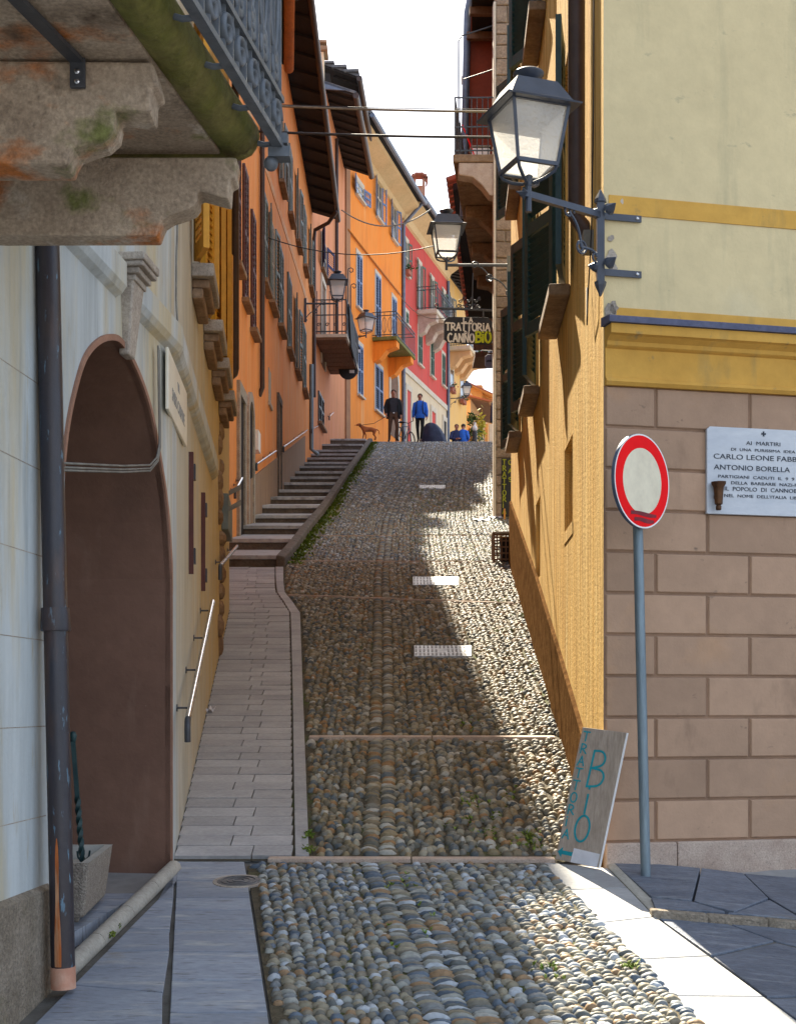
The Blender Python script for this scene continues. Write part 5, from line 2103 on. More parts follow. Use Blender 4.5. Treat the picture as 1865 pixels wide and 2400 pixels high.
# brown-roofed houses that close the lane
bh = root('brown_eaved_house', (4.6, 76, 9.4), 'house with wide brown eave and balcony closing the lane', 'house')
W8 = Wall((3.95, 74.5), (5.25, 81.0))
house_body(W8, 7, 17.0, 5, m_peach, bh)
r8 = eave(W8, -.3, 6.2, 16.3, 1.15, bh, m_wood_br, 0, m_sill, .30, 4, m_tile, .12)
window_t(W8, bh, 1.0, 1.7, 13.0, 14.6, 'shut', m_gyshut, True, True, 10)
mb = MB()
W8b = Wall((3.55, 73.2), (4.75, 73.0))
mb.wbox(W8b, 0, 1.1, -1.6, 0, 13.2, 13.35)
for i in range(5):
    mb.wbox(W8b, .05 + .25 * i, .08 + .25 * i, -.05, -.02, 13.35, 14.6)
mb.wbox(W8b, 0, 1.1, -.06, -.01, 14.6, 14.66)
mb.wbox(W8b, 0, 1.1, -.06, -.01, 15.2, 15.26)
build(mb, 'balcony', m_iron, bh)
mb = MB()
mb.wbox(W8b, 0, 1.1, -1.5, -1.4, 8, 13.2)
build(mb, 'balcony_wall', m_peach, bh)
for i, (x0, x1) in enumerate(((4.42, 4.62), (4.72, 4.86), (4.95, 5.15))):
    mb = MB()
    mb.box((0.5 * (x0 + x1), 74.2, 12.2), x1 - x0, .2, 6.0)
    build(mb, 'post', m_trim if i != 1 else m_wood_or, bh)
hh2 = root('timber_gabled_house', (6.0, 86, 9.4), 'honey-coloured timber gabled house at the far end of the lane', 'house')
W9 = Wall((5.1, 83), (6.3, 90))
house_body(W9, 7, 19.4, 4, m_wood_or, hh2)
eave(W9, -.4, 7.0, 18.6, .75, hh2, m_wood_or, 4, m_wood_br, .5, 4, m_tile, .1)
foliage('climbing_plant', 'dark green plant hanging over the far balcony', 'plant', P(1104, 982, 73.0), .5, .3, .35, 140, m_leafd, .12)
foliage('climbing_plant', 'yellow-leaved climber beside the far balcony', 'plant', P(1127, 1000, 72.8), .25, .3, .9, 170, m_leafy, .12)
foliage('shrub', 'dark bush with orange berries below the far balcony', 'shrub', P(1108, 1018, 72.5), .5, .4, .5, 140, m_leafd, .12, m_wood_or)
fr = MB()
fr.prism([P(1142, 1040, 100), P(1175, 1040, 100), P(1175, 1015, 100), P(1142, 997, 100)], (0, 6, 0))
o = build(fr, 'distant_roof', m_tile)
tag(o, 'small red roof glimpsed at the end of the lane', 'roof')

# ------------------------------------------------------------------ corner house on the right
ch_ = root('corner_house', (2.5, 9, zg(1, 8)), 'corner house with taupe block base, ochre cornice and golden side wall at right', 'house')
sF = F / 7.5
zt = lambda v: (HY - v) / sF
ZTOP = 11.0
# openings in the side wall: (y0, y1, z0, z1)
lw = [(9.68, 10.62, 2.95, 4.66), (12.95, 13.75, 3.0, 4.75), (16.2, 16.95, 3.22, 5.0)]
uw = [(12.1, 12.95, 6.18, 7.9), (16.3, 17.1, 6.18, 7.9)]
niche = [(9.38, 10.04, 1.26, 1.86), (12.75, 13.4, 1.20, 1.95)]
hl = [(WR.ty(a), WR.ty(b), c, d) for a, b, c, d in lw + uw]
hn = [(WR.ty(a), WR.ty(b), c, d) for a, b, c, d in niche]
mb = MB()
walled(WR, 0, WR.len, -2.2, ZTOP, hl + hn, .24, mb)
build(mb, 'side_wall', m_lit, ch_)
for (a, b, c, d) in hl + hn:
    mb = MB()
    mb.wbox(WR, a, b, -.27, -.235, c, d)
    build(mb, 'window_pane', m_glassd if c > 2 else m_lit, ch_)
mb = MB()
walled(WF, 0, 12, -2.2, zt(904), [], .1, mb)
build(mb, 'joint_bed', m_joint, ch_)
mb = MB()
walled(WF, 0, 12, zt(904), ZTOP, [], .1, mb)
build(mb, 'front_wall', m_corner_up, ch_)
mb = MB()
a, b = WR.p(WR.len), WF.p(12)
c, d = V(b.x, a.y + 2, 0), V(a.x, a.y, 0)
mb.quad(V(a.x, a.y, -2), V(b.x, a.y, -2), V(b.x, a.y, ZTOP), V(a.x, a.y, ZTOP))
mb.quad(V(b.x, b.y, -2), V(b.x, a.y, -2), V(b.x, a.y, ZTOP), V(b.x, b.y, ZTOP))
q0 = WF.p(0)
mb.quad(V(q0.x, q0.y, ZTOP), V(b.x, b.y, ZTOP), V(b.x, a.y, ZTOP), V(a.x, a.y, ZTOP))
build(mb, 'back_wall', m_corner_up, ch_)
# blocks: eleven courses, joints staggered by half
zc = [zt(902 + 97.5 * i) for i in range(12)]
blk = .567
for i in range(11):
    z1, z0 = zc[i], zc[i + 1]
    st = WF.hit(1534, 1650)[0] if i % 2 == 0 else WF.hit(1655, 1650)[0]
    ed_ = [.004]
    e = st
    while e < 3.4:
        ed_.append(e)
        e += blk
    for a, b in zip(ed_, ed_[1:]):
        mb = MB()
        g_, ch2 = .005, .007
        q = [WF.p(a + g_, -.002, z0 + g_), WF.p(b - g_, -.002, z0 + g_), WF.p(b - g_, -.002, z1 - g_), WF.p(a + g_, -.002, z1 - g_),
             WF.p(a + g_ + ch2, .012, z0 + g_ + ch2), WF.p(b - g_ - ch2, .012, z0 + g_ + ch2), WF.p(b - g_ - ch2, .012, z1 - g_ - ch2), WF.p(a + g_ + ch2, .012, z1 - g_ - ch2)]
        mb.hexa(q)
        build(mb, 'wall_block', m_block, ch_, bevel=.003)
# granite footing stones
for a, b in ((.004, .42), (.424, 1.55), (1.554, 3.4)):
    mb = MB()
    mb.wbox(WF, a, b, -.01, .035, -1.6, zc[11] - .004)
    build(mb, 'footing_stone', m_granite_p, ch_, bevel=.008)
# cornice mouldings and flashing
cor = MB()
prof = [(0, zt(904)), (.03, zt(904)), (.045, zt(896)), (.03, zt(887)), (.02, zt(885)), (.02, zt(818)), (.035, zt(815)), (.045, zt(812)), (.05, zt(803)), (.085, zt(793)), (.105, zt(790)), (.105, zt(768)), (0, zt(768))]
cor.prism([WF.p(0.004, n_, z_) for n_, z_ in prof], WF.d * 6)
build(cor, 'cornice', m_band, ch_)
mb = MB()
mb.prism([WF.p(-.015, n_, z_) for n_, z_ in ((0, zt(767)), (.125, zt(767)), (.128, zt(755)), (.122, zt(752)), (0, zt(746)))], WF.d * 6)
build(mb, 'flashing', m_flash, ch_)
for v0, v1 in ((719, 747), (456, 500)):
    mb = MB()
    mb.wbox(WF, .03, 6, 0, .006, zt(v1), zt(v0))
    build(mb, 'painted_band', m_band, ch_)
# flaked spots near the corner
for u, v, r_ in ((1432, 733, .045), (1438, 722, .03), (1428, 748, .03), (1430, 600, .035), (1436, 630, .03), (1430, 560, .02), (1456, 473, .014)):
    t_, z_ = WF.hit(u, v)
    n = 9
    mb = MB()
    pts = []
    for k in range(n):
        rr_ = r_ * random.uniform(.5, 1.1)
        pts.append(WF.p(max(.004, t_ + rr_ * math.cos(k * 2 * math.pi / n)), .007, z_ + 1.3 * rr_ * math.sin(k * 2 * math.pi / n)))
    mb.add(pts, [tuple(range(n))])
    build(mb, 'flaked_patch', m_granite if v > 500 else m_trim, ch_)
# rough brown dado along the lane
mb = MB()
dy = [(7.52, -.35), (8.58, -.158), (10.3, .38), (13, 1.2), (16.8, 2.26), (18.78, 2.8)]
for (a, za), (b, zb_) in zip(dy, dy[1:]):
    mb.hexa([WR.p(WR.ty(a), 0, zg(0, a) - .4), WR.p(WR.ty(b), 0, zg(0, b) - .4), WR.p(WR.ty(b), .045, zg(0, b) - .4), WR.p(WR.ty(a), .045, zg(0, a) - .4),
             WR.p(WR.ty(a), 0, za), WR.p(WR.ty(b), 0, zb_), WR.p(WR.ty(b), .025, zb_ - .02), WR.p(WR.ty(a), .025, za - .02)])
build(mb, 'dado', m_dado, ch_)
# sills and shutters of the side wall
slat_g = unit_mesh('slat', m_green, 0)


def side_sill(y0, y1, z, th=.085, n_=.15):
    mb = MB()
    mb.wbox(WR, WR.ty(y0 - .12), WR.ty(y1 + .12), 0, n_, z - th, z - .002)
    return build(mb, 'window_sill', m_sill, ch_, bevel=.012)


def side_leaf(y, z0, h, ang, wd, n0=.03, slats=13):
    """leaf hinged at the wall; ang measured from the lane direction away from the viewer"""
    X = (WR.d * math.cos(R(ang)) + WR.n * math.sin(R(ang))).normalized()
    N = V(0, 0, 1).cross(X).normalized()
    o0 = WR.p(WR.ty(y), n0, z0)
    mb = MB()
    for a in (.028, wd - .028):
        mb.box(o0 + X * a + V(0, 0, h / 2), .056, .04, h, X, N)
    for a in (.05, h * .5, h - .05):
        mb.box(o0 + X * (wd / 2) + V(0, 0, a), wd - .112, .036, .1, X, N)
    lf = build(mb, 'shutter', m_green, ch_)
    Zt = (V(0, 0, 1) * .75 + N * .66).normalized()
    for half in (0, 1):
        for i in range(slats):
            z = .12 + half * (h * .5 - .02) + (h * .5 - .18) * (i + .5) / slats
            inst('slat', slat_g, frame(o0 + X * (wd / 2) + V(0, 0, z), X * (wd - .112), X.cross(Zt) * .007, Zt * .05), lf)
    return lf


for (y0, y1, z0, z1), an in zip(lw + uw, ((172, 24), (165, 22), (165, 20), (166, 30), (165, 28))):
    side_sill(y0, y1, z0)
    wd = (y1 - y0) / 2
    side_leaf(y0 + .0, z0 + .02, z1 - z0 - .02, an[0], max(wd, .44), .045)
    side_leaf(y1, z0 + .02, z1 - z0 - .02, an[1], max(wd, .44), .03)
mb = MB()
mb.wbox(WR, WR.ty(9.36), WR.ty(10.06), 0, .005, 1.17, 1.255)
build(mb, 'window_sill', m_lit, ch_)
pipe([WR.p(WR.ty(8.28), .075, ZTOP), WR.p(WR.ty(8.28), .075, 2.95), WR.p(WR.ty(8.28), .0, 2.85)], .052, m_brownpipe, ch_)
mb = MB()
mb.wbox(WR, WR.ty(8.0), WR.ty(8.1), 0, .06, 2.66, 2.78)
build(mb, 'junction_box', m_cable, ch_)
cable('thin brown wire hanging down beside the lamp on the golden wall', [WR.p(WR.ty(7.8), .02, 4.6), WR.p(WR.ty(7.78), .025, 3.4), WR.p(WR.ty(7.85), .03, 2.7), WR.p(WR.ty(7.95), .04, 2.35), WR.p(WR.ty(8.1), .03, 2.25), WR.p(WR.ty(8.2), .02, 2.5)], .004, m_cableb)
mb = MB()
for i in range(2):
    q = []
    for zz in (ZTOP + .02, ZTOP + .14):
        for t_, n_ in ((-.5, -9), (-.5, .45), (WR.len + .2, .45), (WR.len + .2, -9)):
            q.append(WR.p(t_, n_, zz))
    if i == 0:
        mb.hexa(q)
build(mb, 'roof', m_roof, ch_)

# ------------------------------------------------------------------ stone house with balconies beyond the corner house
sh = root('stone_house', (2.6, 27, zg(0, 27)), 'rubble stone house with overhanging balcony on the right of the lane', 'house')
XS = 1.74
ys0 = 24.2
mb = MB()
mb.box((XS + 2.5, ys0 + .3, 8.0), 5.0, .5, 17.0)
build(mb, 'wall', m_mortar, sh)
WS = Wall((XS, ys0 + .02), (2.6, 31.0), 'L')
mb = MB()
walled(WS, 0, WS.len, -1, 16.5, [], .1, mb)
WS2 = Wall((2.6, 31.0), (4.4, 47.0), 'L')
walled(WS2, 0, WS2.len, -1, 11.0, [], .1, mb)
mb.quad(WS2.p(WS2.len, 0, -1), WS2.p(WS2.len, -5, -1), WS2.p(WS2.len, -5, 11), WS2.p(WS2.len, 0, 11))
build(mb, 'side_wall', m_mortar, sh)
z = zg(0, 24) - .2
rowk = 0
while z < 13.2:
    h = random.uniform(.17, .32)
    x = XS - .012
    while x < XS + .62:
        wd = random.uniform(.16, .42)
        mb = MB()
        mb.box((x + wd / 2, ys0 + .045, z + h / 2), wd - .014, .05 + random.uniform(0, .03), h - .014,
               V(1, 0, random.gauss(0, .02)), V(0, 1, 0), V(random.gauss(0, .02), 0, 1))
        build(mb, 'wall_stone', m_stonew, sh, bevel=.02)
        x += wd
    z += h
# pale strip added for the sun-grazed edge; the light is in its colour
mb = MB()
mb.box((XS - .03, ys0 + .1, 7.2), .045, .22, 10.5)
build(mb, 'sunlit_edge_strip', m_trim, sh, bevel=.01)
# balcony slabs on stone brackets
zb_ = 9.75
bx = lambda y: .97 + (1.73 - .97) * (y - 24.2) / 6.8
pieces = 6
for i in range(pieces):
    a, b = 24.2 + 6.8 * i / pieces, 24.2 + 6.8 * (i + 1) / pieces - .02
    mb = MB()
    q = []
    for zz in (zb_ - .14, zb_):
        q += [V(bx(a), a, zz), V(WS.p(WS.ty(a)).x - .004, a, zz), V(WS.p(WS.ty(b)).x - .004, b, zz), V(bx(b), b, zz)]
    mb.hexa(q)
    build(mb, 'balcony_slab', m_sill, sh, bevel=.02)
for i, y_ in enumerate((24.22, 26.3, 28.4, 30.6)):
    xw = WS.p(WS.ty(y_)).x
    x0 = bx(y_) + .1
    mb = MB()
    mb.prism([V(xw, y_, zb_ - .75), V(xw - .12, y_, zb_ - .72), V(x0 + .42, y_, zb_ - .55), V(x0 + .25, y_, zb_ - .40), V(x0, y_, zb_ - .36), V(x0, y_, zb_ - .145), V(xw, y_, zb_ - .145)], (0, .3, 0))
    build(mb, 'balcony_bracket', m_granite_p if i == 0 else m_sill, sh, bevel=.02)
mb = MB()
rr = []
for z_ in (.08, .5, 1.02):
    mb.tube([V(WS.p(WS.ty(24.25)).x, 24.25, zb_ + z_), V(bx(24.2) + .04, 24.25, zb_ + z_), V(bx(31) + .04, 31, zb_ + z_)], .016, 5)
rb_ = build(mb, 'balcony_rail', m_iron, sh)
for i in range(8):
    x = bx(24.2) + .04 + (.78) * i / 8
    mb = MB()
    mb.tube([V(x, 24.25, zb_), V(x, 24.25, zb_ + 1.02)], .010, 5)
    build(mb, 'baluster', m_iron, rb_)
for i in range(34):
    y_ = 24.3 + 6.6 * i / 33
    mb = MB()
    mb.tube([V(bx(y_) + .04, y_, zb_), V(bx(y_) + .04, y_, zb_ + 1.02)], .010, 5)
    build(mb, 'baluster', m_iron, rb_)
mb = MB()
x0 = bx(24.2) + .06
mb.tube([V(x0 + .06, 24.6, zb_), V(x0 + .06, 24.6, zb_ + 2.2), V(x0 + .12, 24.62, zb_ + 2.3), V(WS.p(WS.ty(24.6)).x, 24.65, zb_ + 2.52)], .014, 6)
mb.tube([V(x0 + .15, 24.7, zb_ + 1.55), V(WS.p(WS.ty(24.6)).x, 24.7, zb_ + 1.75)], .012, 6)
build(mb, 'awning_frame', m_iron, rb_)
# red room jutting out behind the balcony, with dark pipe and eave
mb = MB()
yr = 27.6
xr0 = (1092 - CX) / F * yr
mb.hexa([V(xr0, yr, zb_ + .02), V(3.5, yr, zb_ + .02), V(3.5, yr + 2.8, zb_ + .02), V(xr0 + .32, yr + 2.8, zb_ + .02),
         V(xr0, yr, 14.4), V(3.5, yr, 14.4), V(3.5, yr + 2.8, 14.4), V(xr0 + .32, yr + 2.8, 14.4)])
build(mb, 'jutting_room', m_redwall, sh)
mb = MB()
mb.tube([V(xr0 - .06, yr - .1, zb_ + .05), V(xr0 + .02, yr - .12, 13.9), V(xr0 + .1, yr - .2, 14.3)], .075, 10)
build(mb, 'downpipe', m_zinc, sh, smooth=True)
mb = MB()
mb.hexa([V(xr0 - .05, 24.6, 13.3), V(3.5, 24.6, 13.5), V(3.5, 31, 13.9), V(xr0 + .3, 31, 13.7), V(xr0 - .05, 24.6, 13.42), V(3.5, 24.6, 13.62), V(3.5, 31, 14.02), V(xr0 + .3, 31, 13.82)])
ev = build(mb, 'eave', m_wood_dk, sh)
for i in range(5):
    mb = MB()
    y_ = 25.2 + 1.1 * i
    mb.box((xr0 + 1.0, y_, 13.28 + .06 * i), 2.0, .12, .14)
    build(mb, 'beam', m_wood_br, sh)
# row of clay tiles edging a lower roof behind
for i in range(34):
    y_ = 31.2 + .21 * i
    mb = MB()
    p = V(1.12 + .026 * i, y_, 11.95 - .05 * i)
    mb.tube([p, p + V(.55, .05, .22)], .085, 8)
    build(mb, 'roof_tile', m_tile, sh)
mb = MB()
mb.hexa([V(1.25, 31.1, 11.7), V(3.2, 31.1, 12.2), V(4.2, 38, 10.6), V(2.05, 38, 10.1), V(1.25, 31.1, 11.85), V(3.2, 31.1, 12.4), V(4.2, 38, 10.8), V(2.05, 38, 10.25)])
build(mb, 'roof', m_wood_dk, sh)
# covered timber gallery farther up
mb = MB()
mb.box((3.1, 35.5, 9.72), 2.4, 1.8, .1)
gal = build(mb, 'timber_gallery', m_wood_br, sh)
for i in range(3):
    mb = MB()
    mb.box((3.1, 34.55, 9.05 + .21 * i), 2.4, .05, .19)
    build(mb, 'gallery_board', m_pink if i else m_wood_br, gal)
mb = MB()
mb.box((3.1, 35.2, 8.86), 2.3, 1.2, .12)
build(mb, 'gallery_floor', m_wood_br, gal)
# things on the balcony
mb = MB()
p = P(1137, 318, 24.9)
o = root('storage_box', V(1.5, 24.9, zb_), 'pale plastic box on the high stone-house balcony', 'box')
mb.box((1.5, 24.9, zb_ + .17), .34, .3, .34)
build(mb, 'body', m_paper, o, bevel=.03)
mb = MB()
mb.box((1.5, 24.9, zb_ + .36), .37, .33, .035)
build(mb, 'lid', m_cable, o, bevel=.01)
br_ = root('broom', V(1.36, 24.6, zb_), 'red-handled broom leaning on the high balcony railing', 'broom')
mb = MB()
mb.tube([V(1.40, 24.55, zb_ + .04), V(1.15, 24.45, zb_ + .62)], .012, 6)
build(mb, 'handle', m_signred, br_)
mb = MB()
mb.box((1.41, 24.55, zb_ + .03), .2, .05, .06)
build(mb, 'brush', m_black, br_)

# ------------------------------------------------------------------ lanterns


def lantern(parent, o, h, rot, m=m_lamp):
    k = h / .62
    o = V(*o)
    X, Y, Z = V(math.cos(rot), math.sin(rot), 0), V(-math.sin(rot), math.cos(rot), 0), V(0, 0, 1)
    q = lambda x, y, z: o + (X * x + Y * y + Z * z) * k
    zb2, zt2, hb, ht = .085, .405, .120, .168
    fr_ = MB()
    cs = ((-1, -1), (1, -1), (1, 1), (-1, 1))
    for a, b in cs:
        fr_.tube([q(a * hb, b * hb, zb2), q(a * ht, b * ht, zt2)], .013 * k, 4)
    for hs, z in ((hb, zb2), (ht, zt2)):
        for i in range(4):
            (a, b), (c, d) = cs[i], cs[(i + 1) % 4]
            fr_.tube([q(a * hs, b * hs, z), q(c * hs, d * hs, z)], .015 * k, 4)
    build(fr_, 'lantern_frame', m, parent)
    for i in range(4):
        (a, b), (c, d) = cs[i], cs[(i + 1) % 4]
        f_ = .97
        pn = MB()
        pn.quad(q(a * hb * f_, b * hb * f_, zb2), q(c * hb * f_, d * hb * f_, zb2), q(c * ht * f_, d * ht * f_, zt2), q(a * ht * f_, b * ht * f_, zt2))
        build(pn, 'glass_pane', m_pane, parent)
    pn = MB()
    pn.quad(*[q(a * hb * .9, b * hb * .9, zb2 - .004) for a, b in cs])
    build(pn, 'bottom_pane', m_pane, parent)
    hd = MB()
    rings = [(.222, .398), (.226, .406), (.188, .424), (.180, .436), (.122, .545), (.085, .556)]
    vs = [q(a * r_, b * r_, z) for r_, z in rings for a, b in cs]
    fs = [(i * 4 + j, i * 4 + (j + 1) % 4, (i + 1) * 4 + (j + 1) % 4, (i + 1) * 4 + j) for i in range(len(rings) - 1) for j in range(4)]
    fs += [(3, 2, 1, 0), tuple(4 * (len(rings) - 1) + j for j in range(4))]
    hd.add(vs, fs)
    build(hd, 'hood', m, parent)
    fn = MB()
    fn.lathe([(r_ * k, z * k) for r_, z in ((.060, .55), (.048, .565), (.046, .580), (.085, .610), (.088, .622), (.075, .632), (.04, .642), (.005, .645))], o, 20)
    build(fn, 'finial', m, parent, smooth=True)
    cr_ = MB()
    for a, b in cs:
        cr_.tube([q(a * hb, b * hb, zb2), q(a * hb * .9, b * hb * .9, .05), q(a * hb * .55, b * hb * .55, .02), q(a * .02, b * .02, .004)], .010 * k, 6)
    cr_.lathe([(.022 * k, -.01 * k), (.026 * k, .01 * k), (.02 * k, .03 * k), (.024 * k, .045 * k), (.01 * k, .055 * k)], o, 12)
    build(cr_, 'cradle', m, parent, smooth=True)


def scrolls(parent, a, b, c, r, m, nrm):
    """S-shaped brace from the arm (a) to the wall post (b), bowing through c"""
    pts = []
    for i in range(15):
        f_ = i / 14
        pts.append(a * ((1 - f_) ** 2) + c * (2 * f_ * (1 - f_)) + b * (f_ ** 2))
    mb = MB()
    mb.tube(pts, r, 6)
    d = (b - a).normalized()
    U = V(0, 0, 1).cross(nrm).normalized()
    for p, s_ in ((a, 1), (b, -1)):
        mb.tube(spiral(p, r * 5, 1.2, 0, s_, 14, U), r * .8, 6)
    build(mb, 'scroll_brace', m, parent, smooth=True)


# the big lantern at the corner
yl = 7.13
lb = P(1238, 432, yl)
lamp = root('street_lamp', lb, 'large blue-grey wall lantern with frosted glass at the corner house', 'street lamp', 'wall lanterns along the lane')
lantern(lamp, lb, .575, R(20))
wallp = V(1.10, 7.43, zt(522))
arm_b = lb - V(0, 0, .055)
wallp.z = arm_b.z
mb = MB()
d = (wallp - arm_b)
Xa = d.normalized()
mb.box(arm_b + d * .5 - Xa * .0, d.length + .06, .030, .034, Xa, V(0, 0, 1).cross(Xa))
mb.lathe([(.030, 0), (.030, .008), (.014, .012), (.002, .055)], arm_b - Xa * .03, 4, -Xa)
mb.tube([arm_b - V(0, 0, .09), arm_b + V(0, 0, .06)], .017, 10)
build(mb, 'arm', m_lamp, lamp)
zlo = zt(640)
mb = MB()
mb.box((wallp.x, wallp.y, (wallp.z + zlo) / 2 + .0), .04, .04, wallp.z - zlo + .14)
mb.lathe([(.034, 0), (.03, .02), (.004, .07)], V(wallp.x, wallp.y, wallp.z + .07), 6)
mb.lathe([(.034, 0), (.03, .02), (.004, .08)], V(wallp.x, wallp.y, zlo - .07), 6, V(0, 0, -1))
for z_ in (wallp.z, zlo):
    mb.lathe([(.034, 0), (.03, .015), (.003, .06)], V(wallp.x + .04, wallp.y - .03, z_ + .02), 8, V(.5, -.8, .3))
    mb.lathe([(.03, 0), (.026, .015), (.003, .05)], V(wallp.x - .02, wallp.y, z_ + .01), 8, V(-1, -.2, .1))
build(mb, 'wall_post', m_lamp, lamp)
for z_ in (wallp.z + .015, zlo):
    mb = MB()
    mb.wbox(WF, -.03, .215, .010, .020, z_ - .018, z_ + .018)
    pl_ = build(mb, 'wall_strap', m_lamp, lamp)
    mb = MB()
    mb.lathe([(.011, 0), (.009, .006), (.004, .009)], WF.p(.19, .02, z_), 8, WF.n)
    build(mb, 'bolt', m_steel, pl_)
a_ = arm_b + d * .55 - V(0, 0, .03)
m_ = arm_b + d * .72 - V(0, 0, .20)
scrolls(lamp, a_, m_, a_ + d * .16 - V(0, 0, .05), .008, m_lamp, Xa.cross(V(0, 0, 1)))
b_ = V(wallp.x, wallp.y, zlo + .06) - Xa * .03
scrolls(lamp, m_, b_, m_ + d * .22 + V(0, 0, .01), .008, m_lamp, Xa.cross(V(0, 0, 1)))


def wall_lamp(label, base, h, wall_pt, rot, drop=.35, m=m_lamp):
    o = root('street_lamp', base, label, 'street lamp', 'wall lanterns along the lane')
    lantern(o, base, h, rot, m)
    k = h / .62
    ab = base - V(0, 0, .05 * k)
    wp = V(wall_pt.x, wall_pt.y, ab.z)
    mb = MB()
    mb.tube([ab, wp], .02 * k, 6)
    mb.tube([ab - V(0, 0, .06 * k), ab + V(0, 0, .05 * k)], .018 * k, 8)
    build(mb, 'arm', m, o)
    mb = MB()
    mb.box(wp + V(0, 0, -.14 * k), .05 * k, .05 * k, .5 * k)
    build(mb, 'wall_post', m, o)
    dd = wp - ab
    a_ = ab + dd * .45
    m_ = ab + dd * .68 - V(0, 0, .16 * k)
    nn = dd.normalized().cross(V(0, 0, 1))
    scrolls(o, a_, m_, a_ + dd * .18 - V(0, 0, .03 * k), .010 * k, m, nn)
    scrolls(o, m_, wp - V(0, 0, .34 * k), m_ + dd * .2, .010 * k, m, nn)
    return o


yl2 = 19.4
wall_lamp('second wall lantern on the right hanging over the lane by the stone house', P(1046, 612, yl2), .71, P(1192, 628, yl2), R(5))
yl3 = 36.3
wall_lamp('wall lantern with dark blue hood in front of the salmon balcony', P(791, 706, yl3), .78, V(-2.46, yl3, 0), R(4))
yl4 = 51.0
wall_lamp('clear-sided wall lantern left of the vivid orange house balcony', P(858, 782, yl4), .86, V(-1.72, 51.3, 0), R(40))
yl5 = 68
wall_lamp('small far wall lantern on the warm yellow house', P(1093, 929, yl5), .74, P(1054, 935, 68.2), R(3))

# ------------------------------------------------------------------ no-entry sign
pb2, pt2 = G(1513, 2046, RS), None
ys_ = pb2.y
ptop = P(1492, 1150, ys_ - .02)
sg = root('road_sign', pb2, 'round red-rimmed white traffic sign on a thin galvanised post', 'road sign')
mb = MB()
mb.tube([pb2 - V(0, 0, .1), ptop], .027, 14)
build(mb, 'post', m_pole, sg, smooth=True)
sc = P(1504, 1128, ys_ - .10)
ang = R(45)                                    # turned towards the square on the right
nrm = V(math.sin(ang), -math.cos(ang), 0).normalized()
rs = 220 / 2 / F * (ys_ - .06)
rot_n = nrm
mb = MB()
mb.lathe([(rs, -.018), (rs * 1.004, -.006), (rs, 0)], sc, 48, rot_n)
build(mb, 'sign_disc', m_signback, sg, smooth=True)
Xs = V(0, 0, 1).cross(rot_n).normalized()


def annulus(r0, r1, off, n=56):
    mb = MB()
    vs, fs = [], []
    for i in range(n):
        a = 2 * math.pi * i / n
        for r_ in (r0, r1):
            vs.append(sc + rot_n * off + Xs * (r_ * math.cos(a)) + V(0, 0, r_ * math.sin(a)))
    for i in range(n):
        j = (i + 1) % n
        fs.append((2 * i, 2 * i + 1, 2 * j + 1, 2 * j))
    return mb.add(vs, fs)


def facing(mb):
    return mb


build(annulus(rs * .965, rs * .997, .002), 'white_edge', m_white, sg, fix=False)
build(annulus(rs * .70, rs * .965, .002), 'red_ring', m_signred, sg, fix=False)
mb = MB()
mb.add([sc + rot_n * .002 + Xs * (rs * .70 * math.cos(2 * math.pi * i / 48)) + V(0, 0, rs * .70 * math.sin(2 * math.pi * i / 48)) for i in range(48)], [tuple(range(48))])
build(mb, 'white_face', m_signwhite, sg, fix=False)
for zz, x0, x1 in ((-.70, -.42, .5), (-.83, -.3, .42)):
    mb = MB()
    pts = []
    for i in range(9):
        f_ = i / 8
        pts.append((x0 + (x1 - x0) * f_, zz + .045 + .012 * math.sin(5 * f_)))
    for i in range(9):
        f_ = 1 - i / 8
        pts.append((x0 + (x1 - x0) * f_, zz - .035 + .015 * math.sin(7 * f_)))
    mb.add([sc + rot_n * .0035 + Xs * (a * rs) + V(0, 0, b * rs) for a, b in pts], [tuple(range(18))])
    build(mb, 'sticker_residue', m_signsmear, sg, fix=False)
mb = MB()
mb.box(sc - rot_n * .05 + V(0, 0, .1), .07, .07, .04, Xs, rot_n)
mb.box(sc - rot_n * .05 - V(0, 0, .15), .07, .07, .04, Xs, rot_n)
build(mb, 'clamp', m_pole, sg)

# ------------------------------------------------------------------ marble memorial plaque with bronze torch holder
t0, z1 = WF.hit(1655, 999, .03)
_, z0 = WF.hit(1655, 1204, .03)
tc_, _ = WF.hit(1787, 1000, .03)
t1 = 2 * tc_ - t0
mb = MB()
cch = .018
poly = [WF.p(t0, .013, z0), WF.p(t1, .013, z0), WF.p(t1, .013, z1 - cch), WF.p(t1 - cch, .013, z1), WF.p(t0 + cch, .013, z1), WF.p(t0, .013, z1 - cch)]
mb.prism(poly, WF.n * .022)
pq = build(mb, 'memorial_plaque', m_marble, None, bevel=.003)
tag(pq, 'white marble memorial plaque with engraved capitals on the block wall', 'plaque')
mb = MB()
Zu = V(0, 0, 1)
pxm = F / WF.p(tc_).y
fz = lambda v: (HY - v) / pxm
nn_ = .0365
cz = fz(1020)
for a in range(4):
    an = R(90 * a)
    mb.prism([WF.p(tc_ + .003 * math.cos(an + 1.57), nn_, cz + .003 * math.sin(an + 1.57)), WF.p(tc_ + .015 * math.cos(an + .4), nn_, cz + .015 * math.sin(an + .4)),
              WF.p(tc_ + .015 * math.cos(an - .4), nn_, cz + .015 * math.sin(an - .4)), WF.p(tc_ + .003 * math.cos(an - 1.57), nn_, cz + .003 * math.sin(an - 1.57))], WF.n * .001)

build(mb, 'engraved_cross', m_ink, pq, fix=False)


def line(txt, v, size, u0, u1):
    ta, tb = WF.hit(u0, v, nn_)[0], WF.hit(u1, v, nn_)[0]
    mb = MB()
    put_text(mb, txt, size, WF.p((ta + tb) / 2, nn_, fz(v)), WF.d, Zu, width=tb - ta)
    tag(build(mb, 'engraved_line', m_ink, pq, fix=False), kind='stuff')


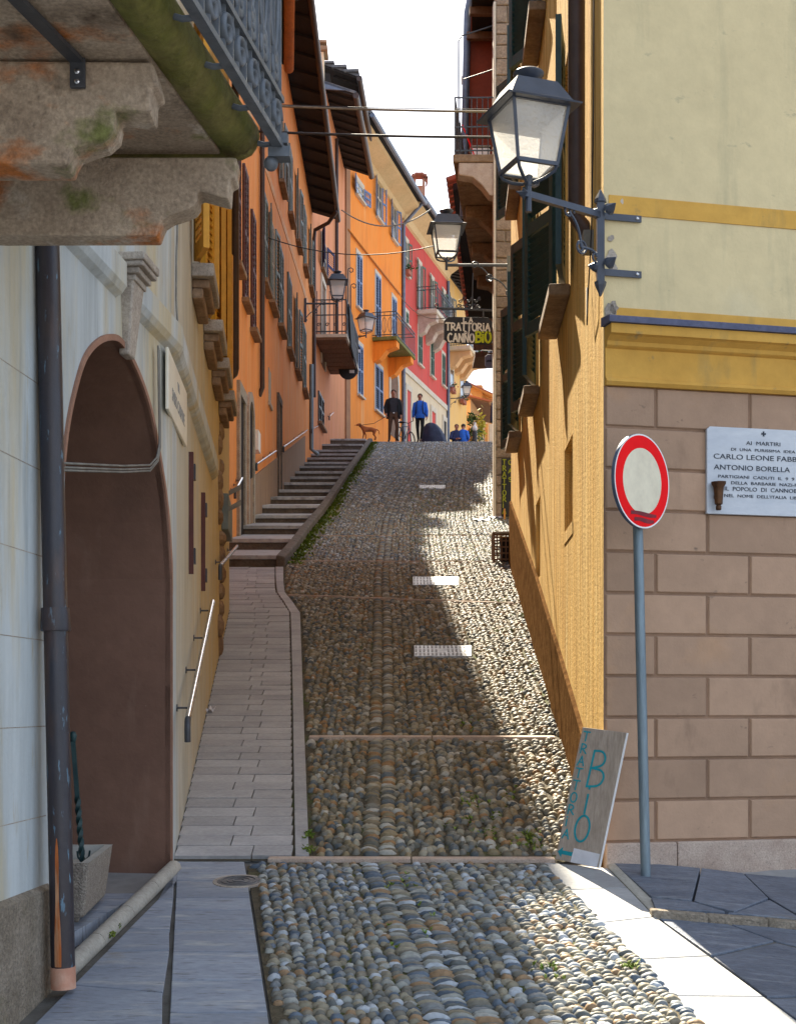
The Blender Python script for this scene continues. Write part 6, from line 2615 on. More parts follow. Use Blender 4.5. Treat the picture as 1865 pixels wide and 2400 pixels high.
line('AI  MARTIRI', 1047, .030, 1748, 1828)
line('DI  UNA  PURISSIMA  IDEA', 1062, .022, 1712, 1862)
line('CARLO LEONE FABB', 1082, .040, 1671, 1866)
line('ANTONIO BORELLA', 1107, .040, 1672, 1850)
line('PARTIGIANI  CADUTI  IL  9  9', 1126, .024, 1682, 1860)
line('E   DELLA  BARBARIE  NAZI-F', 1140, .024, 1694, 1866)
line('IL  POPOLO  DI  CANNOB', 1155, .032, 1697, 1866)
line("NEL  NOME  DELL'ITALIA  LIB", 1170, .024, 1696, 1866)
tt, zz = WF.hit(1682, 1196, .07)
_, ztp = WF.hit(1682, 1130, .07)
th = root('torch_holder', WF.p(tt, .04, zz), 'small bronze torch-shaped flower vase in front of the marble plaque', 'vase')
hh = ztp - zz
mb = MB()
mb.lathe([(r_, z_ * hh) for r_, z_ in ((.012, 0), (.016, .03), (.016, .12), (.012, .18), (.022, .22), (.026, .6), (.030, .82), (.040, .93), (.042, 1.0), (.034, 1.0), (.03, .9))], WF.p(tt, .075, zz), 14)
build(mb, 'cup', m_bronze, th, smooth=True)
mb = MB()
mb.box(WF.p(tt, .05, zz + hh * .5), .02, .05, .02, WF.d, WF.n)
build(mb, 'wall_pin', m_bronze, th)

# ------------------------------------------------------------------ leaning board BIO
BL, BR, TL = V(.868, 7.55, zg(.88, 7.55) + .012), V(1.08, 7.37, zg(1.09, 7.37) + .006), V(1.02, 7.555, -.128)
Xb = (BR - BL)
Lx = Xb.length
Xb.normalize()
Zb = (TL - BL)
Lz = Zb.length
Zb.normalize()
Nb = Xb.cross(Zb).normalized()
bo = root('leaning_board', BL, 'weathered wooden board painted with teal letters leaning at the wall corner', 'sign board')
mb = MB()
q = [BL, BL + Xb * Lx, BL + Xb * Lx + Zb * Lz, BL + Zb * Lz]
mb.hexa([p - Nb * .018 for p in q] + q)
build(mb, 'board', [m_board], bo, bevel=.002)
mb = MB()
mb.hexa([BL + Xb * (Lx + .0005) - Nb * .018, BL + Xb * (Lx + .003) - Nb * .018, BL + Xb * (Lx + .003), BL + Xb * (Lx + .0005)] +
        [BL + Xb * (Lx + .0005) - Nb * .018 + Zb * Lz, BL + Xb * (Lx + .003) - Nb * .018 + Zb * Lz, BL + Xb * (Lx + .003) + Zb * Lz, BL + Xb * (Lx + .0005) + Zb * Lz])
build(mb, 'white_edge', m_white, bo)
mb = MB()
stroke_text(mb, 'TRATTORIA', BL + Xb * .016 + Zb * (Lz - .075), Xb, Zb, .042, .052, 0, .0038, down=.0685)
stroke_text(mb, 'B', BL + Xb * .095 + Zb * (Lz * .57), Xb, Zb, .11, .20, 0, .0058)
stroke_text(mb, 'I', BL + Xb * .105 + Zb * (Lz * .37), Xb, Zb, .11, .145, 0, .0058)
stroke_text(mb, 'O', BL + Xb * .082 + Zb * (Lz * .165), Xb, Zb, .098, .14, 0, .0058)
bd = build(mb, 'painted_letters', m_teal, bo)
mb = MB()
aw = [(.006, .045), (.035, .075), (.035, .056), (.115, .056), (.115, .034), (.035, .034), (.035, .015)]
mb.prism([BL + Xb * a + Zb * b + Nb * .0006 for a, b in aw], Nb * .0008)
build(mb, 'painted_arrow', m_teal, bo)
mb = MB()
mb.prism([BL + Xb * a + Zb * b + Nb * .0004 for a, b in ((.10, .001), (.27, .002), (.272, .075), (.105, .08))], Nb * .0015)
build(mb, 'paper_sheet', m_paper, bo)

# ------------------------------------------------------------------ hanging inn sign
yi = 24.6
si = yi / F


def hang_sign():
    o = root('inn_sign', P(1096, 808, yi), 'black hanging inn sign with cream and lime hand lettering', 'sign')
    c = [(1040, 752), (1050, 742), (1143, 744), (1153, 754), (1154, 800), (1145, 808), (1050, 803), (1040, 794)]
    poly = [P(u, v, yi) for u, v in c]
    mb = MB()
    mb.prism(poly, (0, .04, 0))
    build(mb, 'sign_panel', m_slateboard, o, bevel=.006)
    X, Z = V(1, 0, -.02).normalized(), V(0, 0, 1)
    px = si

    def wr(txt, u, v, w_, h, step, r, parts):
        stroke_text(parts, txt, P(u, v, yi) + V(0, -.004, 0), X, Z, w_ * px, h * px, step * px, r)
    mb = MB()
    wr('LA', 1085, 755, 8, 10, 14, .011, mb)
    wr('TRATTORIA', 1044, 774, 11, 17, 12.4, .0135, mb)
    wr('DI', 1088, 783, 6, 7, 9, .009, mb)
    wr('CANNO', 1049, 801, 10.5, 19, 12.8, .0145, mb)
    build(mb, 'cream_letters', m_chalk, o)
    mb = MB()
    wr('B', 1114, 802, 14, 24, 16, .02, mb)
    wr('I', 1129, 802, 12, 24, 16, .019, mb)
    wr('O', 1136, 802, 14, 24, 16, .02, mb)
    build(mb, 'lime_letters', m_lime, o)
    mb = MB()
    a, b = P(1022, 722, yi), P(1166, 728, yi)
    mb.tube([a, b], .022, 8)
    mb.tube([P(1132, 727, yi), P(1132, 744, yi)], .016, 6)
    mb.tube([P(1064, 724, yi), P(1064, 743, yi)], .016, 6)
    arm = build(mb, 'arm', m_iron, o)
    for i, u in enumerate((1075, 1084, 1094, 1103, 1112, 1120)):
        mb = MB()
        mb.tube(spiral(P(u, 718, yi), .045, 1.3, 0, (-1) ** i, 12, V(1, 0, 0)), .010, 5)
        mb.tube(spiral(P(u + 3, 705 - 4 * (i % 2), yi), .035, 1.3, 1, -(-1) ** i, 12, V(1, 0, 0)), .009, 5)
        build(mb, 'scroll', m_iron, arm)
    mb = MB()
    mb.tube(spiral(P(1022, 716, yi), .05, 1.4, -1.5, 1, 14, V(1, 0, 0)), .012, 5)
    mb.tube([P(1108, 640, yi), P(1106, 720, yi)], .012, 5)
    build(mb, 'tie_rod', m_iron, arm)


hang_sign()
y2 = 30.0
o = root('hanging_sign', P(1156, 862, y2), 'pale blue hanging sign with dark script beyond the inn sign', 'sign')
mb = MB()
mb.prism([P(u, v, y2) for u, v in ((1136, 836), (1142, 830), (1185, 831), (1185, 862), (1140, 861), (1136, 856))], (0, .05, 0))
build(mb, 'sign_panel', mat('pale_blue_sign', (.20, .22, .32), (.24, .26, .36), 4, rough=.6, bump=.1), o, bevel=.01)
mb = MB()
pts = []
for i in range(40):
    f_ = i / 39
    pts.append(P(1140 + 34 * f_, 846 + 2.6 * math.sin(i * 1.5) + (3 if 14 < i < 18 else 0), y2) + V(0, -.006, 0))
mb.tube(pts, .011, 5)
build(mb, 'script', m_ink, o)
mb = MB()
mb.tube([P(1128, 822, y2), P(1190, 824, y2)], .018, 6)
for u in (1138, 1150, 1162):
    mb.tube(spiral(P(u, 815, y2), .055, 1.2, 0, 1, 12, V(1, 0, 0)), .01, 5)
mb.tube([P(1150, 823, y2), P(1150, 832, y2)], .012, 5)
build(mb, 'arm', m_iron, o)

# standing menu board by the stone house
yt = 23.9
k = yt / F
o = root('menu_board', V(1.9, yt, zg(0, yt)), 'tall black board with yellow-green vertical lettering by the stone house', 'sign board')
mb = MB()
p0, p1 = P(1174, 1211, yt), P(1202, 1074, yt)
mb.box((p0 + p1) / 2, p1.x - p0.x, .03, p1.z - p0.z)
build(mb, 'board', m_slateboard, o, bevel=.006)
mb = MB()
stroke_text(mb, 'TRATTORIA', P(1177, 1089, yt) + V(0, -.018, 0), V(1, 0, 0), V(0, 0, 1), .062, .085, 0, .009, down=.108)
stroke_text(mb, 'OAS', P(1191, 1089, yt) + V(0, -.018, 0), V(1, 0, 0), V(0, 0, 1), .062, .075, 0, .009, down=.15)
build(mb, 'painted_letters', m_limeb, o)
for dx in (-.06, .08):
    mb = MB()
    b0 = V(1.92 + dx, yt - .02, zg(0, yt) - .02)
    mb.box(b0 + V(0, 0, .10), .03, .03, .24)
    build(mb, 'leg', m_wood_or, o)

# slatted wooden crate against the wall end
cr0 = V(1.30, 18.75, zg(0, 18.75))
o = root('wooden_crate', cr0 + V(.14, .12, 0), 'brown lattice crate standing by the end of the golden wall', 'crate')
cw, cd, chh = .27, .30, .40
for x in (0, cw - .03):
    for y_ in (0, cd - .03):
        mb = MB()
        mb.box(cr0 + V(x + .015, y_ + .015, chh / 2 + .02), .03, .03, chh)
        build(mb, 'corner_post', m_wood_br, o)
for i in range(5):
    for (x0, x1, y_) in ((0, cw, .0), (0, cw, cd)):
        mb = MB()
        mb.box(cr0 + V(cw / 2, y_, .06 + .085 * i), cw, .008, .022)
        build(mb, 'slat', m_wood_br, o)
for i in range(4):
    mb = MB()
    mb.box(cr0 + V(.06 + .06 * i, -.008, chh / 2 + .02), .016, .008, chh - .03)
    build(mb, 'slat', m_wood_br, o)
mb = MB()
mb.box(cr0 + V(cw / 2 + .02, cd / 2, chh + .03), cw + .05, cd + .03, .018)
build(mb, 'lid', m_board, o)
mb = MB()
mb.box(cr0 + V(cw / 2 + .04, cd / 2, .2), cw * .5, cd * .6, .32)
build(mb, 'contents', m_wood_dk, o)

# drain covers, oval manhole, litter
for i, c in enumerate(covers):
    lab = ('nearest', 'middle', 'farthest')[i] + ' bright metal drain cover set in the cobbled lane'
    cen = sum(c, V(0, 0, 0)) / 4
    o = root('drain_cover', cen, lab, 'drain cover', 'drain covers in the lane')
    mb = MB()
    mb.prism([p - V(0, 0, .03) for p in c], (0, 0, .045))
    build(mb, 'plate', m_cover, o, bevel=.004)
    mb = MB()
    X_, Y_ = (c[1] - c[0]), (c[3] - c[0])
    for a in range(14):
        for b in range(3):
            if .42 < a / 14 < .56 and b == 1:
                continue
            p = c[0] + X_ * ((a + .5) / 14) + Y_ * ((b + .5) / 3) + V(0, 0, .016)
            mb.box(p, X_.length * .035, Y_.length * .2, .004, X_.normalized(), Y_.normalized(), X_.cross(Y_).normalized())
    tag(build(mb, 'raised_studs', m_manhole, o), kind='stuff')
c = G(560, 2066)
o = root('manhole_cover', c, 'round cast-iron manhole cover where slabs meet cobbles at lower left', 'manhole cover')
ux = V(1, 0, 0)
uy = V(0, 1, .118).normalized()
uz = ux.cross(uy)
for r0, r1, m_2, nm, h in ((0, .112, m_manhole, 'lid', .005), (.114, .135, m_granite, 'rim', .004)):
    mb = MB()
    n = 36
    if r0 == 0:
        mb.lathe([(r1, -.02), (r1, h)], c, n, uz)
    else:
        mb.lathe([(r1, -.02), (r1, h), (r0, h), (r0, -.02)], c, n, uz)
    build(mb, nm, m_2, o)
for rr_ in (.03, .06, .09):
    mb = MB()
    mb.tube([c + uz * .006 + ux * (rr_ * math.cos(R(15 * i))) + uy * (rr_ * math.sin(R(15 * i))) for i in range(24)], .005, 4, closed=True)
    build(mb, 'raised_ring', m_manhole, o)
for lab, u, v, wd, rt in (('crumpled pinkish paper lying on the cobbles by the crate', 1128, 1222, .30, .3), ('white paper scrap lying on the cobbles beside the menu board', 1160, 1216, .26, -.2),
                          ('small white paper scrap on the plank pavement at the wall foot', 492, 1672, .09, .1)):
    c = G(u, v)
    mb = MB()
    n = 6
    vs = [c + V((i / n - .5) * wd, (j - .5) * wd * .9 + rt * (i / n - .5) * wd, (j - .5) * .22 * wd + .035 + .02 * math.sin(i * 2.3 + j)) for i in range(n + 1) for j in (0, 1)]
    mb.add(vs, [(2 * i, 2 * i + 1, 2 * i + 3, 2 * i + 2) for i in range(n)])
    o = build(mb, 'paper', m_paper, None, fix=False)
    tag(o, lab, 'paper')

# overhead wires
yc = 20.0
def span(u0, v0, u1, v1, y, sag, n=16, y1=None):
    a, b = P(u0, v0, y), P(u1, v1, y1 or y)
    return [a.lerp(b, i / n) - V(0, 0, sag * 4 * (i / n) * (1 - i / n)) for i in range(n + 1)]


cable('upper twin wire stretched across the top of the lane', span(600, 246, 1180, 262, yc, .02), .018, m_cable)
cable('thin companion wire just above the upper wire across the lane', span(600, 243, 1180, 256, yc, .02), .007, m_cableb)
cable('lower dark wire stretched across the top of the lane', span(600, 308, 1190, 322, yc, .02), .020, m_cableb)
cable('sagging thin wire from the orange house towards the second lantern', span(604, 548, 1070, 560, 26, .35), .010, m_cableb)
cable('drooping wire in front of the vivid orange house top windows', span(800, 492, 1010, 490, 45, .55), .022, m_cable)
cable('long ledge cable descending across the vivid orange house', [W5.p(W5.hit(812, 538)[0], .06, W5.hit(812, 538)[1]), W5.p(W5.hit(934, 690)[0], .06, W5.hit(934, 690)[1])], .035, mat('orange_cable_trunk', (.50, .17, .03), None, 4))
cable('thin wire looping across the red house balcony', span(936, 690, 1045, 745, 58, .35, y1=40), .014, m_cable)

# ------------------------------------------------------------------ people and dog


def skin_body(verts, edges, rootv, sub=2):
    me = bpy.data.meshes.new('sk')
    me.from_pydata([v[0] for v in verts], edges, [])
    ob = link(bpy.data.objects.new('sk', me))
    md = ob.modifiers.new('skin', 'SKIN')
    md.use_smooth_shade = True
    for i, v in enumerate(verts):
        r_ = v[1]
        me.skin_vertices[0].data[i].radius = r_ if isinstance(r_, tuple) else (r_, r_)
        me.skin_vertices[0].data[i].use_root = (i == rootv)
    if sub:
        s_ = ob.modifiers.new('sub', 'SUBSURF')
        s_.levels = sub
        s_.render_levels = sub
    dg = bpy.context.evaluated_depsgraph_get()
    dg.update()
    out = bpy.data.meshes.new_from_object(ob.evaluated_get(dg))
    bpy.data.objects.remove(ob)
    bpy.data.meshes.remove(me)
    return out


def person(label, loc, ang, pose, mats, hair, hgt=1.75, extras=()):
    """mats: dict of skin, top, legs, shoe; pose overrides joints"""
    J = {'pelvis': ((0, 0, .95), (.15, .11)), 'spine': ((0, 0, 1.12), (.145, .105)), 'chest': ((0, 0, 1.32), (.17, .115)), 'neck': ((0, -.01, 1.49), .058), 'jaw': ((0, -.03, 1.575), (.068, .08)),
         'head': ((0, -.03, 1.655), (.078, .095)), 'crown': ((0, -.015, 1.725), (.05, .06)),
         'shL': ((.165, 0, 1.41), .07), 'elL': ((.235, .03, 1.14), .048), 'wrL': ((.245, -.04, .90), .034), 'paL': ((.245, -.06, .84), (.034, .022)),
         'shR': ((-.165, 0, 1.41), .07), 'elR': ((-.235, .03, 1.14), .048), 'wrR': ((-.245, -.04, .90), .034), 'paR': ((-.245, -.06, .84), (.034, .022)),
         'hiL': ((.09, 0, .88), .098), 'knL': ((.10, -.03, .50), .064), 'anL': ((.105, .01, .09), .042), 'toL': ((.115, -.15, .035), (.042, .03)),
         'hiR': ((-.09, 0, .88), .098), 'knR': ((-.10, -.03, .50), .064), 'anR': ((-.105, .01, .09), .042), 'toR': ((-.115, -.15, .035), (.042, .03))}
    for k_, v_ in pose.items():
        J[k_] = (v_, J[k_][1])
    E = [('pelvis', 'spine', 'top'), ('spine', 'chest', 'top'), ('chest', 'neck', 'top'), ('neck', 'jaw', 'skin'), ('jaw', 'head', 'skin'), ('head', 'crown', 'skin')]
    for s_ in 'LR':
        E += [('chest', 'sh' + s_, 'top'), ('sh' + s_, 'el' + s_, 'top'), ('el' + s_, 'wr' + s_, 'top'), ('wr' + s_, 'pa' + s_, 'skin'),
              ('pelvis', 'hi' + s_, 'legs'), ('hi' + s_, 'kn' + s_, 'legs'), ('kn' + s_, 'an' + s_, 'legs'), ('an' + s_, 'to' + s_, 'shoe')]
        pa, wr = V(*J['pa' + s_][0]), V(*J['wr' + s_][0])
        dn = (pa - wr).normalized()
        fwd = V(0, -1, 0)
        fwd = (fwd - dn * fwd.dot(dn)).normalized()
        side = V(-1 if s_ == 'L' else 1, 0, 0)
        for i, (off, ln) in enumerate(((.024, .062), (.008, .074), (-.008, .07), (-.023, .056))):
            b_ = pa + fwd * off + dn * .035
            J['f%d%s' % (i, s_)] = (tuple(b_), .0095)
            J['g%d%s' % (i, s_)] = (tuple(b_ + dn * ln * .6 + side * .012), .0085)
            J['h%d%s' % (i, s_)] = (tuple(b_ + dn * ln * .9 + side * .03), .007)
            E += [('pa' + s_, 'f%d%s' % (i, s_), 'skin'), ('f%d%s' % (i, s_), 'g%d%s' % (i, s_), 'skin'), ('g%d%s' % (i, s_), 'h%d%s' % (i, s_), 'skin')]
        tb = pa + fwd * .03
        J['t0' + s_] = (tuple(tb + fwd * .012 + dn * .02), .011)
        J['t1' + s_] = (tuple(tb + fwd * .016 + dn * .05 + side * .015), .008)
        E += [('pa' + s_, 't0' + s_, 'skin'), ('t0' + s_, 't1' + s_, 'skin')]
    names = list(J)
    idx = {n: i for i, n in enumerate(names)}
    me = skin_body([(J[n][0], J[n][1]) for n in names], [(idx[a], idx[b]) for a, b, _ in E], idx['pelvis'])
    order = ['skin', 'top', 'legs', 'shoe']
    for m_ in order:
        me.materials.append(mats[m_])
    segs = [(V(*J[a][0]), V(*J[b][0]), order.index(c)) for a, b, c in E]
    belt = J['pelvis'][0][2] + .0
    mi = []
    for p in me.polygons:
        c = p.center
        best, bi = 9, 0
        for a, b, k_ in segs:
            ab = b - a
            f_ = max(0, min(1, (c - a).dot(ab) / max(ab.length_squared, 1e-9)))
            dd = (c - (a + ab * f_)).length
            if dd < best:
                best, bi = dd, k_
        if bi == 1 and c.z < belt and abs(c.x) < .19:
            bi = 2
        mi.append(bi)
    me.polygons.foreach_set('material_index', mi)
    me.polygons.foreach_set('use_smooth', [True] * len(mi))
    k_ = hgt / 1.75
    M4 = Matrix.Translation(V(*loc)) @ Matrix.Rotation(ang, 4, 'Z') @ Matrix.Scale(k_, 4)
    o = link(bpy.data.objects.new('person', me))
    o.matrix_world = M4
    tag(o, label, 'person')
    hd = V(*J['head'][0])

    def child(name, mb, m):
        me2 = bpy.data.meshes.new(name)
        me2.from_pydata(mb.v, [], mb.f)
        bm = bmesh.new()
        bm.from_mesh(me2)
        bmesh.ops.recalc_face_normals(bm, faces=bm.faces)
        bm.to_mesh(me2)
        bm.free()
        me2.polygons.foreach_set('use_smooth', [True] * len(me2.polygons))
        me2.materials.append(m)
        c = link(bpy.data.objects.new(name, me2))
        c.parent = o
        return c
    mb = MB()
    vs, fs = [], []
    nn, kk = 14, 7
    for i in range(kk + 1):
        th_ = (math.pi * .56) * i / kk
        for j in range(nn):
            ph2 = 2 * math.pi * j / nn
            front = max(0, -math.sin(ph2))
            th2 = th_ * (1 - .62 * front)
            vs.append(hd + V(.092 * math.sin(th2) * math.cos(ph2), .112 * math.sin(th2) * math.sin(ph2) + .012, .10 * math.cos(th2) + .012 - .01 * front))
    for i in range(kk):
        for j in range(nn):
            fs.append((i * nn + j, i * nn + (j + 1) % nn, (i + 1) * nn + (j + 1) % nn, (i + 1) * nn + j))
    mb.add(vs, fs)
    child('hair', mb, hair)
    mb = MB()
    mb.blob(hd + V(0, -.098, -.02), .013, .02, .024, 8, 5)
    for sx in (-1, 1):
        mb.blob(hd + V(.082 * sx, 0, -.015), .012, .022, .032, 8, 5)
    child('nose_and_ears', mb, mats['skin'])
    mb = MB()
    for sx in (-1, 1):
        mb.blob(hd + V(.032 * sx, -.088, .012), .013, .008, .008, 8, 5)
    mb.box(hd + V(0, -.083, -.062), .045, .012, .008)
    child('eyes_and_mouth', mb, m_black)
    for nm, fn, m_ in extras:
        mb = MB()
        fn(mb, J)
        child(nm, mb, m_)
    return o


def shell(mb, rows, n=22, a0=0, a1=360):
    vs, fs = [], []
    full = a1 - a0 >= 360
    m_ = n if full else n + 1
    for (z, rx_, ry_, cy) in rows:
        for j in range(m_):
            a = R(a0 + (a1 - a0) * j / n)
            vs.append(V(rx_ * math.cos(a), ry_ * math.sin(a) + cy, z))
    for i in range(len(rows) - 1):
        for j in range(n):
            b = (j + 1) % m_
            fs.append((i * m_ + j, i * m_ + b, (i + 1) * m_ + b, (i + 1) * m_ + j))
    mb.add(vs, fs)


def jacket_open(mb, J):
    shell(mb, [(.80, .25, .17, .01), (.95, .235, .165, .01), (1.15, .225, .155, .01), (1.32, .225, .15, .01), (1.42, .20, .13, .01), (1.48, .11, .09, .01)], 22, -50, 230)
    for s_ in 'LR':
        pts = [V(*J[k_ + s_][0]) for k_ in ('sh', 'el', 'wr')]
        mb.tube([pts[0] + V(0, 0, .03), pts[0], pts[0].lerp(pts[1], .5), pts[1], pts[1].lerp(pts[2], .5), pts[2] + V(0, 0, .02)], [.05, .088, .08, .07, .062, .055], 10)


def fleece(mb, J):
    shell(mb, [(.86, .175, .135, 0), (.90, .19, .145, 0), (1.1, .185, .14, 0), (1.32, .20, .14, 0), (1.42, .17, .12, 0), (1.50, .08, .08, 0)], 22)
    for s_ in 'LR':
        pts = [V(*J[k_ + s_][0]) for k_ in ('sh', 'el', 'wr')]
        mb.tube([pts[0] + V(0, 0, .03), pts[0], pts[1], pts[1].lerp(pts[2], .5), pts[2]], [.05, .085, .065, .058, .045], 10)


def straps(mb, J):
    for sx in (-1, 1):
        mb.tube([V(.10 * sx, .12, 1.42), V(.11 * sx, .03, 1.505), V(.11 * sx, -.10, 1.43), V(.115 * sx, -.155, 1.25), V(.13 * sx, -.14, 1.05), V(.17 * sx, -.02, .98)], .022, 6)


def backpack(mb, J):
    mb.blob((0, .20, 1.25), .16, .10, .24, 12, 8)


def buckle(mb, J):
    mb.box((0, -.135, .955), .05, .02, .035)


yp = 47.6
zp = zg(0, yp)
xp = (922 - CX) / F * yp
person('man in an open black jacket and brown trousers walking a red dog', (xp, yp, zp), R(4),
       {'elR': (-.27, .02, 1.16), 'wrR': (-.25, -.10, .93), 'paR': (-.245, -.13, .88), 'knL': (.12, -.06, .50), 'anL': (.13, -.02, .09), 'toL': (.15, -.18, .035), 'knR': (-.12, 0, .5), 'anR': (-.14, .06, .09), 'toR': (-.17, -.09, .03),
        'head': (0, -.05, 1.65), 'jaw': (0, -.055, 1.57)},
       {'skin': m_skin, 'top': m_char, 'legs': m_brtr, 'shoe': m_black}, m_hair, 1.82,
       [('open_jacket', jacket_open, m_black), ('belt_buckle', buckle, m_white)])
yw_ = 47.2
xw_ = (984 - CX) / F * yw_
person('walker in a bright blue fleece and black trousers with a backpack', (xw_, yw_, zg(0, yw_)), R(-6),
       {'knL': (.09, -.08, .50), 'anL': (.03, -.02, .10), 'toL': (.02, -.18, .03), 'knR': (-.09, .03, .5), 'anR': (-.07, .14, .12), 'toR': (-.09, -.02, .04), 'head': (.005, -.05, 1.65), 'wrL': (.25, -.06, .90), 'paL': (.25, -.09, .85)},
       {'skin': m_skin, 'top': m_blue, 'legs': m_black, 'shoe': m_brtr}, m_hair, 1.68,
       [('fleece', fleece, m_blue), ('backpack_straps', straps, m_navy), ('backpack', backpack, m_navy)])
yq = 54.0
for lab, u, col, hr, an, hg in (('man in a navy top looking down at his hands at the hilltop', 1069, m_navy, m_hairb, 12, 1.70), ('person in a blue jacket standing with back half turned at the hilltop', 1084, m_blue, m_hair, 150, 1.73)):
    xx = (u - CX) / F * yq
    person(lab, (xx, yq, zg(0, yq)), R(an), {'head': (0, -.07, 1.64), 'jaw': (0, -.06, 1.57), 'elL': (.24, -.02, 1.15), 'wrL': (.08, -.24, 1.12), 'paL': (.03, -.28, 1.12), 'elR': (-.24, -.02, 1.15), 'wrR': (-.08, -.24, 1.1), 'paR': (-.03, -.28, 1.1)},
           {'skin': m_skin, 'top': col, 'legs': m_khaki, 'shoe': m_black}, hr, hg, [('jacket', fleece, col)])
yd = 45.5
person('person in a dark coat half hidden behind the stone house', ((1161 - CX) / F * yd, yd, zg(0, yd)), R(70), {}, {'skin': m_skin, 'top': m_black, 'legs': m_khaki, 'shoe': m_black}, m_hair, 1.72, [('coat', jacket_open, m_navy)])

# dog on a lead
yd2 = 46.6
dc = V((866 - CX) / F * yd2, yd2, zg(0, yd2) + .13)


def D(x, y, z):      # dog faces -x
    return (x, y, z)


dv = [(D(0, 0, .40), (.09, .10)), (D(-.20, 0, .41), (.10, .115)), (D(.20, 0, .41), (.085, .095)), (D(-.32, 0, .50), .062), (D(-.40, 0, .58), (.065, .07)), (D(-.47, 0, .57), .048), (D(-.55, 0, .545), .030),
      (D(.30, 0, .42), .022), (D(.38, 0, .36), .014), (D(.40, 0, .22), .010)]
de = [(0, 1), (0, 2), (1, 3), (3, 4), (4, 5), (5, 6), (2, 7), (7, 8), (8, 9)]
for sy in (-1, 1):
    b0 = len(dv)
    dv += [(D(-.22, .06 * sy, .30), .042), (D(-.20 - .03 * sy, .065 * sy, .17), .026), (D(-.21 - .05 * sy, .065 * sy, .04), .020), (D(-.25 - .05 * sy, .065 * sy, .015), .020)]
    de += [(1, b0), (b0, b0 + 1), (b0 + 1, b0 + 2), (b0 + 2, b0 + 3)]
    b0 = len(dv)
    dv += [(D(.19, .06 * sy, .29), .052), (D(.16 + .03 * sy, .065 * sy, .21), .034), (D(.25 + .03 * sy, .065 * sy, .12), .021), (D(.23 + .03 * sy, .065 * sy, .03), .019), (D(.19 + .03 * sy, .065 * sy, .015), .020)]
    de += [(2, b0), (b0, b0 + 1), (b0 + 1, b0 + 2), (b0 + 2, b0 + 3), (b0 + 3, b0 + 4)]
me = skin_body(dv, de, 0)
me.materials.append(m_dog)
me.polygons.foreach_set('use_smooth', [True] * len(me.polygons))
dog = link(bpy.data.objects.new('dog', me))
dog.matrix_world = Matrix.Translation(dc) @ Matrix.Rotation(R(14), 4, 'Z') @ Matrix.Scale(.86, 4)
tag(dog, 'russet long-eared dog on a lead at the top of the stairs', 'dog')
for nm, c_, r_, m_ in (('ear', (-.385, .072, .55), (.028, .014, .07), m_brtr), ('ear', (-.385, -.072, .55), (.028, .014, .07), m_brtr), ('nose', (-.585, 0, .55), (.014, .018, .014), m_black), ('eye', (-.475, -.042, .60), (.01, .008, .01), m_black)):
    mb = MB()
    mb.blob(c_, *r_, 8, 6)
    me2 = bpy.data.meshes.new(nm)
    me2.from_pydata(mb.v, [], mb.f)
    me2.materials.append(m_)
    c2 = link(bpy.data.objects.new(nm, me2))
    c2.parent = dog
hand = V(xp, yp, zp) + V(-.25, -.15, .88)
cable('thin dog lead hanging between the man and the red dog', [hand, hand.lerp(dc + V(-.28, 0, .5), .5) - V(0, 0, .1), dc + V(-.28, 0, .50)], .009, m_char, 'lead')

# dark covered scooter and tarpaulin behind the walkers
yk_ = 50.5
c = V((1017 - CX) / F * yk_, yk_, zg(0, yk_))
o = root('covered_motorbike', c, 'dark blue tarpaulin draped over a parked motorbike behind the walkers', 'motorbike')
mb = MB()
rows = [(0, .85, .36), (.3, .82, .34), (.55, .70, .30), (.78, .52, .24), (.92, .34, .17), (.98, .15, .08)]
vs, fs = [], []
n = 22
for z_, rx_, ry_ in rows:
    for j in range(n):
        a = 2 * math.pi * j / n
        fold = 1 + .07 * math.sin(7 * a + z_ * 2)
        vs.append(c + V(rx_ * .6 * math.cos(a) * fold - .12 * z_, ry_ * math.sin(a) * fold, z_ + .05))
for i in range(len(rows) - 1):
    for j in range(n):
        fs.append((i * n + j, i * n + (j + 1) % n, (i + 1) * n + (j + 1) % n, (i + 1) * n + j))
fs.append(tuple((len(rows) - 1) * n + j for j in range(n)))
mb.add(vs, fs)
build(mb, 'tarpaulin', mat('dark_navy_tarpaulin', (.010, .014, .040), (.018, .022, .055), 5, rough=.6, bump=.6, bscale=6, bdist=.05), o, smooth='all')
for dx in (-.14, .14):
    mb = MB()
    mb.tube([c + V(dx + .2 * math.cos(R(20 * i)), -.05, .28 + .26 * math.sin(R(20 * i))) for i in range(18)], .05, 6, closed=True)
    build(mb, 'wheel', m_tyre, o)
ym = 49.5
c = V((938 - CX) / F * ym, ym, zg(0, ym))
o = root('bicycle', c, 'dark bicycle standing behind the man with the dog', 'bicycle')
for dx in (-.1, .95):
    mb = MB()
    mb.tube([c + V(.42, .9, 0) * dx + V(.14 * math.cos(R(15 * i)), .30 * math.cos(R(15 * i)), .34 + .33 * math.sin(R(15 * i))) for i in range(24)], .022, 6, closed=True)
    build(mb, 'wheel', m_tyre, o)
mb = MB()
q = lambda x, z_: c + V(.42 * x, .9 * x, z_)
for a, b in (((-.1, .34), (.15, .80)), ((.15, .80), (.45, .34)), ((.45, .34), (-.1, .34)), ((.15, .75), (.70, .82)), ((.45, .34), (.72, .78)), ((.95, .34), (.70, .95))):
    mb.tube([q(*a), q(*b)], .018, 6)
build(mb, 'frame', m_iron, o)
mb = MB()
mb.tube([q(.70, .95), q(.66, 1.02) + V(.2, -.1, 0), q(.55, 1.03) + V(.25, -.12, 0)], .014, 6)
mb.tube([q(.70, .95), q(.66, 1.02) - V(.2, -.1, 0), q(.55, 1.03) - V(.25, -.12, 0)], .014, 6)
build(mb, 'handlebar', m_iron, o)
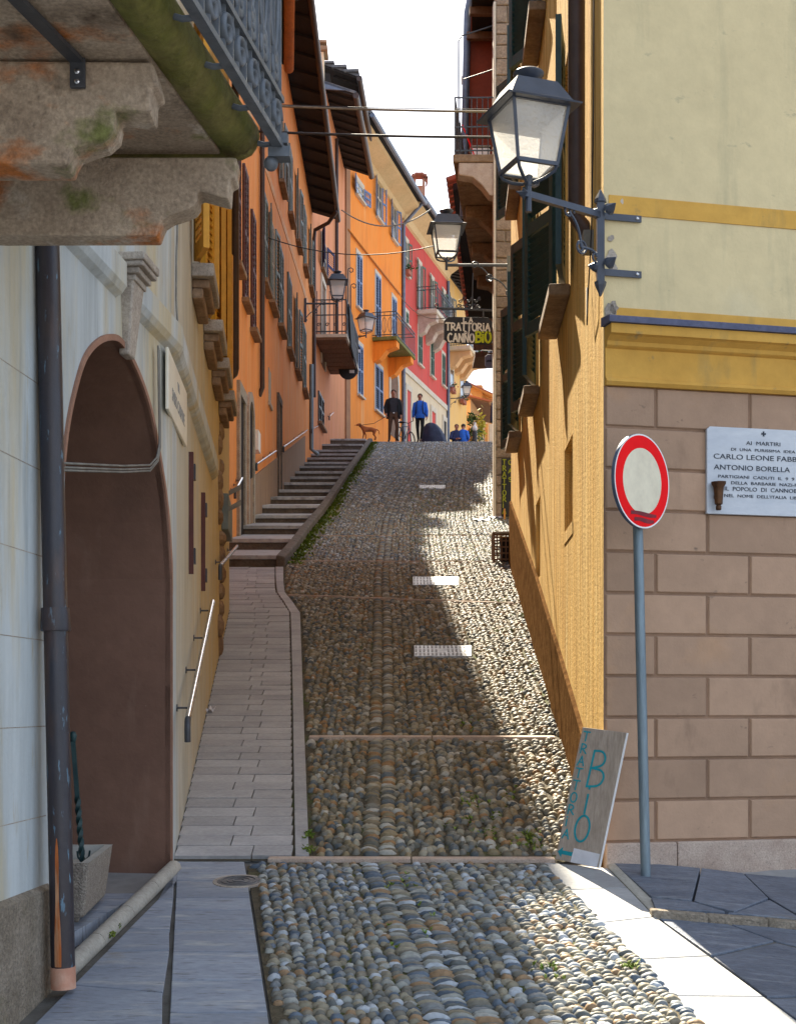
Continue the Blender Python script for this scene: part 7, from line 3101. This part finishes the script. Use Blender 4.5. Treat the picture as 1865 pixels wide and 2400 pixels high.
mb = MB()
mb.blob(q(.13, .88), .13, .07, .035, 10, 6)
build(mb, 'saddle', m_tyre, o)
yv = 49.2
c = P(1112, 1030, yv)
o = root('jug', V(c.x, c.y, zg(0, yv)), 'small white jug-shaped pot standing at the crest of the lane', 'pot')
mb = MB()
zz = zg(0, yv)
mb.lathe([(.06, 0), (.08, .05), (.09, .42), (.085, .50)], V(c.x, c.y, zz), 16)
build(mb, 'stand', m_iron, o)
mb = MB()
mb.lathe([(.04, .50), (.075, .53), (.09, .59), (.075, .66), (.04, .70), (.038, .75), (.055, .79), (.045, .80)], V(c.x, c.y, zz), 18)
build(mb, 'jug', m_white, o, smooth=True)

# ------------------------------------------------------------------ weeds and moss


def weeds(name, pts, size, m, label=None, blades=5):
    mb = MB()
    for p in pts:
        for k_ in range(blades):
            a = random.uniform(0, 6.28)
            h = size * random.uniform(.5, 1.4)
            d = V(math.cos(a), math.sin(a), 0)
            s_ = V(-d.y, d.x, 0) * size * .28
            b_ = p + d * random.uniform(0, size * .4)
            m1 = b_ + d * h * .3 + V(0, 0, h * .5)
            mb.add([b_ - s_ * .3, b_ + s_ * .3, m1 + s_, m1 - s_, b_ + d * h * .7 + V(0, 0, h * .75)], [(0, 1, 2, 3), (3, 2, 4)])
    o = build(mb, name, m, None, fix=False)
    tag(o, label, 'weeds' if label else None, None, 'stuff')
    return o


pts = []
for i in range(1500):
    y_ = random.uniform(18.6, 47)
    x_ = lane_l(y_) + .03 + abs(random.gauss(0, .10))
    pts.append(V(x_, y_, zg(0, y_)))
weeds('grass', pts, .055, m_leaf, 'strip of green weeds along the stair kerb')
pts = []
for i in range(1100):
    y_ = random.uniform(18.7, 30)
    x_ = random.uniform(.2, lane_r(y_) - .05)
    pts.append(V(x_, y_, zg(0, y_) + .012))
for (u, v, n, sp) in ((1238, 1975, 46, .07), (1110, 1880, 22, .08), (1150, 1960, 16, .05), (725, 1960, 16, .03), (725, 1995, 14, .03), (1225, 1445, 26, .09), (1170, 1410, 22, .1), (1100, 1700, 12, .1), (1090, 1930, 14, .12),
                      (1190, 1870, 12, .08), (1170, 1920, 10, .07), (1290, 2275, 12, .06), (1475, 2270, 12, .03), (1260, 1560, 12, .06), (1180, 1480, 16, .1), (255, 2200, 14, .02), (275, 2178, 8, .015), (930, 2080, 8, .12), (1000, 2200, 8, .2)):
    g0 = G(u, v)
    for i in range(n):
        x_, y_ = g0.x + random.gauss(0, sp * .6), g0.y + random.gauss(0, sp)
        pts.append(V(x_, y_, zg(x_, y_) + .008))
weeds('grass', pts, .022, m_leaf, 'small green weeds growing between the cobbles', 4)
